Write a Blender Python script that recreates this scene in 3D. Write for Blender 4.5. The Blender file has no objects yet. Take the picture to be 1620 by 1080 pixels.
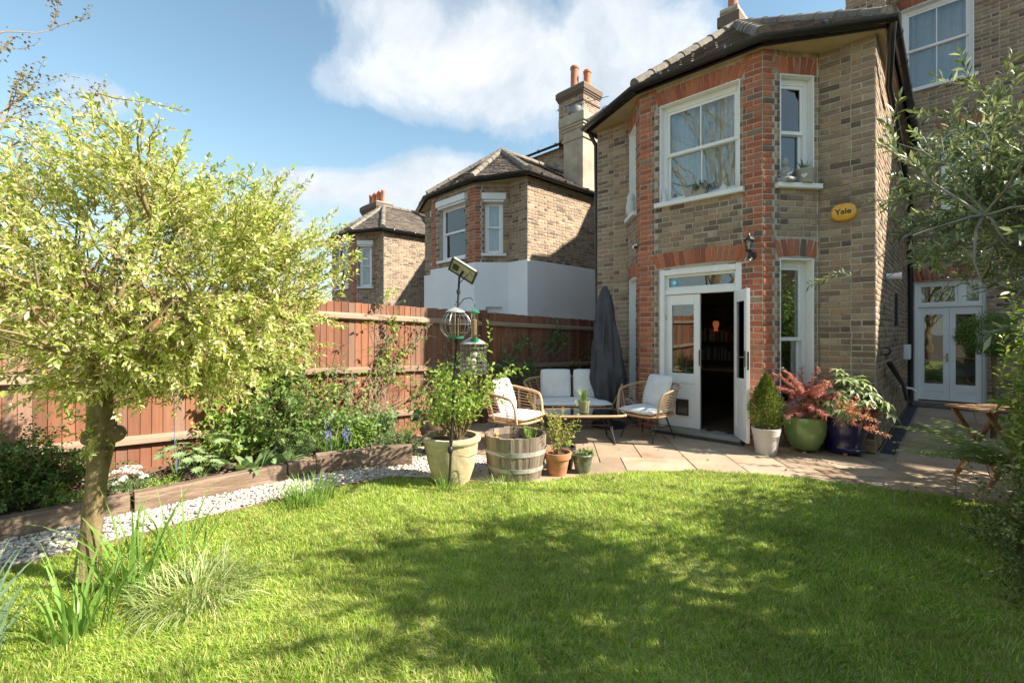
import bpy, bmesh, math, random
import numpy as np
from mathutils import Vector, Matrix, noise

scene = bpy.context.scene
col = scene.collection
R = math.radians

# ------------------------------------------------------------------ camera
cam_d = bpy.data.cameras.new('camera')
cam = bpy.data.objects.new('camera', cam_d)
col.objects.link(cam)
cam.location = (0, 0, 1.45)
cam.rotation_euler = (R(90), 0, R(43.5))
cam_d.sensor_width = 36
cam_d.lens = 36 * 735 / 1620
cam_d.shift_y = -(540 - 525) / 1620
cam_d.clip_start = .02
cam_d.clip_end = 3000
scene.camera = cam

# ------------------------------------------------------------------ sun and sky
SUN_TO = Vector((1.15, .65, 1.0)).normalized()
SUN_EL = math.asin(SUN_TO.z)
SUN_AZ = math.atan2(SUN_TO.x, SUN_TO.y)
sun_d = bpy.data.lights.new('sun', 'SUN')
sun = bpy.data.objects.new('sun', sun_d)
col.objects.link(sun)
sun_d.energy = 2.65
sun_d.angle = R(.55)
sun_d.color = (1.0, .91, .78)
sun.rotation_euler = (-SUN_TO).to_track_quat('-Z', 'Y').to_euler()

world = bpy.data.worlds.new('World')
scene.world = world
world.use_nodes = True
scene.view_settings.view_transform = 'Standard'
scene.view_settings.look = 'None'
scene.view_settings.gamma = 1
scene.view_settings.use_curve_mapping = False
scene.view_settings.exposure = 2.3


class NT:
    """thin wrapper round a node tree"""
    def __init__(s, tree):
        s.t = tree

    def n(s, typ, **kw):
        nd = s.t.nodes.new(typ)
        for k, v in kw.items():
            setattr(nd, k, v)
        return nd

    def l(s, a, b):
        s.t.links.new(a, b)

    def math(s, op, a, b=None, c=None, clamp=False):
        nd = s.n('ShaderNodeMath', operation=op)
        nd.use_clamp = clamp
        for i, x in enumerate((a, b, c)):
            if x is None:
                continue
            if isinstance(x, (int, float)):
                nd.inputs[i].default_value = x
            else:
                s.l(x, nd.inputs[i])
        return nd.outputs[0]

    def mix(s, fac, a, b, mode='MIX'):
        nd = s.n('ShaderNodeMix', data_type='RGBA', blend_type=mode)
        for i, x in ((0, fac), (6, a), (7, b)):
            if isinstance(x, (int, float)):
                nd.inputs[i].default_value = x
            elif isinstance(x, (tuple, list)):
                nd.inputs[i].default_value = (*x[:3], 1)
            else:
                s.l(x, nd.inputs[i])
        return nd.outputs[2]

    def noise(s, vec, scale, detail=4, rough=.55, dist=0):
        nd = s.n('ShaderNodeTexNoise')
        nd.inputs['Scale'].default_value = scale
        nd.inputs['Detail'].default_value = detail
        nd.inputs['Roughness'].default_value = rough
        nd.inputs['Distortion'].default_value = dist
        if vec is not None:
            s.l(vec, nd.inputs['Vector'])
        return nd

    def ramp(s, fac, stops, interp='LINEAR'):
        nd = s.n('ShaderNodeValToRGB')
        cr = nd.color_ramp
        cr.interpolation = interp
        while len(cr.elements) < len(stops):
            cr.elements.new(.5)
        for e, (p, c) in zip(cr.elements, stops):
            e.position = p
            e.color = (*c[:3], 1) if isinstance(c, (tuple, list)) else (c, c, c, 1)
        if fac is not None:
            s.l(fac, nd.inputs[0])
        return nd.outputs[0]


def build_world():
    t = NT(world.node_tree)
    bg = world.node_tree.nodes['Background']
    sky = t.n('ShaderNodeTexSky', sky_type='NISHITA')
    sky.sun_disc = False
    sky.sun_elevation = SUN_EL
    sky.sun_rotation = SUN_AZ
    sky.air_density = 1.0
    sky.dust_density = .25
    sky.ozone_density = 1.6
    tc = t.n('ShaderNodeTexCoord')
    d = tc.outputs['Generated']
    sep = t.n('ShaderNodeSeparateXYZ')
    t.l(d, sep.inputs[0])
    # cloud sheet: direction projected on a flat layer, so clouds thin towards the horizon
    zz = t.math('ADD', t.math('MAXIMUM', sep.outputs[2], 0.0), .22)
    cmb = t.n('ShaderNodeCombineXYZ')
    t.l(t.math('DIVIDE', sep.outputs[0], zz), cmb.inputs[0])
    t.l(t.math('DIVIDE', sep.outputs[1], zz), cmb.inputs[1])
    n1 = t.noise(cmb.outputs[0], 1.15, 9, .56, .15)
    n2 = t.noise(d, 5.5, 10, .66, .25)
    base = t.math('ADD', t.math('MULTIPLY', n1.outputs['Fac'], .5), t.math('MULTIPLY', n2.outputs['Fac'], .5))
    # the individual clouds seen above the garden: soft lobes in direction space
    def lobe(px, py, wx, wy, amp):
        a = (px - 810) / 735
        v = Vector((-math.sin(R(43.5)) + a * math.cos(R(43.5)), math.cos(R(43.5)) + a * math.sin(R(43.5)), (525 - py) / 735)).normalized()
        az, el = math.atan2(v.x, v.y), math.asin(v.z)
        da = t.math('DIVIDE', t.math('SUBTRACT', AZ, az), wx)
        de = t.math('DIVIDE', t.math('SUBTRACT', EL, el), wy)
        r2 = t.math('ADD', t.math('MULTIPLY', da, da), t.math('MULTIPLY', de, de))
        return t.math('MULTIPLY', t.math('EXPONENT', t.math('MULTIPLY', r2, -1)), amp)
    AZ = t.math('ARCTAN2', sep.outputs[0], sep.outputs[1])
    EL = t.math('ARCSINE', sep.outputs[2])
    acc = base
    for L in ((640, 60, .18, .09, .18), (800, 130, .18, .09, .17), (960, 70, .20, .13, .17), (560, 130, .09, .05, .14),
              (1080, 110, .12, .12, .10), (140, 150, .075, .055, .36), (200, 158, .05, .03, .14), (60, 60, .05, .04, -.1),
              (560, 300, .17, .035, .32), (690, 275, .11, .05, .27), (470, 285, .10, .03, .2), (450, 360, .12, .035, .2),
              (290, 90, .22, .17, -.25), (340, 230, .20, .07, -.2), (560, 212, .14, .04, -.28), (760, 225, .10, .03, -.16), (720, 20, .05, .04, -.12), (880, 10, .06, .04, -.14), (520, 60, .05, .05, -.1), (1240, 20, .10, .1, -.18), (60, 230, .15, .08, -.18), (40, 40, .12, .1, -.15)):
        acc = t.math('ADD', acc, lobe(*L))
    cover = t.ramp(acc, [(.455, 0), (.56, .4), (.68, .85), (.84, 1)], 'EASE')
    shade = t.ramp(t.noise(d, 4.5, 9, .66, .3).outputs['Fac'], [(.35, (1.05, 1.13, 1.22)), (.64, (1.56, 1.58, 1.61))])
    skyc = t.mix(1, sky.outputs[0], (.36, .375, .315), 'MULTIPLY')
    hz = t.ramp(EL, [(0, .75), (.42, 0)], 'EASE')
    skyc = t.mix(hz, skyc, (.80, .90, .97))
    t.l(t.mix(t.math('MULTIPLY', cover, .94), skyc, shade), bg.inputs['Color'])
    bg.inputs['Strength'].default_value = .15


build_world()

# ------------------------------------------------------------------ materials
MATS = {}


def mat(name, stops, rough=.7, rnd=None, vary=(6, .22), bump=None, metal=0, trans=0, coat=0, coords='pos', spec=.5,
        streak=None, wave=None, tint2=None, stretch=None, grime=None, alpha=None):
    """procedural surface: ramp of base colours picked per piece (rnd = island / object) or by noise, then mottled and bumped"""
    if name in MATS:
        return MATS[name]
    m = bpy.data.materials.new(name)
    MATS[name] = m
    m.use_nodes = True
    t = NT(m.node_tree)
    b = m.node_tree.nodes['Principled BSDF']
    out = m.node_tree.nodes['Material Output']
    geo = t.n('ShaderNodeNewGeometry')
    if coords == 'pos':
        vec = geo.outputs['Position']
    else:
        vec = t.n('ShaderNodeTexCoord').outputs['Object']
    if stretch:
        mp = t.n('ShaderNodeMapping')
        mp.inputs['Scale'].default_value = stretch
        t.l(vec, mp.inputs[0])
        vec = mp.outputs[0]
    if isinstance(stops[0], (int, float)):
        stops = [(0, stops), (1, stops)]
    if rnd == 'island':
        f = geo.outputs['Random Per Island']
    elif rnd == 'object':
        f = t.n('ShaderNodeObjectInfo').outputs['Random']
    else:
        f = t.ramp(t.noise(vec, vary[0] * .6, 5).outputs['Fac'], [(.3, 0), (.7, 1)])
    c = t.ramp(f, stops)
    if vary[1]:
        n = t.noise(vec, vary[0], 6, .6)
        g = t.ramp(n.outputs['Fac'], [(.25, 1 - vary[1]), (.75, 1 + vary[1])])
        c = t.mix(1, c, g, 'MULTIPLY')
    if grime:
        # real soot, lichen or dirt stain with its own irregular outline
        n = t.noise(vec, grime[0], 7, .65, .3)
        c = t.mix(t.ramp(n.outputs['Fac'], [(grime[2], 0), (grime[2] + .14, grime[3])]), c, grime[1])
    t.l(c, b.inputs['Base Color'])
    b.inputs['Roughness'].default_value = rough
    b.inputs['Metallic'].default_value = metal
    b.inputs['Specular IOR Level'].default_value = spec
    if coat:
        b.inputs['Coat Weight'].default_value = coat
        b.inputs['Coat Roughness'].default_value = .08
    if bump:
        bn = t.n('ShaderNodeBump')
        bn.inputs['Strength'].default_value = bump[1]
        bn.inputs['Distance'].default_value = bump[2] if len(bump) > 2 else .01
        t.l(t.noise(vec, bump[0], 6, .65).outputs['Fac'], bn.inputs['Height'])
        t.l(bn.outputs[0], b.inputs['Normal'])
    if trans:
        tr = t.n('ShaderNodeBsdfTranslucent')
        t.l(t.mix(1, c, (1.15, 1.1, .7), 'MULTIPLY'), tr.inputs[0])
        mx = t.n('ShaderNodeMixShader')
        mx.inputs[0].default_value = trans
        t.l(b.outputs[0], mx.inputs[1])
        t.l(tr.outputs[0], mx.inputs[2])
        t.l(mx.outputs[0], out.inputs[0])
    return m


def glass_mat(name, tint=(.9, .95, .95), f0=.09):
    m = bpy.data.materials.new(name)
    m.use_nodes = True
    t = NT(m.node_tree)
    m.node_tree.nodes.remove(m.node_tree.nodes['Principled BSDF'])
    out = m.node_tree.nodes['Material Output']
    lw = t.n('ShaderNodeFresnel')
    lw.inputs[0].default_value = 1.55
    fac = t.math('MULTIPLY_ADD', lw.outputs[0], 1.6, .04, clamp=True)
    tr = t.n('ShaderNodeBsdfTransparent')
    tr.inputs[0].default_value = (*tint, 1)
    gl = t.n('ShaderNodeBsdfGlossy')
    gl.inputs['Roughness'].default_value = .004
    geo = t.n('ShaderNodeNewGeometry')
    bn = t.n('ShaderNodeBump')
    bn.inputs['Strength'].default_value = .05
    bn.inputs['Distance'].default_value = .02
    t.l(t.noise(geo.outputs['Position'], 2.2, 2).outputs['Fac'], bn.inputs['Height'])
    t.l(bn.outputs[0], gl.inputs['Normal'])
    mx = t.n('ShaderNodeMixShader')
    t.l(fac, mx.inputs[0])
    t.l(tr.outputs[0], mx.inputs[1])
    t.l(gl.outputs[0], mx.inputs[2])
    t.l(mx.outputs[0], out.inputs[0])
    MATS[name] = m
    return m


STOCK = [(0, (.18, .125, .088)), (.14, (.26, .183, .122)), (.45, (.315, .226, .147)), (.7, (.35, .254, .163)), (.88, (.385, .29, .187)), (.95, (.36, .205, .12)), (1, (.44, .34, .22))]
REDB = [(0, (.28, .085, .048)), (.35, (.40, .125, .062)), (.7, (.47, .16, .08)), (1, (.36, .15, .09))]
DARKB = [(0, (.11, .078, .06)), (.6, (.19, .133, .093)), (1, (.27, .19, .13))]
for _k, _s in (('stock', STOCK), ('red', REDB), ('dark', DARKB)):
    for _r in ('island', 'object'):
        mat(f'{_k}_brick_{_r}', _s, .92, _r, (38, .26), (90, .6, .006), grime=(1.7, (.11, .085, .068), .55, .5) if _k != 'red' else (3, (.13, .06, .04), .6, .45))
M_MORTAR = mat('mortar', [(0, (.39, .345, .285)), (1, (.49, .44, .37))], .95, None, (12, .25), (120, .5, .004), grime=(1.5, (.12, .10, .08), .55, .6))
M_WHITE = mat('white_paint', [(0, (.80, .80, .79)), (1, (.85, .85, .84))], .38, None, (3, .05), (30, .08, .002), grime=(5, (.55, .54, .50), .66, .25))
M_UPVC = mat('white_upvc', (.84, .85, .86), .28, None, (2, .03))
M_RENDER = mat('white_render', [(0, (.78, .78, .78)), (1, (.84, .84, .84))], .8, None, (1.2, .06), (40, .25, .004), grime=(.8, (.60, .60, .58), .6, .3))
M_STONE = mat('painted_sill', (.78, .78, .77), .5, None, (4, .06), (40, .2, .003))
M_BLACK = mat('black_gutter', (.018, .018, .02), .32, None, (3, .3), (20, .1, .002), grime=(4, (.07, .06, .05), .6, .5))
M_IRON = mat('black_iron', (.022, .022, .024), .45, None, (8, .2))
M_SOFFIT = mat('soffit', [(0, (.44, .35, .20)), (1, (.54, .45, .29))], .7, None, (3, .12))
TILE = [(0, (.085, .07, .058)), (.5, (.14, .112, .09)), (1, (.20, .165, .135))]
M_TILE = mat('roof_tile', TILE, .95, 'island', (25, .3), (60, .8, .01), grime=(6, (.24, .22, .17), .57, .65))
M_TILE1 = mat('hip_tile', [(0, (.16, .14, .115)), (1, (.24, .21, .17))], .95, 'object', (22, .35), (50, .8, .012), grime=(8, (.07, .065, .05), .55, .6))
M_LEAD = mat('lead', (.16, .17, .19), .5, None, (6, .2))
M_CEMENT = mat('cement_render', [(0, (.36, .31, .23)), (1, (.44, .385, .29))], .9, None, (3, .18), (25, .4, .01), grime=(1.6, (.22, .19, .14), .56, .5))
M_POT = mat('chimney_pot', (.42, .17, .09), .85, None, (9, .2))
M_GLASS = glass_mat('window_glass')
M_DARK = mat('dark_room', (.035, .03, .027), .9, None, (3, .2))
M_ROOM = mat('room_wall', (.48, .42, .36), .9, None, (3, .1))
M_FLOORB = mat('floorboards', [(0, (.10, .06, .035)), (1, (.16, .10, .06))], .4, 'island', (8, .25))
M_LACE = mat('lace_curtain', (.80, .80, .80), .9, None, (60, .10), (120, .3, .004), trans=.12)
M_CURT = mat('curtain', (.48, .47, .45), .9, None, (10, .1))
M_CHROME = mat('brass_handle', (.42, .33, .18), .3, None, (10, .1), metal=.9)


# ------------------------------------------------------------------ objects
def world_loc(o):
    v = Vector((0, 0, 0))
    while o is not None:
        v += o.location
        o = o.parent
    return v


def setp(o, label=None, cat=None, group=None, kind=None):
    if label:
        o['label'] = label
    if cat:
        o['category'] = cat
    if group:
        o['group'] = group
    if kind:
        o['kind'] = kind
    return o


def thing(name, label, cat, loc=(0, 0, 0), group=None):
    o = bpy.data.objects.new(name, None)
    col.objects.link(o)
    o.location = loc
    o.empty_display_size = .1
    return setp(o, label, cat, group)


def link_mesh(name, me, m, parent=None, loc=(0, 0, 0)):
    o = bpy.data.objects.new(name, me)
    col.objects.link(o)
    o.location = loc
    if parent is not None:
        o.parent = parent
    for x in (m if isinstance(m, (list, tuple)) else [m]):
        if x is not None:
            me.materials.append(x)
    return o


class MB:
    """collects polygons in a local frame M; build() links them as one mesh object"""
    def __init__(s, M=None):
        s.v, s.f, s.mi = [], [], []
        s.M = M or Matrix()

    def add(s, vs, fs, mi=0):
        o = len(s.v)
        M = s.M
        s.v += [tuple(M @ Vector(p)) for p in vs]
        s.f += [tuple(i + o for i in f) for f in fs]
        s.mi += [mi] * len(fs)
        return s

    def box(s, x0, x1, y0, y1, z0, z1, mi=0):
        return s.add([(x0, y0, z0), (x1, y0, z0), (x1, y1, z0), (x0, y1, z0), (x0, y0, z1), (x1, y0, z1), (x1, y1, z1), (x0, y1, z1)],
                     [(0, 3, 2, 1), (4, 5, 6, 7), (0, 1, 5, 4), (1, 2, 6, 5), (2, 3, 7, 6), (3, 0, 4, 7)], mi)

    def tube(s, pts, r, n=6, mi=0, cap=True, closed=False):
        pts = [Vector(p) for p in pts]
        k = len(pts)
        rs = r if isinstance(r, (list, tuple)) else [r] * k
        vs, fs = [], []
        up = None
        for i, p in enumerate(pts):
            if closed:
                d = pts[(i + 1) % k] - pts[i - 1]
            else:
                d = pts[min(i + 1, k - 1)] - pts[max(i - 1, 0)]
            if d.length < 1e-9:
                d = Vector((0, 0, 1))
            d.normalize()
            if up is None:
                up = Vector((0, 0, 1)) if abs(d.z) < .9 else Vector((1, 0, 0))
            a = d.cross(up)
            if a.length < 1e-4:
                a = d.cross(Vector((1, .3, 0)))
            a.normalize()
            b = d.cross(a)
            up = -b if False else up
            for j in range(n):
                th = 2 * math.pi * j / n
                vs.append(p + (a * math.cos(th) + b * math.sin(th)) * rs[i])
        m = k if closed else k - 1
        for i in range(m):
            i2 = (i + 1) % k
            for j in range(n):
                j2 = (j + 1) % n
                fs.append((i * n + j, i2 * n + j, i2 * n + j2, i * n + j2))
        if cap and not closed:
            fs.append(tuple(range(n)))
            fs.append(tuple((k - 1) * n + j for j in reversed(range(n))))
        return s.add(vs, fs, mi)

    def lathe(s, prof, n=24, c=(0, 0, 0), mi=0, closed=False):
        vs, fs = [], []
        for r, z in prof:
            for j in range(n):
                th = 2 * math.pi * j / n
                vs.append((c[0] + r * math.cos(th), c[1] + r * math.sin(th), c[2] + z))
        for i in range(len(prof) - 1):
            for j in range(n):
                j2 = (j + 1) % n
                fs.append((i * n + j, i * n + j2, (i + 1) * n + j2, (i + 1) * n + j))
        return s.add(vs, fs, mi)

    def prism(s, poly, z0, z1, mi=0):
        n = len(poly)
        vs = [(x, y, z0) for x, y in poly] + [(x, y, z1) for x, y in poly]
        fs = [tuple(reversed(range(n))), tuple(range(n, 2 * n))]
        fs += [(i, (i + 1) % n, n + (i + 1) % n, n + i) for i in range(n)]
        return s.add(vs, fs, mi)

    def sphere(s, c, r, n=10, m=7, mi=0, sz=(1, 1, 1)):
        prof = [(max(1e-4, r * math.sin(math.pi * i / m)), -r * math.cos(math.pi * i / m)) for i in range(m + 1)]
        vs, fs = [], []
        for rr, z in prof:
            for j in range(n):
                th = 2 * math.pi * j / n
                vs.append((c[0] + rr * math.cos(th) * sz[0], c[1] + rr * math.sin(th) * sz[1], c[2] + z * sz[2]))
        for i in range(m):
            for j in range(n):
                j2 = (j + 1) % n
                fs.append((i * n + j, i * n + j2, (i + 1) * n + j2, (i + 1) * n + j))
        return s.add(vs, fs, mi)

    def build(s, name, m, parent=None, smooth=None, bevel=0, kind=None, origin=None, label=None):
        me = bpy.data.meshes.new(name)
        org = world_loc(parent) if parent is not None else Vector(origin or (0, 0, 0))
        v = np.array(s.v, dtype=np.float64).reshape(-1, 3) - np.array(org)
        me.from_pydata(v.tolist(), [], s.f)
        o = link_mesh(name, me, m, parent, origin or (0, 0, 0) if parent is None else (0, 0, 0))
        if len(set(s.mi)) > 1:
            me.polygons.foreach_set('material_index', s.mi)
        if smooth is not None:
            me.polygons.foreach_set('use_smooth', [True] * len(me.polygons))
            if smooth < 180:
                me.set_sharp_from_angle(angle=R(smooth))
        if bevel:
            bv = o.modifiers.new('bevel', 'BEVEL')
            bv.width = bevel
            bv.segments = 2
            bv.limit_method = 'ANGLE'
        if kind:
            o['kind'] = kind
        if label:
            o['label'] = label
        me.update()
        return o


def np_mesh(name, V, F, m, parent=None, loc=(0, 0, 0), smooth=False):
    """mesh from arrays: V (n,3), F (k,3 or 4)"""
    me = bpy.data.meshes.new(name)
    V = np.asarray(V, dtype=np.float32)
    F = np.asarray(F, dtype=np.int32)
    k = F.shape[1]
    me.vertices.add(len(V))
    me.vertices.foreach_set('co', V.ravel())
    me.loops.add(F.size)
    me.loops.foreach_set('vertex_index', F.ravel())
    me.polygons.add(len(F))
    me.polygons.foreach_set('loop_start', np.arange(0, F.size, k, dtype=np.int32))
    if smooth:
        me.polygons.foreach_set('use_smooth', np.ones(len(F), dtype=bool))
    me.update(calc_edges=True)
    me.validate()
    return link_mesh(name, me, m, parent, loc)


def frame2(p0, p1, z=0):
    """local frame on a wall seen from outside: x along the wall to the right, y inwards, z up"""
    d = Vector((p1[0] - p0[0], p1[1] - p0[1], 0))
    L = d.length
    d.normalize()
    inn = Vector((-d.y, d.x, 0))
    M = Matrix(((d.x, inn.x, 0, p0[0]), (d.y, inn.y, 0, p0[1]), (0, 0, 1, z), (0, 0, 0, 1)))
    return M, L


CAM = np.array((0, 0, 1.45))


def to_px(p):
    s, c = math.sin(R(43.5)), math.cos(R(43.5))
    d = -s * p[0] + c * p[1]
    if d < .1:
        return None
    return 810 + 735 * (c * p[0] + s * p[1]) / d, 525 - 735 * (p[2] - 1.45) / d, d
# ------------------------------------------------------------------ brick walls
GAUGE = .076
UNIT = {}


def unit_brick():
    if 'b' not in UNIT:
        # front face with softly worn edges, four sides, no back: 13 faces
        x, z, e = .5, .5, .03
        ez = .09
        vs = [(-x, 1, -z), (x, 1, -z), (x, 1, z), (-x, 1, z),
              (-x, .15, -z), (x, .15, -z), (x, .15, z), (-x, .15, z),
              (-x + e, 0, -z + ez), (x - e, 0, -z + ez), (x - e, 0, z - ez), (-x + e, 0, z - ez)]
        fs = [(0, 1, 5, 4), (1, 2, 6, 5), (2, 3, 7, 6), (3, 0, 4, 7), (4, 5, 9, 8), (5, 6, 10, 9), (6, 7, 11, 10), (7, 4, 8, 11), (8, 9, 10, 11)]
        UNIT['b'] = (vs, fs)
    return UNIT['b']


class Bricks:
    """gathers every brick of one building, then builds the 300 that show largest one by one and joins the rest"""
    def __init__(s, seed):
        s.items = []
        s.r = random.Random(seed)

    def put(s, M, uc, zc, ln, cls, h=.0635, rot=0, vertical=False):
        s.items.append((M, uc, zc, ln, h, cls, s.r.uniform(-.0045, .0035), rot + s.r.gauss(0, .004)))

    def mats(s, it):
        M, uc, zc, ln, h, cls, pr, rot = it
        return M @ Matrix.Translation((uc, -.005 + pr, zc)) @ Matrix.Rotation(rot, 4, 'Y') @ Matrix.Diagonal((ln, .03, h, 1))

    def build(s, parent, singles=300):
        vs, fs = unit_brick()
        scored = []
        for i, it in enumerate(s.items):
            M = it[0]
            p = M @ Vector((it[1], 0, it[2]))
            q = to_px(p)
            sc = 0
            if q and -10 < q[0] < 1630 and -10 < q[1] < 1090:
                inn = M.to_3x3() @ Vector((0, 1, 0))
                view = (p - Vector(CAM)).normalized()
                f = inn.dot(view)
                if f > .05:
                    sc = f * it[3] * it[4] / q[2] ** 2
            scored.append((sc, i))
        scored.sort(reverse=True)
        one = {i for sc, i in scored[:singles] if sc > 0}
        org = world_loc(parent)
        meshes = {}
        for i in sorted(one):
            it = s.items[i]
            c = it[5]
            if c not in meshes:
                me = bpy.data.meshes.new('brick')
                me.from_pydata(vs, [], fs)
                me.materials.append(MATS[c + '_brick_object'])
                meshes[c] = me
            o = bpy.data.objects.new('brick', meshes[c])
            o.matrix_world = Matrix.Translation(-org) @ s.mats(it)
            o.parent = parent
            col.objects.link(o)
        V = np.array([(*v, 1) for v in vs])
        for c in ('stock', 'red', 'dark'):
            idx = [i for i, it in enumerate(s.items) if it[5] == c and i not in one]
            if not idx:
                continue
            AV = np.concatenate([V @ np.array(s.mats(s.items[i])).T[:, :3] for i in idx])
            n = len(vs)
            F = np.array(fs)
            AF = (F[None] + (np.arange(len(idx)) * n)[:, None, None]).reshape(-1, 4)
            o = np_mesh('brickwork', AV - np.array(org), AF, MATS[c + '_brick_island'], parent)
            o['kind'] = 'stuff'


def subtract(iv, holes):
    out = [iv]
    for a, b in holes:
        nx = []
        for x0, x1 in out:
            if b <= x0 or a >= x1:
                nx.append((x0, x1))
                continue
            if a > x0:
                nx.append((x0, a))
            if b < x1:
                nx.append((b, x1))
        out = nx
    return out


def brick_facet(B, p0, p1, z0, z1, holes=(), zones=(), thick=.22, mortar=None, skip=(), k0=0, cut=None, dflt='stock'):
    """courses of stretchers and headers between z0 and z1; holes = openings (u0,u1,za,zb);
    skip = more areas without ordinary bricks (arches); zones = (u0,u1,class,toothing)"""
    M, L = frame2(p0, p1)
    r = B.r
    nz = int((z1 - z0) / GAUGE)
    for k in range(nz):
        zc = z0 + (k + .5) * GAUGE
        if zc + .02 > z1:
            break
        hs = [(a, b) for a, b, za, zb in list(holes) + list(skip) if za < zc < zb]
        ivs = subtract((0, L), hs)
        par = (k + k0) % 2
        # zone boundaries toothed course by course
        cuts = []
        for (a, b, c, t) in zones:
            tt = t if par else -t
            cuts.append((a + (0 if a < .02 else -tt), b + (0 if b > L - .02 else tt), c))
        segs = []
        for x0, x1 in ivs:
            pts = [x0, x1]
            for a, b, c in cuts:
                for e in (a, b):
                    if x0 + .03 < e < x1 - .03:
                        pts.append(e)
            pts.sort()
            for a, b in zip(pts, pts[1:]):
                mid = (a + b) / 2
                cl = dflt
                for za, zb, c in cuts:
                    if za <= mid <= zb:
                        cl = c
                segs.append((a, b, cl))
        for a, b, cl in segs:
            if cut and cut(M @ Vector(((a + b) / 2, 0, zc))):
                continue
            u = a
            hd = par
            if b - a < .30:
                n = 1 if b - a < .16 or (par and b - a < .24) else 2
                sizes = [(b - a) / n] * n
                if n == 2 and b - a > .2:
                    w = .108 if par else (b - a) - .108
                    sizes = [w, b - a - w]
            else:
                sizes = []
                while u < b - .001:
                    w = .108 if hd else .222
                    w = w * r.uniform(.97, 1.03)
                    if b - u - w < .05:
                        w = b - u
                    sizes.append(w)
                    u += w
                    hd = 1 - hd
            u = a
            for w in sizes:
                c2 = cl
                if cl == 'red' and r.random() < .10:
                    c2 = 'dark'
                elif cl == 'stock' and r.random() < .11:
                    c2 = 'dark'
                elif cl == 'dark' and r.random() < .25:
                    c2 = 'stock'
                if w > .03:
                    B.put(M, u + w / 2, zc + r.uniform(-.0015, .0015), w - .0135, c2)
                u += w
    if mortar is not None:
        xs = sorted({0, L, *[max(0, min(L, h[i])) for h in holes for i in (0, 1)]})
        zs = sorted({z0, z1, *[max(z0, min(z1, h[i])) for h in holes for i in (2, 3)]})
        old = mortar.M
        mortar.M = M
        for xa, xb in zip(xs, xs[1:]):
            for za, zb in zip(zs, zs[1:]):
                mx, mz = (xa + xb) / 2, (za + zb) / 2
                if any(h[0] < mx < h[1] and h[2] < mz < h[3] for h in holes):
                    continue
                mortar.box(xa, xb, .002, thick, za, zb)
        mortar.M = old
    return M, L


def soldier_arch(B, M, u0, u1, z, h=.225, rise=.05, splay=.10, cls='red', w=.072):
    """flat gauged arch: bricks on end, fanning a little, over an opening"""
    n = max(3, int(round((u1 - u0 + .06) / w)))
    for i in range(n):
        t = (i + .5) / n * 2 - 1
        u = (u0 + u1) / 2 + t * (u1 - u0 + .06) / 2
        B.put(M, u + t * splay * .35, z + h / 2 + rise * (1 - t * t), (u1 - u0 + .06) / n * 1.07 - .010, cls if B.r.random() > .02 else 'dark', h=h - .006, rot=t * splay / h * .8)


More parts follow.
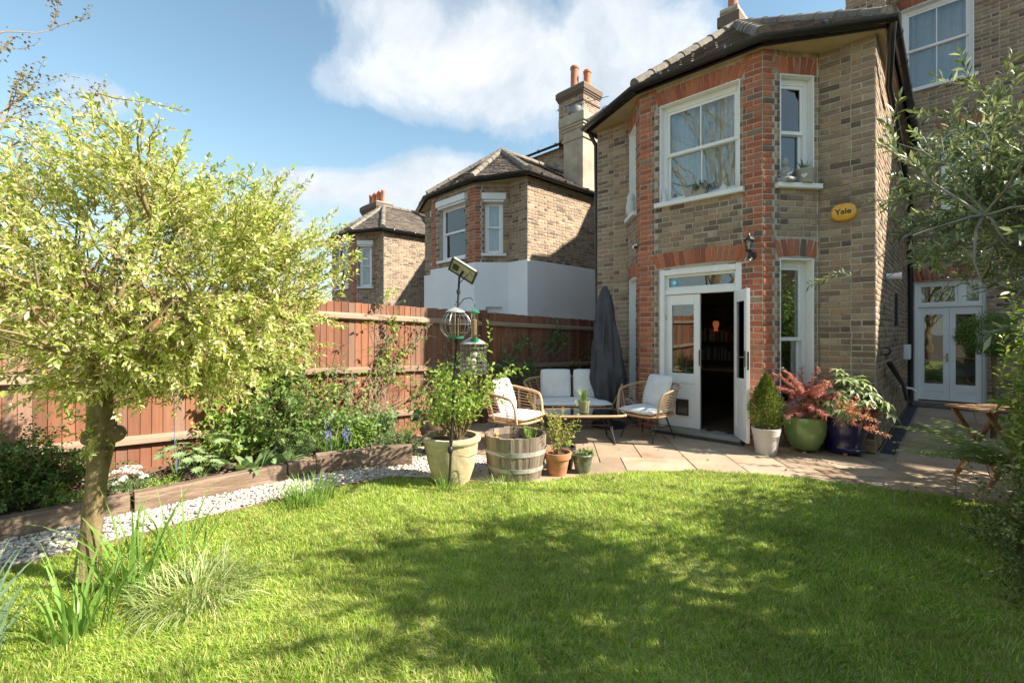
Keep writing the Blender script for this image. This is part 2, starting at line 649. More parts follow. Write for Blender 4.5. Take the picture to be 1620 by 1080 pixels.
# ------------------------------------------------------------------ windows and doors
def sash_window(parent, M, u0, u1, z0, z1, inset=.10, meet=.5, mull=True, sill=True, fw=.065, sillw=.06, vent=True, mat_f=None, curtain=None, name='window', lower_open=0, casing=0):
    """box-sash window: frame, two sashes with panes, sill; sits in a wall frame M"""
    mf = mat_f or M_WHITE
    f = MB(M)
    y0, y1 = inset, inset + .09
    f.box(u0, u0 + fw, y0, y1, z0, z1)
    f.box(u1 - fw, u1, y0, y1, z0, z1)
    f.box(u0 + fw, u1 - fw, y0, y1, z1 - fw * 1.3, z1)
    f.box(u0 + fw, u1 - fw, y0, y1, z0, z0 + fw * .5)
    if casing:
        # painted linings on the reveals
        f.box(u0 - .004, u0 + .012, -.004, y0 - .001, z0, z1)
        f.box(u1 - .012, u1 + .004, -.004, y0 - .001, z0, z1)
        f.box(u0 + .012, u1 - .012, -.004, y0 - .001, z1 - .012, z1 + .003)
    fr = f.build(name, mf, parent, bevel=.004)
    zm = z0 + (z1 - z0) * meet
    a0, a1 = u0 + fw, u1 - fw
    for (za, zb, yy, top) in ((zm - .02, z1 - fw * 1.3, y0 + .012, True), (z0 + fw * .5, zm + .02, y0 + .048, False)):
        s = MB(M)
        sw = .038
        s.box(a0, a0 + sw, yy, yy + .035, za, zb)
        s.box(a1 - sw, a1, yy, yy + .035, za, zb)
        s.box(a0 + sw, a1 - sw, yy, yy + .035, zb - (.04 if top else .045), zb)
        s.box(a0 + sw, a1 - sw, yy, yy + .035, za, za + (.045 if top else .06))
        if mull:
            um = (a0 + a1) / 2
            s.box(um - .009, um + .009, yy + .003, yy + .032, za + .045, zb - .04)
        s.build('sash', mf, fr, bevel=.003)
        g = MB(M)
        if mull:
            um = (a0 + a1) / 2
            g.box(a0 + sw, um - .009, yy + .014, yy + .02, za + .04, zb - .04)
            g.box(um + .009, a1 - sw, yy + .014, yy + .02, za + .04, zb - .04)
        else:
            g.box(a0 + sw, a1 - sw, yy + .014, yy + .02, za + .04, zb - .04)
        g.build('pane', M_GLASS, fr)
    if vent:
        v = MB(M)
        um = (u0 + u1) / 2
        v.box(um - .17, um + .17, y0 - .006, y0 - .0005, z1 - fw * .95, z1 - fw * .6)
        v.build('trickle_vent', mf, fr, bevel=.002)
    if sill:
        s = MB(M)
        s.box(u0 - sillw, u1 + sillw, -.075, inset, z0 - .065, z0 - .001)
        s.build('sill', M_STONE, fr, bevel=.008)
    if curtain:
        c = MB(M)
        n = 60
        vs, fs = [], []
        rr = random.Random(int(u0 * 1000 + z0 * 77))
        ph = rr.uniform(0, 6)
        for i in range(n + 1):
            t = i / n
            u = u0 + (u1 - u0) * t
            yy = y1 + .08 + .022 * math.sin(t * 46 + ph) + .012 * math.sin(t * 91 + 2 * ph)
            vs += [(u, yy, z0 - .02), (u, yy + .008 * math.sin(t * 70), z1 + .02)]
            if i:
                k = 2 * i
                fs.append((k - 2, k, k + 1, k - 1))
        c.add(vs, fs)
        c.build('curtain', curtain, fr, smooth=180)
    return fr


def roof_plane(parent, A, Bp, C, D=None, tile_w=.17, gauge=.125, seed=1, thick=.016, m=None, name='roof_tiles'):
    """one slope: eave A to B (left to right seen from outside), upper corner(s) C (and D, next to A)"""
    A, Bp, C = Vector(A), Vector(Bp), Vector(C)
    D = Vector(D) if D is not None else C
    rr = random.Random(seed)
    u = (Bp - A).normalized()
    nrm = (Bp - A).cross(C - A).normalized()
    if nrm.z < 0:
        nrm = -nrm
    v = nrm.cross(u).normalized()
    if v.z < 0:
        v = -v
    def uv(P):
        d = P - A
        return d.dot(u), d.dot(v)
    poly = [uv(A), uv(Bp), uv(C), uv(D)]
    H = max(p[1] for p in poly)
    mb = MB(Matrix(((u.x, v.x, nrm.x, A.x), (u.y, v.y, nrm.y, A.y), (u.z, v.z, nrm.z, A.z), (0, 0, 0, 1))))
    def ext(y):
        xs = []
        for i in range(4):
            (xa, ya), (xb, yb) = poly[i], poly[(i + 1) % 4]
            if abs(ya - yb) < 1e-6:
                continue
            if min(ya, yb) - 1e-6 <= y <= max(ya, yb) + 1e-6:
                xs.append(xa + (xb - xa) * (y - ya) / (yb - ya))
        return (min(xs), max(xs)) if xs else None
    k = 0
    y = -.02
    while y < H - .02:
        e = ext(min(max(y + gauge * .5, .001), H - .001))
        if e is None:
            break
        x = e[0] - (tile_w * .5 if k % 2 else 0)
        while x < e[1]:
            xa, xb = max(x, e[0]) + .002, min(x + tile_w, e[1]) - .002
            if xb - xa > .03:
                t = thick * rr.uniform(.8, 1.5)
                dz = rr.uniform(-.002, .006)
                dy = rr.uniform(-.006, .006)
                ya, yb = y + dy, min(y + gauge * 1.35, H)
                lo = .012 + dz
                mb.add([(xa, ya, lo), (xb, ya, lo + rr.uniform(-.003, .003)), (xb, yb, .0), (xa, yb, .0),
                        (xa, ya, lo + t), (xb, ya, lo + t), (xb, yb, t * .5), (xa, yb, t * .5)],
                       [(4, 5, 6, 7), (0, 1, 5, 4), (1, 2, 6, 5), (3, 0, 4, 7)])
            x += tile_w
        y += gauge
        k += 1
    o = mb.build(name, m or M_TILE, parent, kind='stuff')
    b = MB()
    b.add([A - nrm * .01, Bp - nrm * .01, C - nrm * .01, D - nrm * .01], [(0, 1, 2, 3)] if D != C else [(0, 1, 2)])
    b.build('roof_felt', MATS['roof_felt'], parent)
    return o


mat('roof_felt', (.03, .026, .022), .95)


def hip_tiles(parent, P, Q, n=None, r=.09, ln=.33, label=None):
    """half-round cement hip or ridge tiles laid along P to Q, each a tile of its own"""
    P, Q = Vector(P), Vector(Q)
    d = Q - P
    n = n or max(2, int(d.length / ln))
    if 'hip' not in UNIT:
        vs, fs = [], []
        seg = 8
        for x, rr in ((-.5, 1.08), (-.42, 1.08), (-.40, 1.0), (.52, .96)):
            for j in range(seg + 1):
                th = math.pi * (j / seg) * 1.16 - math.pi * .08
                vs.append((x, rr * math.cos(th), rr * math.sin(th)))
        for i in range(3):
            for j in range(seg):
                a = i * (seg + 1) + j
                fs.append((a, a + 1, a + seg + 2, a + seg + 1))
        fs.append(tuple(range(seg, -1, -1)))
        me = bpy.data.meshes.new('hip_tile')
        me.from_pydata(vs, [], fs)
        me.materials.append(M_TILE1)
        me.polygons.foreach_set('use_smooth', [True] * len(me.polygons))
        me.set_sharp_from_angle(angle=R(40))
        UNIT['hip'] = me
    x = d.normalized()
    y = Vector((0, 0, 1)).cross(x).normalized()
    z = x.cross(y)
    org = world_loc(parent)
    rr = random.Random(int(P.x * 999) & 1023)
    for i in range(n):
        c = P + d * ((i + .5) / n) - org
        o = bpy.data.objects.new('hip_tile', UNIT['hip'])
        L = d.length / n
        j = rr.uniform(-.05, .05)
        Rm = Matrix(((x.x, y.x, z.x, 0), (x.y, y.y, z.y, 0), (x.z, y.z, z.z, 0), (0, 0, 0, 1)))
        o.matrix_world = Matrix.Translation(c) @ Rm @ Matrix.Rotation(j, 4, 'Z') @ Matrix.Diagonal((L, r * rr.uniform(.95, 1.06), r, 1))
        o.parent = parent
        col.objects.link(o)


def gutter(parent, pts, r=.062, z=0):
    g = MB()
    pts = [Vector(p) for p in pts]
    # half-round channel swept along the eave, open upwards
    k, n = len(pts), 8
    vs, fs = [], []
    for i, p in enumerate(pts):
        d = (pts[min(i + 1, k - 1)] - pts[max(i - 1, 0)])
        if 0 < i < k - 1:
            d = (pts[i + 1] - p).normalized() + (p - pts[i - 1]).normalized()
            c2 = max(.35, abs((pts[i + 1] - p).normalized().dot(d.normalized())))
        else:
            c2 = 1
        d.normalize()
        a = d.cross(Vector((0, 0, 1))).normalized() / c2
        for j in range(n + 1):
            th = math.pi + math.pi * j / n
            vs.append(p + a * math.cos(th) * r + Vector((0, 0, math.sin(th) * r)))
        for j in range(n + 1):
            th = 2 * math.pi - math.pi * j / n
            vs.append(p + a * math.cos(th) * (r - .006) + Vector((0, 0, math.sin(th) * (r - .006))))
    w = 2 * (n + 1)
    for i in range(k - 1):
        for j in range(w):
            j2 = (j + 1) % w
            fs.append((i * w + j, (i + 1) * w + j, (i + 1) * w + j2, i * w + j2))
    fs.append(tuple(range(w)))
    fs.append(tuple((k - 1) * w + j for j in reversed(range(w))))
    g.add(vs, fs)
    o = g.build('gutter', M_BLACK, parent, smooth=50)
    b = MB()
    for i in range(k - 1):
        p, q = pts[i], pts[i + 1]
        m = max(1, int((q - p).length / .8))
        for j in range(1, m + 1):
            c = p + (q - p) * (j - .5) / m
            d = (q - p).normalized()
            b.tube([c - d * .02, c + d * .02], r + .008, 10)
    b.build('gutter_bracket', M_BLACK, parent, smooth=40, kind='stuff')
    return o


def bay_house(root, T, seed, ze=5.02, red=True, holes=None, zones=True, hood=False, band=None, singles=300, side_len=4.9, openings=True, yb=12.1):
    """canted-bay rear wing. T maps plan points of the reference house (right rear corner of the bay at (-.68,7.19)) to this one"""
    P = [T(*p) for p in ((-4.58, yb), (-4.58, 7.03), (-3.97, 7.03), (-3.43, 6.42), (-1.74, 6.42), (-1.24, 7.03), (-.67, 7.03), (-.66, yb))]
    B = Bricks(seed)
    mo = MB()
    Z0 = band or 0
    info = {}
    Lf_ = math.dist(P[3], P[4])
    names = ['left_side', 'left_flat', 'left_cant', 'front', 'right_cant', 'right_flat', 'right_side']
    zdef = {'front': [(0, .24, 'red', .0), (.24, .31, 'dark', .05), (Lf_ - .31, Lf_ - .24, 'dark', .05), (Lf_ - .24, Lf_, 'red', .0)],
            'right_cant': [(0, .165, 'red', .03), (.165, .24, 'dark', .0)],
            'left_cant': [(.57, .65, 'dark', .0), (.65, .9, 'red', .03)]}
    for i, nm in enumerate(names):
        h = (holes or {}).get(nm, [])
        sk = []
        for (a, b, za, zb) in h:
            if not hood:
                sk.append((a - .055, b + .055, zb - .03, zb + .245))
            else:
                sk.append((a - .1, b + .1, zb - .03, zb + .17))
        M, L = brick_facet(B, P[i], P[i + 1], Z0, ze, h, zdef.get(nm, []) if zones else [], mortar=mo, skip=sk, k0=i)
        info[nm] = (M, L)
        if not hood:
            for (a, b, za, zb) in h:
                soldier_arch(B, M, a, b, zb, rise=.035 if zb < 3 else .0)
    mo.build('wall', M_MORTAR, root)
    if band:
        bm = MB()
        for i, nm in enumerate(names):
            M, L = info[nm]
            bm.M = M
            hs = [h for h in (holes or {}).get(nm, []) if h[2] < band and h[3] < band]
            if hs:
                a, b, za, zb = hs[0]
                for bx in ((-.012, a, -.3, band), (b, L + .012, -.3, band), (a, b, zb, band), (a, b, -.3, za)):
                    bm.box(bx[0], bx[1], -.022, .2, bx[2], bx[3])
            else:
                bm.box(-.012, L + .012, -.022, .2, -.3, band)
        bm.build('rendered_base', M_RENDER, root)
    # eave
    E = [T(*p) for p in ((-4.70, yb), (-4.70, 6.93), (-3.45, 6.31), (-1.72, 6.31), (-.56, 6.93), (-.56, yb))]
    ap = T(-2.6, 8.15)
    rg = T(-2.6, yb)
    zr = 6.50
    s = MB()
    s.prism([E[1], E[2], E[3], E[4], E[5], E[0]], ze, ze + .02)
    s.build('soffit', M_SOFFIT, root)
    f = MB()
    for a, b in zip(E, E[1:]):
        M, L = frame2(a, b)
        f.M = M
        f.box(-.005, L + .005, 0, .02, ze - .03, ze + .10)
    f.build('fascia', M_BLACK, root)
    zt = ze + .10
    e3 = [Vector((*e, zt)) for e in E]
    A = Vector((*ap, zr))
    G = Vector((*rg, zr))
    roof_plane(root, e3[2], e3[3], A, seed=seed)
    roof_plane(root, e3[3], e3[4], A, seed=seed + 1)
    roof_plane(root, e3[1], e3[2], A, seed=seed + 2)
    roof_plane(root, e3[4], e3[5], G, A, seed=seed + 3)
    roof_plane(root, e3[0], e3[1], A, G, seed=seed + 4)
    up = Vector((0, 0, .02))
    for q in (e3[1], e3[2], e3[3], e3[4]):
        hip_tiles(root, q + up, A + up)
    hip_tiles(root, A + up, G + up)
    gz = ze + .055
    off = [T(*p) for p in ((-4.76, yb - .1), (-4.76, 6.89), (-3.46, 6.245), (-1.71, 6.245), (-.50, 6.89), (-.50, yb - .1))]
    gutter(root, [(*p, gz) for p in off])
    return B, info, P, E


# ------------------------------------------------------------------ the main house
house = thing('brick_house', 'tall brown brick house with canted bay, open white french doors and red brick piers', 'house', (-2.6, 7.2, 0))
idT = lambda x, y: (x, y)
HOLES = {'front': [(.30, 1.44, 0, 2.36), (.32, 1.42, 3.32, 4.74)],
         'right_cant': [(.24, .71, .45, 2.38), (.24, .71, 3.33, 4.72)],
         'left_cant': [(.10, .57, .35, 2.30), (.10, .57, 3.33, 4.72)]}
Bk, INF, HP, HE = bay_house(house, idT, 11, holes=HOLES)
# rear wall of the terrace, its return stack, upper parts
mo = MB()
RW_H = [(4.03, 5.03, .10, 2.43), (3.84, 4.86, 6.22, 7.86), (4.42, 5.06, 3.76, 5.26)]
RW_H = [(a - 3.58, b - 3.58, za, zb) for a, b, za, zb in RW_H]
M_rw, L_rw = brick_facet(Bk, (-1.0, 12.1), (4.6, 12.1), 0, 8.3, RW_H, mortar=mo, skip=[(a - .06, b + .06, zb - .03, zb + .24) for a, b, za, zb in RW_H],
                         cut=lambda p: p.x < -.7 and p.z < 4.9)
brick_facet(Bk, (-4.58, 12.95), (-1.0, 12.95), 4.5, 8.3, mortar=mo)
for a, b, za, zb in RW_H:
    soldier_arch(Bk, M_rw, a, b, zb, rise=.03)
mo.build('wall', M_MORTAR, house)
# terrace end: its left flank and the roof that shades the garden
mo = MB()
brick_facet(Bk, (-4.58, 20), (-4.58, 12.95), 0, 8.3, mortar=mo, cut=lambda p: p.z < 4)
mo.build('wall', M_MORTAR, house)
rl = [(-1.0, 11.8, 8.33), (9.5, 11.8, 8.33), (9.5, 15.8, 10.6), (-1.0, 15.8, 10.6)]
roof_plane(house, (-4.7, 12.7, 8.33), (-1.0, 12.7, 8.33), (-1.0, 15.8, 10.1), (-4.7, 15.8, 10.1), tile_w=.24, gauge=.2, seed=7)
roof_plane(house, *rl, tile_w=.24, gauge=.2, seed=5)
roof_plane(house, (9.5, 19.8, 8.33), (-4.7, 19.8, 8.33), (-4.7, 15.8, 10.1), (9.5, 15.8, 10.6), tile_w=.24, gauge=.2, seed=6)
gutter(house, [(-1.0, 11.74, 8.3), (9.5, 11.74, 8.3)])
b = MB()
b.box(4.6, 9.5, 12.1, 12.4, 0, 8.3)
b.box(9.2, 9.5, 12.4, 20, 0, 8.3)
b.box(-4.5, 9.5, 19.6, 19.9, 0, 8.3)
b.build('wall', M_MORTAR, house)


def stack(parent, x0, x1, y0, y1, z0, z1, pots=(), seed=1, m=None, corbel=True, T=None, cls='stock', name='chimney'):
    """brick chimney stack with oversailing courses, cap and pots; each a part with its own sub-parts"""
    if m is None:
        B = Bricks(seed)
        mo = MB()
        P4 = [(x0, y1), (x0, y0), (x1, y0), (x1, y1)]
        if T:
            P4 = [T(*p) for p in P4]
        for a, b in zip(P4, P4[1:] + P4[:1]):
            brick_facet(B, a, b, z0, z1, mortar=mo, thick=.1, dflt=cls)
        core = mo.build(name, M_MORTAR, parent)
        Bk_build_into(B, core)
    else:
        mo = MB()
        P4 = [(x0, y0), (x1, y0), (x1, y1), (x0, y1)]
        if T:
            P4 = [T(*p) for p in P4]
        mo.prism(P4, z0, z1)
        core = mo.build(name, m, parent, bevel=.02)
    cx, cy = (x0 + x1) / 2, (y0 + y1) / 2
    def ring(g, za, zb, mm, nm):
        q = MB()
        P = [(x0 - g, y0 - g), (x1 + g, y0 - g), (x1 + g, y1 + g), (x0 - g, y1 + g)]
        if T:
            P = [T(*p) for p in P]
        q.prism(P, za, zb)
        q.build(nm, mm, core, bevel=.006)
    if corbel:
        mm = m or MATS['dark_brick_island']
        ring(.03, z1 - .62, z1 - .55, mm, 'string_course')
        ring(.03, z1 - .34, z1 - .27, mm, 'string_course')
        ring(.06, z1 - .27, z1 - .20, mm, 'string_course')
        ring(.09, z1 - .20, z1 + .02, mm, 'stack_head')
        ring(.04, z1 + .02, z1 + .08, M_CEMENT, 'flaunching')
    for (px, py, r, h) in pots:
        q = MB()
        if T:
            px, py = T(px, py)
        q.lathe([(r * 1.1, 0), (r * 1.1, .06), (r * .95, .1), (r * .88, h - .12), (r * 1.02, h - .1), (r * 1.02, h - .03), (r * .9, h), (r * .72, h), (r * .7, h - .3)], 16, (px, py, z1 + .06))
        q.build('chimney_pot', M_POT, core, smooth=40)
    return core


def Bk_build_into(B, core):
    B.build(core, singles=0)


stack(house, -4.72, -4.25, 13.4, 14.25, 6, 10.4, pots=[(-4.5, 13.8, .14, .6)], seed=31, corbel=False)
q = MB()
q.prism([(-4.78, 13.34), (-4.19, 13.34), (-4.19, 14.31), (-4.78, 14.31)], 9.9, 10.2)
q.build('chimney_cap', MATS['dark_brick_island'], house, bevel=.02)
stack(house, -1.55, -.93, 11.3, 12.1, 5.2, 8.1, seed=32, corbel=False, name='pier')

# ---- windows of the bay
Mf, Lf = INF['front']
Mr, Lr = INF['right_cant']
Ml, Ll = INF['left_cant']
sash_window(house, Mf, .32, 1.42, 3.32, 4.74, curtain=M_LACE, casing=1)
sash_window(house, Mr, .24, .71, 3.33, 4.72, mull=False, curtain=M_LACE, casing=1, sillw=.07)
sash_window(house, Mr, .24, .71, .45, 2.38, mull=False, casing=1, vent=False, sillw=.07, inset=.13, meet=.47)
sash_window(house, Ml, .10, .57, 3.33, 4.72, mull=False, curtain=M_LACE, casing=1)
sash_window(house, Ml, .10, .57, .35, 2.30, mull=False, casing=1, vent=False)
# ---- windows of the rear wall
sash_window(house, M_rw, .26, 1.28, 6.22, 7.86, curtain=M_CURT, casing=1)
sash_window(house, M_rw, .84, 1.48, 3.76, 5.26, curtain=M_CURT, casing=1)

# ---- garden doors in the bay
fr = MB(Mf)
u0, u1 = .30, 1.44
dz0, dzt, dzz = .09, 1.99, 2.36
yi = .09
fr.box(u0, u0 + .075, .02, yi + .10, .02, dzz)
fr.box(u1 - .075, u1, .02, yi + .10, .02, dzz)
n = 10
for i in range(n):                                   # slightly arched head
    a, b = u0 + .075 + (u1 - u0 - .15) * i / n, u0 + .075 + (u1 - u0 - .15) * (i + 1) / n
    t = (i + .5) / n * 2 - 1
    fr.box(a, b, .02, yi + .10, 2.27, 2.345 + .03 * (1 - t * t))
fr.box(u0 + .075, u1 - .075, yi - .03, yi + .08, dzt, dzt + .075)
fr.box(u0 + .075, u0 + .115, yi, yi + .06, dzt + .075, 2.27)
fr.box(u1 - .115, u1 - .075, yi, yi + .06, dzt + .075, 2.27)
fr.box(u0 + .115, u1 - .115, yi, yi + .06, 2.235, 2.27)
fr.box(u0 + .115, u1 - .115, yi, yi + .06, dzt + .075, dzt + .11)
door_fr = fr.build('door_frame', M_WHITE, house, bevel=.005)
g = MB(Mf)
g.box(u0 + .115, u1 - .115, yi + .025, yi + .031, dzt + .11, 2.235)
g.build('fanlight_pane', M_GLASS, door_fr)
st = MB(Mf)
st.lathe([(.0001, 0), (.05, 0), (.05, .004), (.0001, .004)], 24)
sb = MB(Mf @ Matrix.Translation((u0 + .19, yi + .022, 2.165)) @ Matrix.Rotation(R(90), 4, 'X'))
sb.lathe([(.0001, 0), (.052, 0), (.052, .002), (.0001, .002)], 24)
sb.build('round_sticker', mat('blue_sticker', (.10, .42, .72), .4), door_fr)
sb = MB(Mf @ Matrix.Translation((u0 + .19, yi + .0195, 2.165)) @ Matrix.Rotation(R(90), 4, 'X'))
sb.lathe([(.0001, 0), (.026, 0), (.026, .002), (.0001, .002)], 20)
sb.build('sticker_emblem', mat('pale_sticker', (.55, .75, .85), .4), door_fr)
th = MB(Mf)
th.box(u0 - .02, u1 + .02, -.11, .2, .035, .085)
th.build('threshold', mat('timber_threshold', (.30, .28, .25), .7, None, (12, .2)), door_fr, bevel=.006)
th = MB(Mf)
th.box(u0 - .05, u1 + .05, -.14, -.0, .0, .034)
th.build('step', mat('dark_step', (.05, .05, .052), .6, None, (9, .3)), door_fr, bevel=.006)


def door_leaf(parent, M, w, h, cat_flap=False, mirror=False, glass_frac=(.40, .93)):
    """glazed door leaf in local frame M: x 0..w across, y thickness, z up"""
    b = MB(M)
    t = .042
    st_ = .075
    zg0, zg1 = h * glass_frac[0], h * glass_frac[1]
    b.box(0, st_, 0, t, 0, h)
    b.box(w - st_, w, 0, t, 0, h)
    b.box(st_, w - st_, 0, t, zg1, h)
    b.box(st_, w - st_, 0, t, zg0 - .13, zg0)
    b.box(st_, w - st_, 0, t, 0, .14)
    b.box(st_, w - st_, .012, t - .012, .14, zg0 - .13)          # recessed panel
    b.box(st_ + .03, w - st_ - .03, .006, t - .006, .17, zg0 - .16)
    o = b.build('door', M_WHITE, parent, bevel=.003)
    g = MB(M)
    g.box(st_, w - st_, t * .42, t * .58, zg0, zg1)
    g.build('pane', M_GLASS, o)
    bd = MB(M)
    for y in (.002, t - .008):
        bd.box(st_, st_ + .012, y, y + .006, zg0, zg1)
        bd.box(w - st_ - .012, w - st_, y, y + .006, zg0, zg1)
        bd.box(st_ + .012, w - st_ - .012, y, y + .006, zg0, zg0 + .012)
        bd.box(st_ + .012, w - st_ - .012, y, y + .006, zg1 - .012, zg1)
    bd.build('glazing_bead', M_WHITE, o)
    if cat_flap:
        c = MB(M)
        x0, x1, z0, z1 = w * .30, w * .30 + .185, .17, .40
        for bx in ((x0, x0 + .022, z0, z1), (x1 - .022, x1, z0, z1), (x0 + .022, x1 - .022, z0, z0 + .03), (x0 + .022, x1 - .022, z1 - .025, z1)):
            c.box(bx[0], bx[1], -.018, .002, bx[2], bx[3])
        c.build('cat_flap', M_IRON, o, bevel=.004)
        c = MB(M)
        c.box(x0 + .024, x1 - .024, -.006, .001, z0 + .034, z1 - .03)
        c.build('flap', mat('smoked_flap', (.05, .045, .04), .2), o)
    return o


wl = (u1 - u0 - .15) / 2
lh = dzt - dz0 - .006
left = door_leaf(door_fr, Mf @ Matrix.Translation((u0 + .077, yi + .0, dz0)), wl - .004, lh, cat_flap=True)
hb = MB(Mf)
for z in (.45, 1.62):
    hb.tube([(u0 + .078, yi - .008, z), (u0 + .078, yi - .008, z + .09)], .007, 8)
hb.build('hinge', M_CHROME, left)
hb = MB(Mf)
hb.box(u0 + .077 + wl - .018, u0 + .077 + wl - .003, yi - .012, yi - .001, .98, 1.2)
hb.build('lock_plate', M_IRON, left, bevel=.003)
# right leaf swung open about its right jamb, towards the garden
hx, hy = u1 - .079, yi
Mo = Mf @ Matrix.Translation((hx, hy, dz0)) @ Matrix.Rotation(R(124), 4, 'Z') @ Matrix.Translation((-(wl - .004), 0, 0))
right = door_leaf(door_fr, Mo, wl - .004, lh)
hd = MB(Mo)
for y, sgn in ((-.004, -1), (.046, 1)):
    hd.box(.02, .05, y - .003, y + .003, .93, 1.13)
    hd.tube([(.035, y, 1.05), (.035, y + sgn * .045, 1.05), (.135, y + sgn * .05, 1.045)], .008, 8)
hd.build('handle', M_CHROME, right, smooth=40)
hd = MB(Mo)
hd.box(-.004, -.0005, .012, .03, .9, 1.12)
hd.build('lock_plate', M_IRON, right)

# ---- garden door of the rear wall: two leaves under a pair of top lights
fr = MB(M_rw)
a0, a1, b0, b1 = .45, 1.45, .10, 2.43
yi2 = .10
zt = 1.93
for bx in ((a0, a0 + .055, b0, b1), (a1 - .055, a1, b0, b1), (a0 + .055, a1 - .055, b1 - .055, b1), (a0 + .055, a1 - .055, zt, zt + .06), (a0 + .62, a0 + .69, zt + .06, b1 - .055)):
    fr.box(bx[0], bx[1], yi2 - .03, yi2 + .06, bx[2], bx[3])
for x0, x1 in ((a0 + .055, a0 + .62), (a0 + .69, a1 - .055)):
    for bx in ((x0, x0 + .045, zt + .06, b1 - .055), (x1 - .045, x1, zt + .06, b1 - .055), (x0 + .045, x1 - .045, zt + .06, zt + .10), (x0 + .045, x1 - .045, b1 - .10, b1 - .055)):
        fr.box(bx[0], bx[1], yi2 - .015, yi2 + .04, bx[2], bx[3])
rdf = fr.build('door_frame', M_WHITE, house, bevel=.004)
g = MB(M_rw)
g.box(a0 + .10, a0 + .575, yi2 + .01, yi2 + .016, zt + .10, b1 - .10)
g.box(a0 + .735, a1 - .10, yi2 + .01, yi2 + .016, zt + .10, b1 - .10)
g.build('top_light_pane', M_GLASS, rdf)
wr = (a1 - a0 - .11) / 2
for k in (0, 1):
    lf = door_leaf(rdf, M_rw @ Matrix.Translation((a0 + .056 + k * wr, yi2, b0 + .03)), wr - .003, zt - b0 - .035, glass_frac=(.17, .93))
    if k == 0:
        h = MB(M_rw)
        h.box(a0 + .055 + wr - .045, a0 + .055 + wr - .012, yi2 - .008, yi2 - .001, .88, 1.04)
        h.tube([(a0 + .055 + wr - .03, yi2 - .004, .98), (a0 + .055 + wr - .03, yi2 - .045, .98), (a0 + .055 + wr - .12, yi2 - .05, .975)], .008, 8)
        h.build('handle', M_CHROME, lf, smooth=40)
th = MB(M_rw)
th.box(a0 - .04, a1 + .04, -.08, .2, 0, .098)
th.build('step', mat('stone_step', (.16, .14, .12), .8, None, (6, .3), (30, .4, .01)), rdf, bevel=.01)
for x0, x1 in ((a0 + .06, a0 + .22), (a1 - .24, a1 - .07)):
    cv = MB(M_rw)
    vs, fs = [], []
    for i in range(25):
        t = i / 24
        tie = lambda z: .45 + .55 * abs(z - 1.05) / 1.3
        for j, z in enumerate((.3, .8, 1.05, 1.4, 1.9, 2.4)):
            x = (x0 + (x1 - x0) * t * tie(z)) if x0 < .8 else (x1 - (x1 - x0) * (1 - t) * tie(z))
            vs.append((x, yi2 + .16 + .02 * math.sin(t * 30), z))
    for i in range(24):
        for j in range(5):
            fs.append((i * 6 + j, i * 6 + 6 + j, i * 6 + 7 + j, i * 6 + 1 + j))
    cv.add(vs, fs)
    cv.build('curtain', M_CURT, rdf, smooth=180)

# ---- rooms behind the openings
rm = MB()
BAYP = [(-4.36, 7.24), (-3.92, 7.2), (-3.33, 6.64), (-1.84, 6.64), (-1.29, 7.2), (-.90, 7.24), (-.90, 11.2), (-4.36, 11.2)]
for z0, z1 in ((.07, 2.62), (2.9, 4.93)):
    rm.box(-4.41, -4.36, 7.26, 11.2, z0, z1)
    rm.box(-.90, -.85, 7.26, 11.2, z0, z1)
    rm.box(-4.41, -.85, 11.2, 11.25, z0, z1)
    rm.prism(BAYP, z0 - .05, z0)
    rm.prism(BAYP, z1, z1 + .05)
for z0, z1 in ((.07, 2.7), (3.0, 5.5), (5.8, 8.2)):
    rm.box(-.6, -.55, 12.33, 16, z0, z1)
    rm.box(2.4, 2.45, 12.33, 16, z0, z1)
    rm.box(-.6, 2.45, 16, 16.05, z0, z1)
    rm.box(-.6, 2.45, 12.33, 16.05, z0 - .05, z0)
    rm.box(-.6, 2.45, 12.33, 16.05, z1, z1 + .05)
rm.build('inner_wall', M_ROOM, house)
fl = MB()
for i in range(38):
    x0 = -4.3 + i * .09
    fl.box(x0, x0 + .087, 6.52 if -3.35 < x0 < -1.95 else 7.4, 11.18, .072, .083 + .001 * (i % 3))
fl.build('floorboards', M_FLOORB, house)
# ------------------------------------------------------------------ details on the main house
def pipe(name, pts, r, m, parent, n=8, clips=True):
    p = MB()
    p.tube(pts, r, n)
    return p.build(name, m, parent, smooth=50)


pipe('downpipe', [(-.50, 6.93, 5.05), (-.52, 6.97, 4.9), (-.585, 7.5, 4.55), (-.6, 11.7, 4.1), (-.6, 11.98, 3.9), (-.6, 11.99, .1)], .04, M_BLACK, house)
pipe('downpipe', [(-4.72, 7.0, 5.0), (-4.66, 7.1, 4.8), (-4.64, 7.15, .05)], .035, M_BLACK, house)
pipe('waste_pipe', [(-.60, 7.75, 1.05), (-.57, 7.8, .98), (-.57, 9.6, .62), (-.57, 10.4, .3)], .032, M_BLACK, house)
pipe('pipe_hook', [(-.64 + .05 * math.sin(t * .5), 7.78, 1.20 + .05 * math.cos(t * .5)) for t in range(13)], .011, M_IRON, house)
pipe('wall_cable', [(-1.262, 7.005, 5.0), (-1.262, 7.005, 3.3), (-1.258, 7.008, .2)], .009, mat('cream_cable', (.45, .42, .33), .6), house)
v = MB()
v.lathe([(.045, 0), (.045, .10), (.035, .10), (.035, .01)], 14)
vo = MB(Matrix.Translation((-.655, 8.1, 2.2)) @ Matrix.Rotation(R(90), 4, 'Y'))
vo.lathe([(.045, 0), (.045, .13), (.052, .13), (.052, .16), (.035, .16), (.035, .02)], 14)
vo.build('boiler_flue', M_UPVC, house, smooth=40)
bx = MB()
bx.box(-.655, -.56, 11.0, 11.35, .95, 1.22)
bx.build('meter_box', M_UPVC, house, bevel=.015)
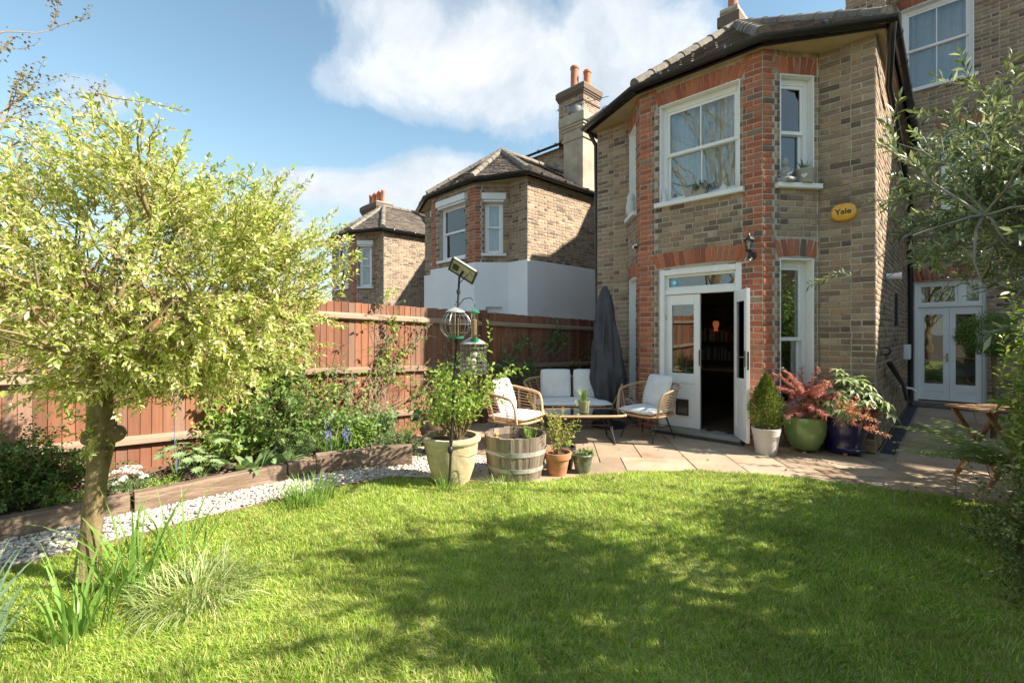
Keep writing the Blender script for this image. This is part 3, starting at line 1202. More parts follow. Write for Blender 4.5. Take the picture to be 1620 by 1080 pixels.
pipe('overflow_pipe', [(-.66, 10.4, .5), (-.5, 10.4, .49), (-.45, 10.4, .44)], .018, M_UPVC, house)
bb = MB()
bb.box(-.665, -.63, 9.4, 9.62, 1.55, 2.05)
bb.build('air_brick', M_IRON, house)

# alarm sounder with its printed name
ab = thing('alarm_box', 'yellow oval burglar alarm box lettered Yale, high on the brick wall', 'alarm box', (-.98, 7.01, 2.93))
Ms = Matrix.Translation((-.98, 7.01, 2.93)) @ Matrix.Rotation(R(90), 4, 'X')
s = MB(Ms)
def ell(rx, ry, z0, z1, mb, top=.9):
    n = 40
    vs, fs = [], []
    ring = [(1, z0), (1, z1 - .028), (.95, z1 - .010), (.80, z1)]
    for k, z in ring:
        for j in range(n):
            th = 2 * math.pi * j / n
            e = .8
            cx, sx = math.cos(th), math.sin(th)
            vs.append((rx * k * math.copysign(abs(cx) ** e, cx), ry * k * math.copysign(abs(sx) ** e, sx), z))
    for i in range(3):
        for j in range(n):
            fs.append((i * n + j, i * n + (j + 1) % n, (i + 1) * n + (j + 1) % n, (i + 1) * n + j))
    fs.append(tuple(3 * n + j for j in range(n)))
    mb.add(vs, fs)
ell(.132, .108, -.03, .058, s)
s.build('housing', mat('alarm_yellow', (.72, .36, .03), .35, coat=.3), ab, smooth=50)


def text_mesh(name, body, size, M, m, parent, depth=.001, bold=0, sx=1.0, shear=0):
    cu = bpy.data.curves.new(name, 'FONT')
    cu.body = body
    cu.size = size
    cu.extrude = depth
    cu.offset = bold
    cu.align_x = 'CENTER'
    cu.align_y = 'CENTER'
    cu.shear = shear
    o = bpy.data.objects.new('t', cu)
    me = bpy.data.meshes.new_from_object(o)
    bpy.data.objects.remove(o)
    me.transform(Matrix.Diagonal((sx, 1, 1, 1)))
    me.transform(M)
    org = world_loc(parent)
    me.transform(Matrix.Translation(-org))
    me.materials.clear()
    return link_mesh(name, me, m, parent)


text_mesh('lettering', 'Yale', .088, Ms @ Matrix.Translation((0, 0, .0592)), mat('black_print', (.012, .012, .012), .4), ab, bold=.0022, sx=1.1)

# wall lantern on the brick pier
ln = thing('wall_lantern', 'black carriage lantern with sensor fixed to red brick pier beside the doors', 'wall lamp', (-1.86, 6.40, 2.42))
Z = 2.42
p = MB()
p.lathe([(.0001, -.0), (.045, 0), (.045, .02), (.0001, .02)], 16)
pl = MB(Matrix.Translation((-1.86, 6.414, Z)) @ Matrix.Rotation(R(90), 4, 'X'))
pl.lathe([(.05, 0), (.05, .012), (.03, .022), (.0001, .022)], 18)
pl.build('back_plate', M_IRON, ln, smooth=40)
ar = MB()
ar.tube([(-1.86, 6.40, Z), (-1.86, 6.36, Z - .03), (-1.86, 6.31, Z - .02), (-1.86, 6.295, Z + .03)], .010, 8)
ar.lathe([(.0001, 0), (.022, .004), (.038, .02), (.05, .03), (.05, .036), (.0001, .036)], 6, (-1.86, 6.295, Z + .03))
ar.build('bracket', M_IRON, ln, smooth=40)
gl = MB()
gl.lathe([(.036, 0), (.048, .115)], 6, (-1.86, 6.295, Z + .066))
gl.build('lamp_glass', M_GLASS, ln)
fr = MB()
for k in range(6):
    th = math.pi / 3 * k
    fr.tube([(-1.86 + .037 * math.cos(th), 6.295 + .037 * math.sin(th), Z + .062), (-1.86 + .05 * math.cos(th), 6.295 + .05 * math.sin(th), Z + .183)], .0035, 5)
fr.lathe([(.066, 0), (.066, .006), (.03, .045), (.012, .05), (.012, .065), (.004, .09), (.0001, .09)], 6, (-1.86, 6.295, Z + .183))
fr.build('lamp_cage', M_IRON, ln)
bu = MB()
bu.lathe([(.008, 0), (.008, .03), (.018, .06), (.018, .08), (.0001, .1)], 10, (-1.86, 6.295, Z + .066))
bu.build('bulb', mat('frosted_bulb', (.7, .7, .66), .4), ln, smooth=60)
se = MB()
se.sphere((-1.86, 6.345, Z - .05), .026, 10, 8)
se.build('motion_sensor', M_IRON, ln, smooth=180)
se = MB()
se.sphere((-1.86, 6.325, Z - .062), .014, 8, 6)
se.build('sensor_lens', M_UPVC, ln, smooth=180)
pipe('cable', [(-1.86, 6.40, Z - .04), (-1.9, 6.40, Z - .075), (-1.99, 6.405, Z - .08)], .004, M_UPVC, ln)

# security camera and owl under the left bay window
sc = thing('security_camera', 'small white bullet camera with black face on the bay corner', 'camera', (-3.55, 6.56, 2.76))
c = MB()
c.tube([(-3.56, 6.585, 2.80), (-3.56, 6.53, 2.79)], .022, 10)
c.build('mount', M_UPVC, sc, smooth=40)
c = MB()
c.tube([(-3.60, 6.55, 2.77), (-3.53, 6.47, 2.745)], .032, 12)
c.build('body', M_UPVC, sc, smooth=40)
c = MB()
c.tube([(-3.529, 6.469, 2.7445), (-3.525, 6.464, 2.743)], .028, 12)
c.build('lens', M_IRON, sc)
pf = Ml @ Vector((.34, -.03, 3.33))
ow = thing('owl_ornament', 'white owl figurine standing on the narrow left bay sill', 'ornament', pf)
MW = mat('white_plaster', (.62, .61, .58), .7, None, (25, .12), (60, .4, .004))
b = MB(Matrix.Translation(pf))
b.lathe([(.0001, 0), (.06, .0), (.075, .05), (.082, .12), (.07, .19), (.055, .215), (.062, .24), (.066, .28), (.05, .325), (.0001, .34)], 16)
b.build('body', MW, ow, smooth=60)
b = MB(Matrix.Translation(pf))
for s_ in (-1, 1):
    b.lathe([(.016, 0), (.0001, .05)], 8, (s_ * .035, -.01, .315))
b.build('ear', MW, ow)

# ------------------------------------------------------------------ ground: earth sheet to the horizon
g = MB()
g.box(-400, 400, -300, 500, -.6, -.12)
setp(g.build('ground', mat('earth', [(0, (.10, .08, .055)), (1, (.16, .13, .085))], .95, None, (.6, .25), (6, .5, .05))), kind='structure')

# patio: riven sandstone slabs on a mortar bed
def lawn_edge():
    """front edge of the lawn against patio, right border and gravel, anticlockwise"""
    pts = [(-4.08, -6.5), (-4.12, -2.5), (-4.16, -.6), (-4.17, .4), (-4.19, 1.3), (-4.16, 2.0), (-4.02, 2.52), (-3.66, 2.78), (-3.2, 3.06), (-2.88, 3.45), (-2.64, 3.99), (-2.31, 4.43), (-1.95, 4.83), (-1.45, 5.16), (-.93, 5.36), (-.45, 5.47), (.0, 5.58), (.35, 5.66),
           (.42, 5.0), (.36, 4.2), (.30, 3.4), (.34, 2.6), (.5, 1.5), (.6, -1), (.7, -6.5)]
    return pts


LAWN = lawn_edge()
GRAVEL = [(-4.95, -6.5), (-4.16, -6.5), (-4.14, -2.5), (-4.19, -.6), (-4.20, .4), (-4.22, 1.3), (-4.19, 2.0), (-4.04, 2.55), (-3.66, 2.85), (-3.35, 3.05), (-3.5, 3.6), (-4.2, 3.75), (-4.9, 3.6)]


def inside(poly, x, y):
    c = False
    j = len(poly) - 1
    for i in range(len(poly)):
        xi, yi = poly[i]
        xj, yj = poly[j]
        if (yi > y) != (yj > y) and x < (xj - xi) * (y - yi) / (yj - yi) + xi:
            c = not c
        j = i
    return c


SAND = [(0, (.28, .20, .135)), (.3, (.38, .285, .195)), (.6, (.46, .355, .25)), (.85, (.35, .24, .155)), (1, (.45, .375, .285))]
M_SLAB = mat('sandstone', SAND, .72, 'object', (2.6, .22), (9, .5, .012), grime=(1.7, (.27, .15, .075), .54, .6))
bed = MB()
bed.prism([(-5.6, 3.75), (-3.5, 3.6), (-3.35, 3.02), (-2.6, 2.2), (1.6, 2.2), (1.6, 12.1), (-.66, 12.1), (-.66, 7.3), (-4.6, 7.3), (-4.6, 12.1), (-5.6, 12.1)], -.10, -.014)
bed_o = setp(bed.build('patio', mat('patio_joint', [(0, (.30, .25, .18)), (1, (.38, .32, .24))], .95, None, (9, .25), (60, .5, .004))), kind='structure')
rr = random.Random(5)


def slab(poly, z=0.0):
    cx = sum(p[0] for p in poly) / len(poly)
    cy = sum(p[1] for p in poly) / len(poly)
    n = len(poly)
    g = .007
    def ins(p, k):
        return (p[0] + (cx - p[0]) * k / max(.1, abs(cx - p[0]) + abs(cy - p[1])) , p[1] + (cy - p[1]) * k / max(.1, abs(cx - p[0]) + abs(cy - p[1])))
    top = [ins(p, g * 2.2) for p in poly]
    out = [ins(p, g) for p in poly]
    tilt = [rr.uniform(-.002, .002) for _ in poly]
    m = MB()
    vs = [(x, y, -.03) for x, y in out] + [(x, y, z - .005 + t) for (x, y), t in zip(out, tilt)] + [(x, y, z + t) for (x, y), t in zip(top, tilt)]
    fs = [(i, (i + 1) % n, n + (i + 1) % n, n + i) for i in range(n)] + [(n + i, n + (i + 1) % n, 2 * n + (i + 1) % n, 2 * n + i) for i in range(n)] + [tuple(2 * n + i for i in range(n))]
    m.add(vs, fs)
    m.build('paving_slab', M_SLAB, bed_o)


def lay(x0, x1, y0, y1, ok, rot=0, c=(0, 0)):
    """random ashlar: pack .3 m modules with slabs of mixed size"""
    U = .25
    nx, ny = int((x1 - x0) / U), int((y1 - y0) / U)
    used = [[False] * ny for _ in range(nx)]
    cr, sr = math.cos(rot), math.sin(rot)
    W = lambda x, y: (c[0] + x * cr - y * sr, c[1] + x * sr + y * cr)
    for j in range(ny):
        for i in range(nx):
            if used[i][j]:
                continue
            sizes = [(3, 2), (2, 2), (2, 1), (2, 3), (1, 2), (1, 1)]
            rr.shuffle(sizes)
            sizes.sort(key=lambda s: -s[0] * s[1] + rr.uniform(0, 3))
            for w, h in sizes + [(1, 1)]:
                if i + w <= nx and j + h <= ny and not any(used[a][b] for a in range(i, i + w) for b in range(j, j + h)):
                    break
            for a in range(i, i + w):
                for b in range(j, j + h):
                    used[a][b] = True
            xa, ya = x0 + i * U, y0 + j * U
            P = [W(xa, ya), W(xa + w * U, ya), W(xa + w * U, ya + h * U), W(xa, ya + h * U)]
            mx, my = W(xa + w * U / 2, ya + h * U / 2)
            if ok(mx, my, P):
                slab(P)


def ok_main(mx, my, P):
    if all(inside(LAWN, *p) for p in P) or inside(GRAVEL, mx, my):
        return False
    if my > 7.1 and -4.6 < mx < -.8:
        return False
    return -5.5 < mx < -.75 and my < 9 and my > 2.3 and not (my < 3.7 and mx < -4)


def ok_right(mx, my, P):
    if all(inside(LAWN, *p) for p in P):
        return False
    return mx > -.78 and mx < 1.5 and my > 5.0


lay(-4.8, 4.8, -4.8, 4.8, ok_main, R(38), (-2.6, 5.0))
lay(-.48, 1.6, 5.2, 12.1, ok_right)
# blue engineering-brick edging along the side wall
eb = MB()
y = 7.0
me_b = None
for k in range(22):
    ya = 7.15 + k * .225
    q = MB()
    q.box(-.64, -.50, ya, ya + .215, -.03, .004 + .002 * (k % 3))
    q.build('edging_brick', mat('blue_brick', [(0, (.03, .032, .05)), (1, (.055, .055, .085))], .5, 'object', (20, .25), (60, .3, .004)), bed_o, bevel=.006)

# lawn sheet, slightly proud of the paving
lm = MB()
zl = .006
n = len(LAWN)
lm.add([(x, y, zl) for x, y in LAWN] + [(x, y, -.05) for x, y in LAWN], [tuple(range(n))] + [(i, n + i, n + (i + 1) % n, (i + 1) % n) for i in range(n)])
setp(lm.build('lawn', mat('lawn_soil', [(0, (.20, .23, .05)), (.5, (.28, .32, .07)), (1, (.40, .37, .14))], .95, None, (2.2, .3), (50, .8, .02))), kind='structure')

# gravel strip and its stones
gp = MB()
GX0, GX1 = -4.86, -4.16
n = len(GRAVEL)
gp.add([(x, y, -.03) for x, y in GRAVEL], [tuple(range(n))])
setp(gp.build('gravel_path', mat('gravel_bed', [(0, (.34, .32, .28)), (1, (.5, .47, .42))], .95, None, (40, .4), (80, .8, .01))), kind='structure')
# border soil along the fence
sm = MB()
nx, ny = 14, 101
vs, fs = [], []
for i in range(nx + 1):
    for j in range(ny + 1):
        y = -6.5 + j * .1
        x = -6.1 + (1.2 - .0) * i / nx
        z = .075 + .05 * noise.noise(Vector((x * 3, y * 3, 0))) + .02 * noise.noise(Vector((x * 14, y * 14, 3)))
        vs.append((x, y, z if 0 < i < nx else -.05))
for i in range(nx):
    for j in range(ny):
        a = i * (ny + 1) + j
        fs.append((a, a + ny + 1, a + ny + 2, a + 1))
sm.add(vs, fs)
M_SOIL = mat('soil', [(0, (.045, .03, .02)), (.6, (.085, .058, .04)), (1, (.14, .10, .07))], .95, None, (18, .4), (45, 1, .02))
setp(sm.build('border_soil', M_SOIL, smooth=180), kind='structure')
sm = MB()
vs, fs = [], []
for i in range(15):
    for j in range(131):
        y = -6.5 + j * .1
        x = .28 + 1.6 * i / 14
        z = .02 + .03 * min(1, i / 3) + .03 * noise.noise(Vector((x * 3, y * 3, 7))) + .012 * noise.noise(Vector((x * 15, y * 15, 3)))
        if y > 5.5:
            z -= .2
        vs.append((x, y, z if i else -.03))
for i in range(14):
    for j in range(130):
        a = i * 131 + j
        fs.append((a, a + 131, a + 132, a + 1))
sm.add(vs, fs)
setp(sm.build('right_border_soil', M_SOIL, smooth=180), kind='structure')


def stones(name, pts, r0, r1, m, seed, flat=.7, zb=0):
    """many small angular pebbles joined in one mesh"""
    rg = np.random.default_rng(seed)
    bmx = bmesh.new()
    bmesh.ops.create_icosphere(bmx, subdivisions=1, radius=1)
    V = np.array([v.co[:] for v in bmx.verts])
    F = np.array([[v.index for v in f.verts] for f in bmx.faces])
    bmx.free()
    n = len(pts)
    jit = 1 + rg.uniform(-.32, .32, (n, len(V), 1))
    S = rg.uniform(r0, r1, (n, 1, 1)) * np.stack([rg.uniform(.7, 1.3, n), rg.uniform(.7, 1.2, n), rg.uniform(flat * .7, flat * 1.2, n)], 1)[:, None, :]
    P = V[None] * jit * S
    a = rg.uniform(0, 6.28, n)
    c, s = np.cos(a)[:, None], np.sin(a)[:, None]
    X = P[..., 0] * c - P[..., 1] * s
    Y = P[..., 0] * s + P[..., 1] * c
    P = np.stack([X, Y, P[..., 2]], -1) + np.asarray(pts)[:, None, :]
    AF = (F[None] + (np.arange(n) * len(V))[:, None, None]).reshape(-1, 3)
    o = np_mesh(name, P.reshape(-1, 3), AF, m)
    return setp(o, kind='stuff')


rg = np.random.default_rng(3)
pts = []
while len(pts) < 15000:
    x, y = rg.uniform(-4.95, -3.3), rg.uniform(-1.6, 3.75)
    if inside(GRAVEL, x, y) and not inside(LAWN, x + .03, y):
        pts.append((x, y, -.02 + rg.uniform(0, .014)))
stones('gravel', pts, .008, .018, mat('white_stone', [(0, (.32, .28, .23)), (.3, (.50, .46, .40)), (.7, (.64, .61, .56)), (1, (.44, .35, .26))], .85, 'island', (40, .12)), 4)
pts = [(rg.uniform(-5.95, -4.93), rg.uniform(-1.6, 3.2), .10 + rg.uniform(-.02, .02)) for _ in range(1500)]
stones('bark_mulch', pts, .012, .03, mat('mulch', [(0, (.05, .03, .02)), (.6, (.13, .085, .06)), (.9, (.22, .15, .11)), (1, (.34, .26, .20))], .95, 'island', (30, .3)), 5, flat=.35)

# low timber edging of the border: old sleepers laid end to end
ed = thing('sleeper_edging', 'row of weathered timber sleepers edging the flower border along the gravel', 'edging', (-4.88, 1, 0))
M_SLEEP = mat('old_sleeper', [(0, (.13, .085, .055)), (.5, (.22, .15, .105)), (1, (.32, .235, .17))], .92, None, (7, .3), (18, .9, .02), stretch=(3, .5, 3), coords='pos', grime=(4, (.05, .04, .03), .6, .6))
for (xa, ya, xb, yb, h) in ((-4.90, -6.4, -4.90, -3.9, .13), (-4.90, -3.88, -4.90, -1.2, .14), (-4.90, -1.18, -4.89, .60, .135), (-4.88, .63, -4.83, 1.80, .14), (-4.83, 1.82, -4.80, 2.08, .15), (-4.80, 2.10, -4.62, 2.62, .185), (-4.61, 2.63, -4.36, 2.98, .20)):
    M, L = frame2((xa, ya), (xb, yb))
    q = MB(M)
    nseg = max(2, int(L / .12))
    vs, fs = [], []
    for i in range(nseg + 1):
        u = L * i / nseg
        w = .012 * noise.noise(Vector((u * 3, ya * 7, 1)))
        t = .010 * noise.noise(Vector((u * 4, ya * 3, 9)))
        for (y, z) in ((-.065 + w, -.06), (-.07 + w, h * .5), (-.062 + w, h - .012 + t), (-.05 + w, h + t), (.05, h + t), (.06, h - .015 + t), (.065, -.06)):
            vs.append((u, y, z))
    m = 7
    for i in range(nseg):
        for j in range(m):
            fs.append((i * m + j, i * m + (j + 1) % m, (i + 1) * m + (j + 1) % m, (i + 1) * m + j))
    fs += [tuple(reversed(range(m))), tuple(nseg * m + j for j in range(m))]
    q.add(vs, fs)
    q.build('sleeper', M_SLEEP, ed, smooth=35)
ed2 = thing('lawn_edging', 'thin sunken timber board between the lawn and white gravel', 'edging', (-4.18, 1, 0))
for i in range(0, 8):
    M, L = frame2(LAWN[i], LAWN[i + 1])
    q = MB(M)
    q.box(.004, L - .004, -.0, .028, -.08, .022)
    q.build('edging_board', M_SLEEP, ed2, bevel=.004)
# ------------------------------------------------------------------ the houses next door
def place(px, py, deg, kx=1.0):
    """plan map that carries the reference corner (-.68,7.19) to (px,py), turned by deg"""
    c, s = math.cos(R(deg)), math.sin(R(deg))
    return lambda x, y: (px + (x + .68) * kx * c - (y - 7.19) * s, py + (x + .68) * kx * s + (y - 7.19) * c)


def hood(parent, M, u0, u1, z):
    q = MB(M)
    q.box(u0 - .07, u1 + .07, -.09, .12, z - .005, z + .15)
    q.box(u0 - .03, u1 + .03, -.055, .10, z - .06, z - .006)
    q.build('window_hood', M_STONE, parent, bevel=.008)


def terrace_block(h, T, seed, yb, ze, zr, x0=-4.58, x1=1.9):
    """main range of the terrace behind a rear wing"""
    B = Bricks(seed)
    mo = MB()
    Ms, _ = brick_facet(B, T(x0, yb), T(x1, yb), 2.5, ze, mortar=mo)
    brick_facet(B, T(x0, yb + 6), T(x0, yb), 2.5, ze, mortar=mo)
    brick_facet(B, T(x1, yb), T(x1, yb + 6), 2.5, ze, mortar=mo)
    mo.build('wall', M_MORTAR, h)
    B.build(h, 0)
    e = [T(x0 - .1, yb - .25), T(x1 + .1, yb - .25), T(x1 + .1, yb + 3.6), T(x0 - .1, yb + 3.6), T(x0 - .1, yb + 7.4), T(x1 + .1, yb + 7.4)]
    roof_plane(h, (*e[0], ze), (*e[1], ze), (*e[2], zr), (*e[3], zr), tile_w=.24, gauge=.2, seed=seed)
    roof_plane(h, (*e[5], ze), (*e[4], ze), (*e[3], zr), (*e[2], zr), tile_w=.24, gauge=.2, seed=seed + 1)
    g = [T(x0 - .1, yb - .31), T(x1 + .1, yb - .31)]
    gutter(h, [(*g[0], ze - .02), (*g[1], ze - .02)])


NH = {'front': [(.39, 1.49, 3.30, 4.70)], 'right_cant': [(.24, .68, 3.33, 4.62), (.26, .66, 1.3, 2.05)], 'left_cant': [(.10, .57, 3.33, 4.62)]}
T2 = place(-7.12, 8.18, -3.2, 1.1)
n2 = thing('rendered_house', 'neighbouring brick house with white rendered ground floor and hipped tiled roof beyond the fence', 'house', (*T2(-2.6, 7.5), 0))
B2, I2, P2, E2 = bay_house(n2, T2, 41, holes=NH, hood=True, band=3.12)
B2.build(n2, 300)
M2f, M2r, M2l = I2['front'][0], I2['right_cant'][0], I2['left_cant'][0]
sash_window(n2, M2f, .39, 1.49, 3.30, 4.70, mull=False, vent=False, curtain=None, mat_f=M_UPVC, sillw=.06)
hood(n2, M2f, .39, 1.49, 4.70)
sash_window(n2, M2r, .24, .68, 3.33, 4.62, mull=False, vent=False, curtain=M_LACE, mat_f=M_UPVC, sillw=.08)
hood(n2, M2r, .24, .68, 4.62)
sash_window(n2, M2l, .10, .57, 3.33, 4.62, mull=False, vent=False, curtain=M_LACE, mat_f=M_UPVC)
hood(n2, M2l, .10, .57, 4.62)
sash_window(n2, M2r, .26, .66, 1.3, 2.05, mull=False, vent=False, sill=False, mat_f=M_UPVC, name='small_window')
rm = MB()
x = [T2(*p) for p in ((-4.3, 7.5), (-.95, 7.5), (-.95, 11), (-4.3, 11))]
rm.prism([T2(*p) for p in ((-3.2, 7.0), (-1.9, 7.0), (-1.0, 7.6), (-.95, 11), (-4.3, 11), (-4.2, 7.6))], 3.0, 3.05)
rm.prism([T2(*p) for p in ((-3.2, 7.0), (-1.9, 7.0), (-1.0, 7.6), (-.95, 11), (-4.3, 11), (-4.2, 7.6))], 4.95, 5.0)
rm.prism([T2(*p) for p in ((-4.3, 11), (-.95, 11), (-.95, 11.1), (-4.3, 11.1))], 0, 5)
rm.build('inner_wall', M_ROOM, n2)
# vent grille in the render, bracket lamp under the eaves
M2s = I2['right_side'][0]
v = MB(M2s)
v.box(.50, .72, -.03, -.0225, 2.02, 2.20)
for k in range(4):
    v.box(.51, .71, -.036, -.0305, 2.035 + k * .042, 2.062 + k * .042)
v.build('air_vent', M_UPVC, n2)
v = MB(M2s)
v.box(2.72, 2.76, -.16, .0, 4.62, 4.68)
v.box(2.70, 2.78, -.20, -.16, 4.36, 4.66)
v.build('wall_bracket', M_IRON, n2, bevel=.004)
# rendered stack rising from the right slope, tall brick stack behind it
st = stack(n2, -1.33, -.72, 9.15, 10.15, 5.0, 7.2, m=M_CEMENT, corbel=True, T=T2)
q = MB()
cx, cy = T2(-1.15, 9.4)
q.lathe([(.10, 0), (.13, .05), (.13, .14), (.18, .16), (.20, .22), (.20, .30), (.0001, .36)], 16, (cx, cy, 7.27))
q.build('flue_cowl', M_LEAD, st, smooth=40)
stack(n2, -4.75, -3.65, 13.3, 14.3, 6, 10.75, pots=[(-4.25, 13.6, .17, .95), (-3.9, 13.9, .16, .75)], seed=52, T=T2)
terrace_block(n2, T2, 53, 12.25, 8.15, 10.2, x0=-6.4, x1=4.2)
# vent pipes on the terrace wall
pv = [T2(-1.9, 12.1), T2(-1.15, 12.1)]
pipe('soil_pipe', [(*pv[0], 5.6), (*pv[0], 8.35)], .05, M_LEAD, n2)
pipe('soil_pipe', [(*pv[1], 5.6), (*pv[1], 8.75)], .07, M_LEAD, n2)
ae = thing('roof_aerial', 'thin television aerial on the roof beside the tall brick chimney', 'aerial', (*T2(-3.2, 12.6), 8.3))
a0 = T2(-3.2, 12.6)
pipe('mast', [(*a0, 8.2), (*a0, 9.65)], .018, M_LEAD, ae)
q = MB()
b0, b1 = T2(-4.1, 12.4), T2(-2.3, 12.8)
q.tube([(*b0, 9.62), (*b1, 9.55)], .012, 5)
for k in range(7):
    t = k / 6
    c = Vector((b0[0] + (b1[0] - b0[0]) * t * .5, b0[1] + (b1[1] - b0[1]) * t * .5, 9.61))
    q.tube([c + Vector((-.05, .22, .1)), c + Vector((.05, -.22, -.1))], .006, 4)
q.build('antenna_array', M_LEAD, ae)

T3 = place(-14.66, 8.99, -3.2, 1.1)
n3 = thing('corner_house', 'furthest brick house with grey tiled hipped roof and red piers left of the rendered one', 'house', (*T3(-2.6, 7.5), 0))
NH3 = {'front': [(.39, 1.49, 3.10, 4.70)], 'right_cant': [(.24, .69, 3.10, 4.62)], 'left_cant': [(.10, .57, 3.10, 4.62)]}
B3, I3, P3, E3 = bay_house(n3, T3, 61, holes=NH3, hood=True)
B3.build(n3, 300)
for nm, (a, b, za, zb) in (('front', NH3['front'][0]), ('right_cant', NH3['right_cant'][0])):
    sash_window(n3, I3[nm][0], a, b, za, zb, mull=False, vent=False, curtain=M_LACE, mat_f=M_UPVC)
    hood(n3, I3[nm][0], a, b, zb)
terrace_block(n3, T3, 63, 12.25, 7.6, 9.2)
stack(n3, -6.75, -5.35, 9.4, 10.1, 3, 7.55, pots=[(-6.55 + .21 * k, 9.75 + .05 * (k % 2), .085, .62) for k in range(6)], seed=62, T=T3)

# next wing to the right, standing outside the frame: its eaves throw the shade on the path
TR = lambda x, y: (6.3 + (-4.7 - x) * -1, y) if False else (x + 11.0, y)
nr = thing('right_hand_house', 'brick wing of the next house to the right, outside the picture', 'house', (8.4, 7.2, 0))
BR = Bricks(71)
mo = MB()
PR = [TR(*p) for p in ((-4.58, 12.1), (-4.58, 7.19), (-3.97, 7.03), (-3.43, 6.42), (-1.74, 6.42), (-1.24, 7.03), (-.68, 7.03), (-.66, 12.1))]
for a, b in zip(PR, PR[1:]):
    M, L = frame2(a, b)
    mo.M = M
    mo.box(0, L, 0, .2, 0, 5.02)
mo.build('wall', MATS['stock_brick_island'], nr)
ER = [TR(*p) for p in ((-4.70, 12.1), (-4.70, 7.04), (-3.42, 6.22), (-1.74, 6.22), (-.53, 7.04), (-.53, 12.1))]
e3 = [(*p, 5.1) for p in ER]
A, Gq = (*TR(-2.6, 8.15), 6.5), (*TR(-2.6, 12.1), 6.5)
roof_plane(nr, e3[2], e3[3], A, tile_w=.3, gauge=.25)
roof_plane(nr, e3[3], e3[4], A, tile_w=.3, gauge=.25)
roof_plane(nr, e3[1], e3[2], A, tile_w=.3, gauge=.25)
roof_plane(nr, e3[4], e3[5], Gq, A, tile_w=.3, gauge=.25)
roof_plane(nr, e3[0], e3[1], A, Gq, tile_w=.3, gauge=.25)

Bk.build(house, 300)

# ------------------------------------------------------------------ closeboard fence on the left boundary
FX = lambda y: -5.5 + .056 * (y - 5.1)
FTOP = lambda y: 1.84 - .0284 * (y - 2.62)
fence = thing('board_fence', 'reddish brown closeboard fence with rails and posts along the flower border', 'fence', (-5.5, 5.1, 0))
FB = [(0, (.16, .066, .038)), (.3, (.23, .094, .050)), (.6, (.29, .122, .064)), (.85, (.19, .10, .065)), (1, (.28, .165, .115))]
M_BOARD = mat('fence_board', FB, .88, 'object', (5, .2), (14, .5, .006), stretch=(8, 8, .7), grime=(2.2, (.20, .14, .10), .60, .45))
M_RAIL = mat('fence_rail', [(0, (.25, .165, .11)), (1, (.36, .26, .19))], .9, 'object', (6, .2), (16, .5, .006), stretch=(6, .6, 6))
rr = random.Random(77)
UNIT_BOARD = []
for k in range(4):
    q = MB()
    # feather-edged board, 1 m tall unit, sawn face
    vs = []
    for z in (0, .33, .66, 1):
        w = rr.uniform(-.002, .002)
        vs += [(.0 + w, -.052, z), (.018 + w, -.052, z), (.009 + w, .046, z), (.0 + w, .046, z)]
    fs = []
    for i in range(3):
        for j in range(4):
            fs.append((i * 4 + j, i * 4 + (j + 1) % 4, (i + 1) * 4 + (j + 1) % 4, (i + 1) * 4 + j))
    fs += [(3, 2, 1, 0), (12, 13, 14, 15)]
    me = bpy.data.meshes.new('board')
    me.from_pydata(vs, [], fs)
    me.materials.append(M_BOARD)
    UNIT_BOARD.append(me)
y = -6.4
fo = Vector(fence.location)
yaw = math.atan2(.056, 1)
while y < 12.0:
    o = bpy.data.objects.new('board', UNIT_BOARD[rr.randrange(4)])
    h = FTOP(y) - .12 + rr.uniform(-.006, .006)
    o.matrix_world = Matrix.Translation(Vector((FX(y), y, .12)) - fo) @ Matrix.Rotation(-yaw, 4, 'Z') @ Matrix.Rotation(rr.gauss(0, .003), 4, 'X') @ Matrix.Diagonal((1, 1, h, 1))
    o.parent = fence
    col.objects.link(o)
    y += .0905
POSTS = [-4.4, -1.23, 1.93, 5.08, 8.2, 11.3]
for py in POSTS:
    q = MB(Matrix.Translation((FX(py) + .02, py, 0)) @ Matrix.Rotation(-yaw, 4, 'Z'))
    q.box(-.03, .075, -.05, .05, -.1, FTOP(py) + .03)
    q.build('post', M_BOARD, fence, bevel=.006)
for ya, yb in zip([-6.4] + POSTS, POSTS + [12]):
    for dz in (.165, .86, 1.47):
        M, L = frame2((FX(ya + .05) + .019, ya + .05), (FX(yb - .05) + .019, yb - .05))
        q = MB(M)
        za, zb = FTOP(ya) - dz, FTOP(yb) - dz
        sl = (zb - za)
        # arris rail: triangular section, sloping top
        vs = [(0, -.058, za - .045), (0, -.058, za + .0), (0, 0, za + .028), (0, 0, za - .06),
              (L, -.058, zb - .045), (L, -.058, zb + .0), (L, 0, zb + .028), (L, 0, zb - .06)]
        q.add(vs, [(0, 1, 2, 3), (7, 6, 5, 4), (0, 4, 5, 1), (1, 5, 6, 2), (3, 2, 6, 7), (0, 3, 7, 4)])
        q.build('rail', M_RAIL, fence)
    M, L = frame2((FX(ya + .05), ya + .05), (FX(yb - .05), yb - .05))
    q = MB(M)
    q.box(0, L, -.02, .012, -.02, .125)
    q.build('gravel_board', M_BOARD, fence)
# ------------------------------------------------------------------ rattan furniture
M_RATTAN = mat('rattan', [(0, (.40, .235, .12)), (.5, (.50, .31, .17)), (1, (.58, .39, .235))], .55, 'island', (40, .15), (120, .3, .002), coords='obj')
M_CUSH = mat('cream_cushion', [(0, (.74, .735, .71)), (1, (.79, .785, .765))], .95, None, (9, .05), (220, .25, .002), coords='obj')


def superell(a, b, th, e=.62):
    c, s = math.cos(th), math.sin(th)
    return a * math.copysign(abs(c) ** e, c), b * math.copysign(abs(s) ** e, s)


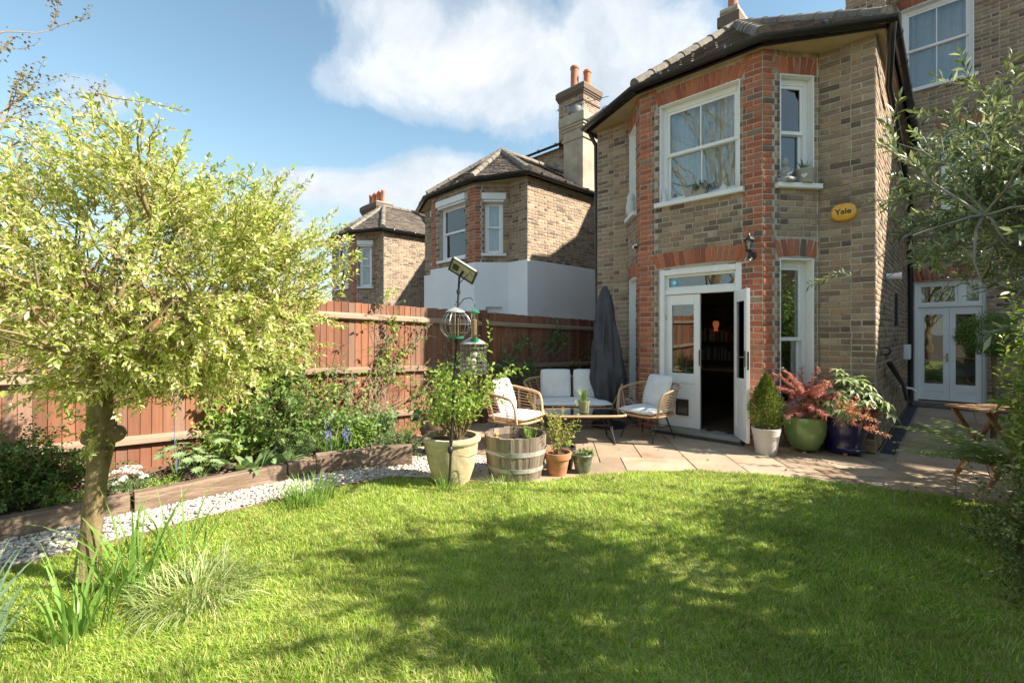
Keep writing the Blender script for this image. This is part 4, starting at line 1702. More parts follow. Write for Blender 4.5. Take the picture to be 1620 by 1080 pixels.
def rattan_seat(name, label, hw, hd, loc, yaw, nrib, group, kind='chair'):
    """tub seat: front at local -y. Seat hoop, high curved top rail, ribs, woven horizontals, rod legs"""
    t = thing(name, label, kind, (0, 0, 0), group)
    zs = .335
    # seat hoop (closed) and platform
    hoop = [(*superell(hw * .90, hd * .92, 2 * math.pi * i / 40), zs) for i in range(40)]
    m = MB()
    m.tube(hoop, .014, 8, closed=True)
    m.build('seat_hoop', M_RATTAN, t, smooth=60)
    m = MB()
    n = 16
    for i in range(n):
        u = -1 + 2 * (i + .5) / n
        x = u * hw * .86
        y = hd * .92 * (1 - abs(u) ** 3.2) ** (1 / 3.2)
        m.tube([(x, -y, zs - .004), (x, y, zs - .004)], .006, 5)
    m.build('seat_slat', M_RATTAN, t, smooth=60, kind='stuff')
    # back shell: angle phi measured from straight back, -1..1
    PH = R(128)
    def pt(p, f):
        th = math.pi / 2 - p * PH
        k = .90 + .22 * f
        x, y = superell(hw * k, hd * k, th, .75)
        y += .03 * f
        s = abs(p)
        hz = .40 - .13 * s ** 2.2                    # top rail height above the seat
        if s > .86:
            hz *= math.sqrt(max(0, 1 - ((s - .86) / .14) ** 2)) * .999 + .001
        return Vector((x, y, zs + hz * f))
    top = [pt(-1 + 2 * i / 60, 1) for i in range(61)]
    m = MB()
    m.tube(top, .0155, 8)
    m.build('top_rail', M_RATTAN, t, smooth=60)
    for i in range(nrib):
        p = -.80 + 1.60 * i / (nrib - 1)
        m = MB()
        for dx in (-.012, .012):
            m.tube([pt(p + dx, f) for f in (0, .25, .5, .75, 1)], .0052, 5)
        m.build('rib', M_RATTAN, t, smooth=60)
    for k in range(9):
        f = .09 + .84 * k / 8
        lim = .97 if f < .5 else .95 - .10 * (f - .5)
        m = MB()
        m.tube([pt(-lim + 2 * lim * i / 40, f) for i in range(41)], .0048, 5)
        m.build('woven_cane', M_RATTAN, t, smooth=60)
    # black rod frame
    fx, fy = hw * .62, hd * .6
    m = MB()
    ring = [(-fx, -fy, zs - .02), (fx, -fy, zs - .02), (fx, fy, zs - .02), (-fx, fy, zs - .02)]
    m.tube(ring, .006, 6, closed=True)
    lo = [(x * 1.05, y * 1.05, .17) for x, y, z in ring]
    m.tube(lo, .004, 6, closed=True)
    m.build('leg_frame', M_IRON, t)
    for x, y, z in ring:
        m = MB()
        m.tube([(x * .8, y * .8, z), (x * 1.24, y * 1.24, .008), (x * 1.28, y * 1.28, .006)], .0065, 6)
        m.tube([(x * 1.05, y * .6, z), (x * 1.24, y * 1.24, .012)], .0045, 6)
        m.lathe([(.0001, 0), (.011, 0), (.011, .012), (.0001, .012)], 8, (x * 1.25, y * 1.25, 0))
        m.build('leg', M_IRON, t)
    t.location = loc
    t.rotation_euler = (0, 0, R(yaw))
    return t


def cushion_mesh(w, d, h, seed, wr=.012, e=2.6):
    """stuffed cushion with a piped seam, soft crown and creases; lies in xy"""
    N = 22
    vs, fs = [], []
    for side in (1, -1):
        for i in range(N + 1):
            for j in range(N + 1):
                a, b = -1 + 2 * i / N, -1 + 2 * j / N
                x, y = a * w / 2, b * d / 2
                pin = 1 - .035 * (abs(a * b) ** 1.2) + .0
                f = max(0, (1 - abs(a) ** e) * (1 - abs(b) ** e)) ** .42
                wv = wr * noise.noise(Vector((x * 9 + seed, y * 9, side))) * f + .5 * wr * noise.noise(Vector((x * 24, y * 24 + seed, side)))
                vs.append((x * (1 - .05 * (1 - abs(b))) if False else x * pin, y * pin, side * (h / 2 * f) + wv))
    off = (N + 1) ** 2
    for i in range(N):
        for j in range(N):
            a = i * (N + 1) + j
            fs.append((a, a + N + 1, a + N + 2, a + 1))
            fs.append((off + a, off + a + 1, off + a + N + 2, off + a + N + 1))
    m = MB()
    m.add(vs, fs)
    return m


def cushion(label, w, d, h, base, local, tilt, seed, cat='cushion', group=None):
    """base = (loc, yaw) of the seat it lies on, local = position in that seat's frame, tilt about its x"""
    c = cushion_mesh(w, d, h, seed)
    o = c.build('cushion', M_CUSH, None, smooth=180)
    loc, yaw = base
    Mx = Matrix.Translation(loc) @ Matrix.Rotation(R(yaw), 4, 'Z') @ Matrix.Translation(local) @ Matrix.Rotation(R(tilt[2]), 4, 'Z') @ Matrix.Rotation(R(tilt[0]), 4, 'X') @ Matrix.Rotation(R(tilt[1]), 4, 'Y')
    o.matrix_world = Mx
    setp(o, label, cat, group)
    q = MB()
    p = [(*superell(w / 2 * .985, d / 2 * .985, 2 * math.pi * i / 48, .22), 0) for i in range(48)]
    q.tube(p, .0045, 5, closed=True)
    q.build('piping', M_CUSH, None, smooth=180).parent = o
    return o


SOFA = ((-4.20, 5.77, 0), 43)
CHL = ((-4.08, 4.36, 0), 100)
CHR = ((-3.05, 5.92, 0), -8)
rattan_seat('rattan_sofa', 'two-seat rattan sofa against the fence beside the covered parasol', .66, .36, *SOFA, 11, 'rattan garden seats', 'sofa')
rattan_seat('rattan_chair', 'rattan tub chair at the left end of the coffee table, seen behind the barrel', .335, .33, *CHL, 8, 'rattan garden seats')
rattan_seat('rattan_chair', 'rattan tub chair in front of the door leaf with the cat flap', .335, .33, *CHR, 8, 'rattan garden seats')
cushion('long cream seat cushion on the rattan sofa', 1.12, .60, .10, SOFA, (0, -.03, .392), (0, 0, 0), 1)
cushion('cream back cushion at the left end of the rattan sofa', .47, .45, .15, SOFA, (-.245, .20, .645), (80, 0, 0), 2)
cushion('cream back cushion on the right half of the rattan sofa behind the potted bulbs', .47, .45, .15, SOFA, (.27, .20, .645), (80, 0, -3), 3)
cushion('cream seat cushion on the chair behind the barrel', .56, .56, .10, CHL, (0, -.03, .392), (0, 0, 0), 4)
cushion('cream back cushion propped in the chair behind the barrel', .44, .44, .15, CHL, (0, .17, .63), (72, 0, 6), 5)
cushion('cream seat cushion on the chair by the french doors', .56, .56, .10, CHR, (0, -.03, .392), (0, 0, 0), 6)
cushion('cream back cushion propped in the chair by the french doors', .45, .45, .15, CHR, (.04, .17, .64), (70, 0, -12), 7)

# coffee table
tb = thing('coffee_table', 'low rattan-edged coffee table with glass top on black rod legs before the sofa', 'table', (0, 0, 0))
hw, hd, zt = .52, .27, .375
m = MB()
rim = [(*superell(hw, hd, 2 * math.pi * i / 48, .35), zt) for i in range(48)]
m.tube(rim, .016, 8, closed=True)
m.build('rim', M_RATTAN, tb, smooth=60)
m = MB()
for k in range(15):
    y = -hd * .93 + 2 * hd * .93 * k / 14
    m.tube([(-hw * .97, y, zt - .002), (hw * .97, y, zt - .002)], .0065, 5)
m.build('top_weave', mat('dark_rattan', [(0, (.20, .12, .07)), (1, (.30, .19, .11))], .6, 'island', (40, .2), coords='obj'), tb, kind='stuff')
m = MB()
m.prism([(superell(hw * .985, hd * .97, 2 * math.pi * i / 40, .3)) for i in range(40)], zt + .008, zt + .014)
m.build('glass_top', M_GLASS, tb)
for sx in (-1, 1):
    for sy in (-1, 1):
        m = MB()
        m.tube([(sx * hw * .52, sy * hd * .6, zt - .01), (sx * hw * .70, sy * hd * .86, .008)], .007, 6)
        m.tube([(sx * hw * .62, sy * hd * .3, zt - .01), (sx * hw * .70, sy * hd * .86, .012)], .004, 6)
        m.build('leg', M_IRON, tb)
for sx in (-1, 1):
    m = MB()
    m.tube([(sx * hw * .70, -hd * .86, .01), (sx * hw * .70, hd * .86, .01)], .006, 6)
    m.build('stretcher', M_IRON, tb)
for sy in (-1, 1):
    m = MB()
    m.tube([(-hw * .58, sy * hd * .68, .25), (hw * .58, sy * hd * .68, .25)], .0055, 6)
    m.build('stretcher', M_IRON, tb)
tb.location = (-3.56, 5.14, 0)
tb.rotation_euler = (0, 0, R(45))

# ------------------------------------------------------------------ covered parasol
pc = thing('covered_parasol', 'closed garden parasol zipped in a dark grey cover beside the house wall', 'parasol', (-3.86, 6.24, 0))
m = MB()
levels = [(.0, .10), (.06, .165), (.25, .20), (.55, .215), (.85, .20), (1.15, .175), (1.45, .14), (1.75, .115), (1.95, .085), (2.06, .05), (2.13, .016)]
n = 56
levels = [(a[0] + (b[0] - a[0]) * k / 3, a[1] + (b[1] - a[1]) * k / 3) for a, b in zip(levels, levels[1:]) for k in range(3)] + [levels[-1]]
vs, fs = [], []
for i, (z, r) in enumerate(levels):
    for j in range(n):
        th = 2 * math.pi * j / n
        k = 1 + .16 * math.sin(3 * th + z * 1.6) + .17 * abs(math.sin(4.5 * th - z * 1.3)) + .08 * math.sin(11 * th + z * 2.5) + .16 * noise.noise(Vector((math.cos(th) * 2, math.sin(th) * 2, z * 5)))
        vs.append((-3.86 + r * k * math.cos(th) - .03 * z, 6.24 + r * k * math.sin(th), .28 + z * .885 + (.03 * math.sin(2 * th) if i == 0 else 0)))
for i in range(len(levels) - 1):
    for j in range(n):
        fs.append((i * n + j, i * n + (j + 1) % n, (i + 1) * n + (j + 1) % n, (i + 1) * n + j))
fs.append(tuple((len(levels) - 1) * n + j for j in range(n)))
m.add(vs, fs)
cv = m.build('cover', mat('parasol_cover', [(0, (.038, .038, .046)), (1, (.056, .056, .066))], .55, None, (6, .2), (9, .7, .03)), pc, smooth=180)
sb = cv.modifiers.new('sub', 'SUBSURF')
sb.levels = sb.render_levels = 1
m = MB()
m.tube([(-3.86, 6.24, .05), (-3.865, 6.24, .6)], .024, 12)
m.build('pole', M_IRON, pc, smooth=60)
m = MB()
m.lathe([(.0001, 0), (.26, 0), (.27, .02), (.26, .05), (.06, .075), (.04, .14), (.0001, .14)], 32, (-3.86, 6.24, 0))
m.build('base', M_IRON, pc, smooth=40)
m = MB()
m.tube([(-4.06, 6.12, 1.62), (-4.02, 6.1, 1.60)], .012, 6)
m.build('toggle', M_IRON, pc)

# ------------------------------------------------------------------ pots
def pot(name, label, loc, prof, m, cat='pot', n=32, soil_z=None, soil_r=None, foot=None, smooth=40):
    t = thing(name, label, cat, loc)
    q = MB(Matrix.Translation(loc))
    q.lathe(prof, n)
    q.build('body', m, t, smooth=smooth)
    if soil_z is not None:
        s = MB(Matrix.Translation(loc))
        k = 20
        vs = [(0, 0, soil_z + .012)]
        for ring in (1, 2):
            for j in range(k):
                th = 2 * math.pi * j / k
                r = soil_r * ring / 2
                vs.append((r * math.cos(th), r * math.sin(th), soil_z + .012 * noise.noise(Vector((r * 20 * math.cos(th), r * 20 * math.sin(th), 1)))))
        fs = [(0, 1 + j, 1 + (j + 1) % k) for j in range(k)] + [(1 + j, 1 + k + j, 1 + k + (j + 1) % k, 1 + (j + 1) % k) for j in range(k)]
        s.add(vs, fs)
        s.build('potting_soil', M_SOIL, t, smooth=180)
    if foot:
        for j in range(3):
            th = -1.4 + j * 2.1
            s = MB(Matrix.Translation((loc[0] + foot[0] * math.cos(th), loc[1] + foot[0] * math.sin(th), 0)) @ Matrix.Rotation(th, 4, 'Z'))
            s.box(-.035, .035, -.022, .022, 0, loc[2] - .001)
            s.build('pot_foot', foot[1], t, bevel=.005)
    return t


M_TERRA = mat('terracotta', [(0, (.40, .17, .075)), (1, (.50, .23, .11))], .85, None, (7, .2), (50, .3, .003), grime=(6, (.55, .42, .30), .56, .55))
M_YELLOW = mat('mossy_clay', [(0, (.40, .34, .19)), (.5, (.50, .43, .26)), (1, (.56, .49, .34))], .95, None, (5, .3), (30, .8, .006), grime=(3.6, (.27, .20, .09), .50, .75))
M_GREENG = mat('green_glaze', [(0, (.12, .22, .075)), (.5, (.20, .30, .10)), (1, (.34, .36, .14))], .14, None, (2.2, .2), coat=.7)
M_BLUEG = mat('cobalt_glaze', [(0, (.012, .010, .055)), (1, (.022, .018, .10))], .10, None, (3, .3), coat=.8)
M_PALEP = mat('pale_plastic', [(0, (.56, .53, .48)), (1, (.62, .59, .54))], .5, None, (4, .08))
M_MOSSG = mat('mottled_glaze', [(0, (.06, .075, .05)), (.5, (.12, .14, .09)), (1, (.30, .30, .24))], .3, None, (30, .4), coat=.4)

bigpot = pot('clay_urn', 'large mossy yellow clay urn by the feeder pole at the edge of the lawn', (-3.53, 2.87, 0),
             [(.0001, 0), (.165, 0), (.175, .02), (.215, .14), (.245, .27), (.255, .375), (.258, .385), (.278, .40), (.285, .42), (.278, .445), (.258, .455), (.235, .45), (.228, .41), (.225, .36)], M_YELLOW, soil_z=.40, soil_r=.226)
pot('terracotta_pot', 'orange terracotta pot of yellowing stems between the barrel and small glazed pot', (-2.93, 3.76, 0),
    [(.0001, 0), (.088, 0), (.092, .01), (.122, .165), (.124, .168), (.138, .17), (.147, .225), (.145, .232), (.13, .232), (.125, .19)], M_TERRA, soil_z=.2, soil_r=.127)
pot('glazed_pot', 'small mottled green glazed pot right of the terracotta pot', (-2.78, 3.99, 0),
    [(.0001, 0), (.07, 0), (.075, .01), (.092, .1), (.105, .168), (.118, .18), (.122, .19), (.117, .2), (.102, .2), (.098, .165)], M_MOSSG, soil_z=.175, soil_r=.1)
pot('plastic_pot', 'dark nursery pot tucked behind the terracotta pot', (-3.02, 4.0, 0),
    [(.0001, 0), (.085, 0), (.11, .2), (.118, .2), (.118, .225), (.105, .225), (.1, .19)], M_IRON, soil_z=.2, soil_r=.103)
pot('conifer_pot', 'pale ribbed pot holding the little conifer next to the open door', (-1.62, 6.12, 0),
    [(.0001, 0), (.112, 0), (.116, .01), (.143, .225), (.150, .228), (.150, .25), (.154, .252), (.156, .285), (.158, .29), (.158, .31), (.150, .312), (.142, .29)], M_PALEP, soil_z=.28, soil_r=.143)
pot('maple_pot', 'round green glazed pot with the red maple, middle of the pots by the wall', (-1.31, 6.57, .02),
    [(.0001, 0), (.10, 0), (.15, .03), (.20, .12), (.225, .22), (.232, .31), (.229, .38), (.225, .405), (.215, .41), (.208, .40), (.205, .34)], M_GREENG, soil_z=.34, soil_r=.207, foot=(.12, M_TERRA), smooth=50)
bl = pot('fatsia_pot', 'big cobalt blue glazed pot at the corner of the brick wall', (-.95, 6.83, .03),
         [(.0001, 0), (.20, 0), (.205, .03), (.19, .045), (.185, .06), (.215, .18), (.255, .34), (.275, .41), (.300, .415), (.305, .445), (.295, .455), (.27, .452), (.26, .40)], M_BLUEG, soil_z=.40, soil_r=.265, foot=(.17, M_TERRA), smooth=40)

# ------------------------------------------------------------------ half-barrel pond
br = thing('barrel_pond', 'half oak barrel filled with water and pond plants beside the clay urn', 'barrel', (-3.24, 3.47, 0))
M_STAVE = mat('oak_stave', [(0, (.15, .115, .085)), (.5, (.23, .18, .135)), (1, (.31, .255, .20))], .88, 'object', (9, .3), (25, .7, .006), stretch=(4, 4, .8), grime=(4, (.075, .09, .04), .58, .55))
M_HOOP = mat('galvanised_hoop', [(0, (.30, .275, .24)), (1, (.44, .41, .37))], .75, None, (14, .25), metal=0, grime=(6, (.22, .14, .09), .6, .6))
NS = 26
def brad(z):
    return .262 + .052 * math.sin((z + .02) / .44 * math.pi * .5)
for k in range(NS):
    M = Matrix.Translation((-3.24, 3.47, 0)) @ Matrix.Rotation(2 * math.pi * k / NS, 4, 'Z')
    q = MB(M)
    hwid = math.pi / NS * .985
    vs, fs = [], []
    zz = [0, .1, .2, .3, .42 + .004 * (k % 3)]
    for z in zz:
        r = brad(z) + .0025 * math.sin(k * 2.3)
        for (rr_, a) in ((r, -hwid), (r + .004, 0), (r, hwid), (r - .028, hwid), (r - .028, -hwid)):
            vs.append((rr_ * math.cos(a), rr_ * math.sin(a), z))
    for i in range(len(zz) - 1):
        for j in range(5):
            fs.append((i * 5 + j, i * 5 + (j + 1) % 5, (i + 1) * 5 + (j + 1) % 5, (i + 1) * 5 + j))
    fs += [(4, 3, 2, 1, 0), tuple((len(zz) - 1) * 5 + j for j in range(5))]
    q.add(vs, fs)
    q.build('stave', M_STAVE, br)
for z0, h in ((.085, .042), (.245, .045)):
    q = MB(Matrix.Translation((-3.24, 3.47, 0)))
    q.lathe([(brad(z0) + .003, z0), (brad(z0) + .008, z0), (brad(z0 + h) + .008, z0 + h), (brad(z0 + h) + .003, z0 + h)], 48)
    q.build('hoop', M_HOOP, br, smooth=40)
wm = bpy.data.materials.new('pond_water')
wm.use_nodes = True
pb = wm.node_tree.nodes['Principled BSDF']
pb.inputs['Base Color'].default_value = (.035, .028, .016, 1)
pb.inputs['Roughness'].default_value = .03
q = MB(Matrix.Translation((-3.24, 3.47, 0)))
q.lathe([(.0001, .355), (.282, .355)], 40)
q.build('water', wm, br)
q = MB(Matrix.Translation((-3.22, 3.52, .357)))
q.lathe([(.0001, .0), (.07, .0), (.075, .008), (.07, .014), (.02, .016), (.012, .05), (.0001, .05)], 20)
fo_ = q.build('pond_fountain', M_IRON, None, smooth=40, origin=(-3.22, 3.52, .357))
setp(fo_, 'black floating solar fountain disc on the barrel water', 'fountain')
dk = thing('toy_duck', 'tiny yellow toy duck floating at the left of the barrel pond', 'toy', (-3.40, 3.33, .355))
q = MB(Matrix.Translation((-3.40, 3.33, .355)))
q.sphere((0, 0, .018), .03, 10, 7, sz=(1.2, .85, .8))
q.sphere((.02, 0, .05), .019, 10, 7)
q.build('body', mat('duck_yellow', (.75, .42, .06), .45), dk, smooth=180)
q = MB(Matrix.Translation((-3.40, 3.33, .355)))
q.lathe([(.008, 0), (.0001, .018)], 6, (.038, 0, .046))
q.build('beak', mat('duck_orange', (.7, .2, .03), .45), dk)

# ------------------------------------------------------------------ chiminea
cm = thing('chiminea', 'rusty brown clay chiminea standing behind the urn by the fence', 'chiminea', (-4.48, 3.42, 0))
M_CHIM = mat('chiminea_clay', [(0, (.105, .06, .042)), (1, (.175, .105, .075))], .85, None, (6, .3), (30, .5, .006), grime=(5, (.30, .17, .09), .6, .5))
q = MB(Matrix.Translation((-4.48, 3.42, 0)))
q.lathe([(.10, .12), (.15, .16), (.19, .24), (.20, .33), (.18, .41), (.13, .47), (.10, .50), (.085, .55), (.08, .66), (.085, .70), (.105, .715), (.105, .735), (.09, .74), (.075, .73), (.07, .55)], 32)
q.build('body', M_CHIM, cm, smooth=50)
q = MB(Matrix.Translation((-4.48, 3.42, 0)))
q.lathe([(.195, .275), (.21, .285), (.21, .30), (.2, .31)], 32)
q.lathe([(.128, .465), (.14, .475), (.125, .485)], 32)
q.build('raised_band', M_CHIM, cm, smooth=50)
q = MB(Matrix.Translation((-4.48, 3.42, 0)))
q.tube([(.15 * math.cos(a), .15 * math.sin(a), .13) for a in [2 * math.pi * i / 24 for i in range(24)]], .009, 6, closed=True)
for k in range(3):
    a = k * 2.1 + .4
    q.tube([(.15 * math.cos(a), .15 * math.sin(a), .13), (.2 * math.cos(a), .2 * math.sin(a), 0)], .009, 6)
q.build('iron_stand', M_IRON, cm)
q = MB()
q.tube([(-4.66, 3.30, .42), (-4.72, 3.24, .45)], .075, 16)
q.build('lid', M_IRON, cm)

# ------------------------------------------------------------------ bird feeding station
PB = Vector((-3.32, 2.66, 0))
PT = Vector((-3.245, 2.725, 1.95))
pole = thing('feeder_pole', 'tall black bird feeder pole leaning beside the clay urn', 'pole', PB)
q = MB()
q.tube([PB - Vector((0, 0, .15)), PB + (PT - PB) * .5, PT], [.0115, .0115, .010], 10)
q.build('pole', M_IRON, pole, smooth=60)
q = MB()
for f in (.24, .52, .70, .93):
    c = PB + (PT - PB) * f
    q.tube([c - Vector((0, 0, .018)), c + Vector((0, 0, .018))], .018, 10)
q.build('collar', M_IRON, pole, smooth=50)
q = MB()
q.sphere(tuple(PB + (PT - PB) * .195), .026, 10, 8, sz=(1, 1, 1.5))
q.build('clamp_knob', M_IRON, pole, smooth=180)
ir, cr_ = Vector((.725, .688, 0)), Vector((.688, -.725, 0))     # sideways and towards the lawn
HK = []
for k, (f, dx, dy, up) in enumerate(((.865, -.015, .06, .03), (.86, .155, .02, .07), (.735, .15, -.05, .055))):
    c = PB + (PT - PB) * f
    e = c + ir * dx + cr_ * dy
    q = MB()
    q.tube([c, c + (e - c) * .35 + Vector((0, 0, up)), c + (e - c) * .75 + Vector((0, 0, up * 1.2)), e + Vector((0, 0, up * .6)), e], .0045, 6)
    q.build('hook', M_IRON, pole, smooth=60)
    HK.append(e)
M_WIRE = mat('zinc_wire', (.30, .31, .31), .4, None, (9, .2), metal=.7)
M_CAP = mat('grey_cap', [(0, (.36, .36, .34)), (1, (.46, .46, .44))], .4, None, (6, .2), metal=.4)
M_GCAP = mat('green_cap', (.02, .20, .11), .35)
M_TUBE = glass_mat('clear_tube', (.93, .93, .9))
M_SEED = mat('seed_mix', [(0, (.16, .10, .05)), (1, (.42, .30, .16))], .9, None, (140, .4))


def ringpts(c, r, z, n=28):
    return [(c.x + r * math.cos(2 * math.pi * i / n), c.y + r * math.sin(2 * math.pi * i / n), z) for i in range(n)]


# wire globe feeder
c = HK[0]
f1 = thing('globe_feeder', 'wire globe bird feeder with seed tube hanging just under the solar panel', 'bird feeder', (c.x, c.y, c.z - .3))
zc = c.z - .17
rG = .138
for k in range(18):
    a = 2 * math.pi * k / 18
    q = MB()
    q.tube([(c.x + rG * math.sin(t) * math.cos(a), c.y + rG * math.sin(t) * math.sin(a), zc + .125 * math.cos(t)) for t in [.5 + 2.14 * i / 10 for i in range(11)]], .002, 4)
    q.build('wire', M_WIRE, f1)
for t in (.9, 1.57, 2.2):
    q = MB()
    q.tube(ringpts(c, rG * math.sin(t), zc + .125 * math.cos(t)), .0016, 4, closed=True)
    q.build('wire', M_WIRE, f1)
q = MB()
q.lathe([(.0001, .155), (.02, .15), (.085, .118), (.088, .108), (.0001, .108)], 24, (c.x, c.y, zc))
q.build('cap', M_CAP, f1, smooth=40)
q = MB()
q.lathe([(.034, -.10), (.034, .11)], 20, (c.x, c.y, zc))
q.build('seed_tube', M_TUBE, f1, smooth=60)
q = MB()
q.lathe([(.0001, -.10), (.030, -.10), (.030, .06), (.0001, .07)], 16, (c.x, c.y, zc))
q.build('seed', M_SEED, f1, smooth=40)
q = MB()
q.lathe([(.0001, -.125), (.075, -.125), (.08, -.105), (.0001, -.105)], 24, (c.x, c.y, zc))
q.build('tray', M_GCAP, f1, smooth=40)
# green capped tube feeder
c = HK[1]
f2 = thing('tube_feeder', 'slim seed tube feeder with green cap, right of the feeder pole', 'bird feeder', (c.x, c.y, c.z - .3))
q = MB()
q.lathe([(.0001, -.02), (.016, -.024), (.046, -.045), (.046, -.056), (.0001, -.056)], 20, (c.x, c.y, c.z))
q.build('cap', M_GCAP, f2, smooth=40)
q = MB()
q.lathe([(.031, -.056), (.031, -.285)], 20, (c.x, c.y, c.z))
q.build('seed_tube', M_TUBE, f2, smooth=60)
q = MB()
q.lathe([(.0001, -.285), (.027, -.285), (.027, -.12), (.0001, -.11)], 16, (c.x, c.y, c.z))
q.build('seed', M_SEED, f2, smooth=40)
q = MB()
q.lathe([(.0001, -.32), (.036, -.315), (.04, -.285), (.0001, -.284)], 20, (c.x, c.y, c.z))
q.build('tray', M_GCAP, f2, smooth=40)
q = MB()
q.tube([c + Vector((-.07, 0, -.26)), c + Vector((.07, 0, -.26))], .004, 6)
q.tube([c + Vector((0, 0, -.02)), c], .002, 5)
q.build('perch', M_WIRE, f2)
# caged fat ball feeder
c = HK[2]
f3 = thing('fat_ball_feeder', 'square-meshed cage of fat balls under a domed grey lid, lowest of the feeders', 'bird feeder', (c.x, c.y, c.z - .4))
rC, z0, z1 = .118, c.z - .36, c.z - .09
for k in range(20):
    a = 2 * math.pi * k / 20
    q = MB()
    q.tube([(c.x + rC * math.cos(a), c.y + rC * math.sin(a), z0), (c.x + rC * math.cos(a), c.y + rC * math.sin(a), z1)], .002, 4)
    q.build('wire', M_WIRE, f3)
for k in range(8):
    q = MB()
    q.tube(ringpts(c, rC, z0 + (z1 - z0) * k / 7), .002, 4, closed=True)
    q.build('wire', M_WIRE, f3)
q = MB()
q.lathe([(.0001, -.03), (.03, -.034), (.09, -.065), (.125, -.09), (.122, -.095), (.0001, -.08)], 28, (c.x, c.y, c.z))
q.build('lid', M_CAP, f3, smooth=40)
M_FAT = mat('fat_ball', [(0, (.42, .37, .29)), (1, (.60, .55, .46))], .9, None, (60, .3), (90, .8, .004))
for k in range(3):
    q = MB()
    q.sphere((c.x + .006 * (-1) ** k, c.y, z0 + .04 + .066 * k), .033, 12, 9)
    q.build('fat_ball', M_FAT, f3, smooth=180)
# small solar panel with floodlight on top of the pole
sp = thing('solar_panel', 'tilted solar light panel bolted to the top of the feeder pole', 'solar panel', PT)
Mx = Matrix.Translation(PT + Vector((.02, .03, .06))) @ Matrix(((ir.x, -cr_.x, 0, 0), (ir.y, -cr_.y, 0, 0), (0, 0, 1, 0), (0, 0, 0, 1))) @ Matrix.Rotation(R(32), 4, 'Y') @ Matrix.Rotation(R(-38), 4, 'X')
q = MB(Mx)
q.box(-.125, .125, -.085, .085, -.009, .009)
q.build('frame', mat('panel_back', (.46, .45, .38), .5, None, (6, .15)), sp, bevel=.003)
q = MB(Mx)
q.box(-.118, .118, -.078, .078, .0092, .0105)
q.build('cells', mat('solar_cells', (.012, .014, .03), .12), sp)
for s_ in (-1, 1):
    q = MB(Mx)
    q.box(-.128, .128, s_ * .08 - .006, s_ * .08 + .006, -.016, -.0095)
    q.build('rail', M_IRON, sp)
for s_ in (-1, 1):
    q = MB(Mx)
    q.box(s_ * .125 - .008, s_ * .125 + .008, -.088, .088, -.016, .012)
    q.build('edge_trim', M_IRON, sp)
q = MB(Mx)
q.box(-.10, -.04, -.03, .03, -.03, -.0165)
q.build('junction_box', M_IRON, sp, bevel=.003)
q = MB()
q.tube([PT, PT + Vector((.02, .03, .05))], .012, 8)
q.tube([PT - Vector((0, 0, .06)), PT + ir * .06 + Vector((0, 0, -.0)), PT + ir * .09 + Vector((0, 0, .03))], .004, 6)
q.build('bracket', M_IRON, sp)
q = MB(Mx)
q.tube([(.06, -.05, -.015), (.10, -.06, -.05), (.13, -.04, -.02), (.14, -.02, -.06)], .003, 5)
q.build('cable', M_IRON, sp)
q = MB()
q.tube([PB + (PT - PB) * .19 + Vector((.02, 0, 0)), Vector((-3.26, 2.72, .33)), Vector((-3.20, 2.80, .31)), Vector((-3.10, 2.9, .37)), Vector((-3.0, 3.05, .30)), Vector((-2.95, 3.2, .02))], .003, 5)
setp(q.build('power_cable', M_IRON, None, origin=(-3.2, 2.8, 0)), 'thin black cable running from the feeder pole past the urn', 'cable')

# ------------------------------------------------------------------ folding wooden stand by the fern
M_TEAK = mat('teak', [(0, (.25, .13, .06)), (1, (.36, .20, .10))], .7, None, (5, .2), (20, .4, .004), stretch=(5, 5, 5))
fs_ = thing('folding_stool', 'folding wooden stool with crossed legs half hidden by the fern', 'stool', (.25, 6.20, 0))
Ms_ = Matrix.Translation((.25, 6.20, 0)) @ Matrix.Rotation(R(43.5), 4, 'Z')
def bar(M, a, b, w, t, name):
    a, b = Vector(a), Vector(b)
    d = (b - a)
    L = d.length
    x = d.normalized()
    y = Vector((0, 1, 0))
    z = x.cross(y)
    q = MB(M @ Matrix(((x.x, y.x, z.x, a.x), (x.y, y.y, z.y, a.y), (x.z, y.z, z.z, a.z), (0, 0, 0, 1))))
    q.box(0, L, -t / 2, t / 2, -w / 2, w / 2)
    q.build(name, M_TEAK, fs_, bevel=.004)
for y in (0, .34):
    bar(Ms_, (0, y, .01), (.46, y, .70), .045, .02, 'leg')
    bar(Ms_, (.46, y + .024, .01), (0, y + .024, .70), .045, .02, 'leg')
bar(Ms_, (.05, .18, .085), (.052, .18, .088), .03, .32, 'stretcher')
for k in range(6):
    q = MB(Ms_)
    x = -.05 + k * .095
    q.box(x, x + .085, -.03, .40, .70, .722)
    q.build('seat_slat', M_TEAK, fs_, bevel=.004)

# ------------------------------------------------------------------ things on the upper sills
M_GREYST = mat('grey_ornament', [(0, (.26, .26, .25)), (1, (.36, .36, .35))], .8, None, (30, .2), (60, .4, .003))
M_TROUGH = mat('grey_trough', [(0, (.33, .31, .28)), (1, (.40, .38, .35))], .8, None, (9, .15), (60, .3, .003))
def on(M, u, y, z):
    return M @ Vector((u, y, z))
p = on(Mf, .86, -.02, 3.32)
tr = thing('sill_trough', 'grey trough of succulents on the wide upper sill of the front bay window', 'planter', p)
q = MB(Matrix.Translation(p))
q.prism([(-.15, -.05), (.15, -.05), (.15, .05), (-.15, .05)], 0, .004)
vs = [(-.13, -.045, 0), (.13, -.045, 0), (.13, .045, 0), (-.13, .045, 0), (-.17, -.06, .13), (.17, -.06, .13), (.17, .06, .13), (-.17, .06, .13), (-.155, -.048, .13), (.155, -.048, .13), (.155, .048, .13), (-.155, .048, .13), (-.15, -.045, .10), (.15, -.045, .10), (.15, .045, .10), (-.15, .045, .10)]
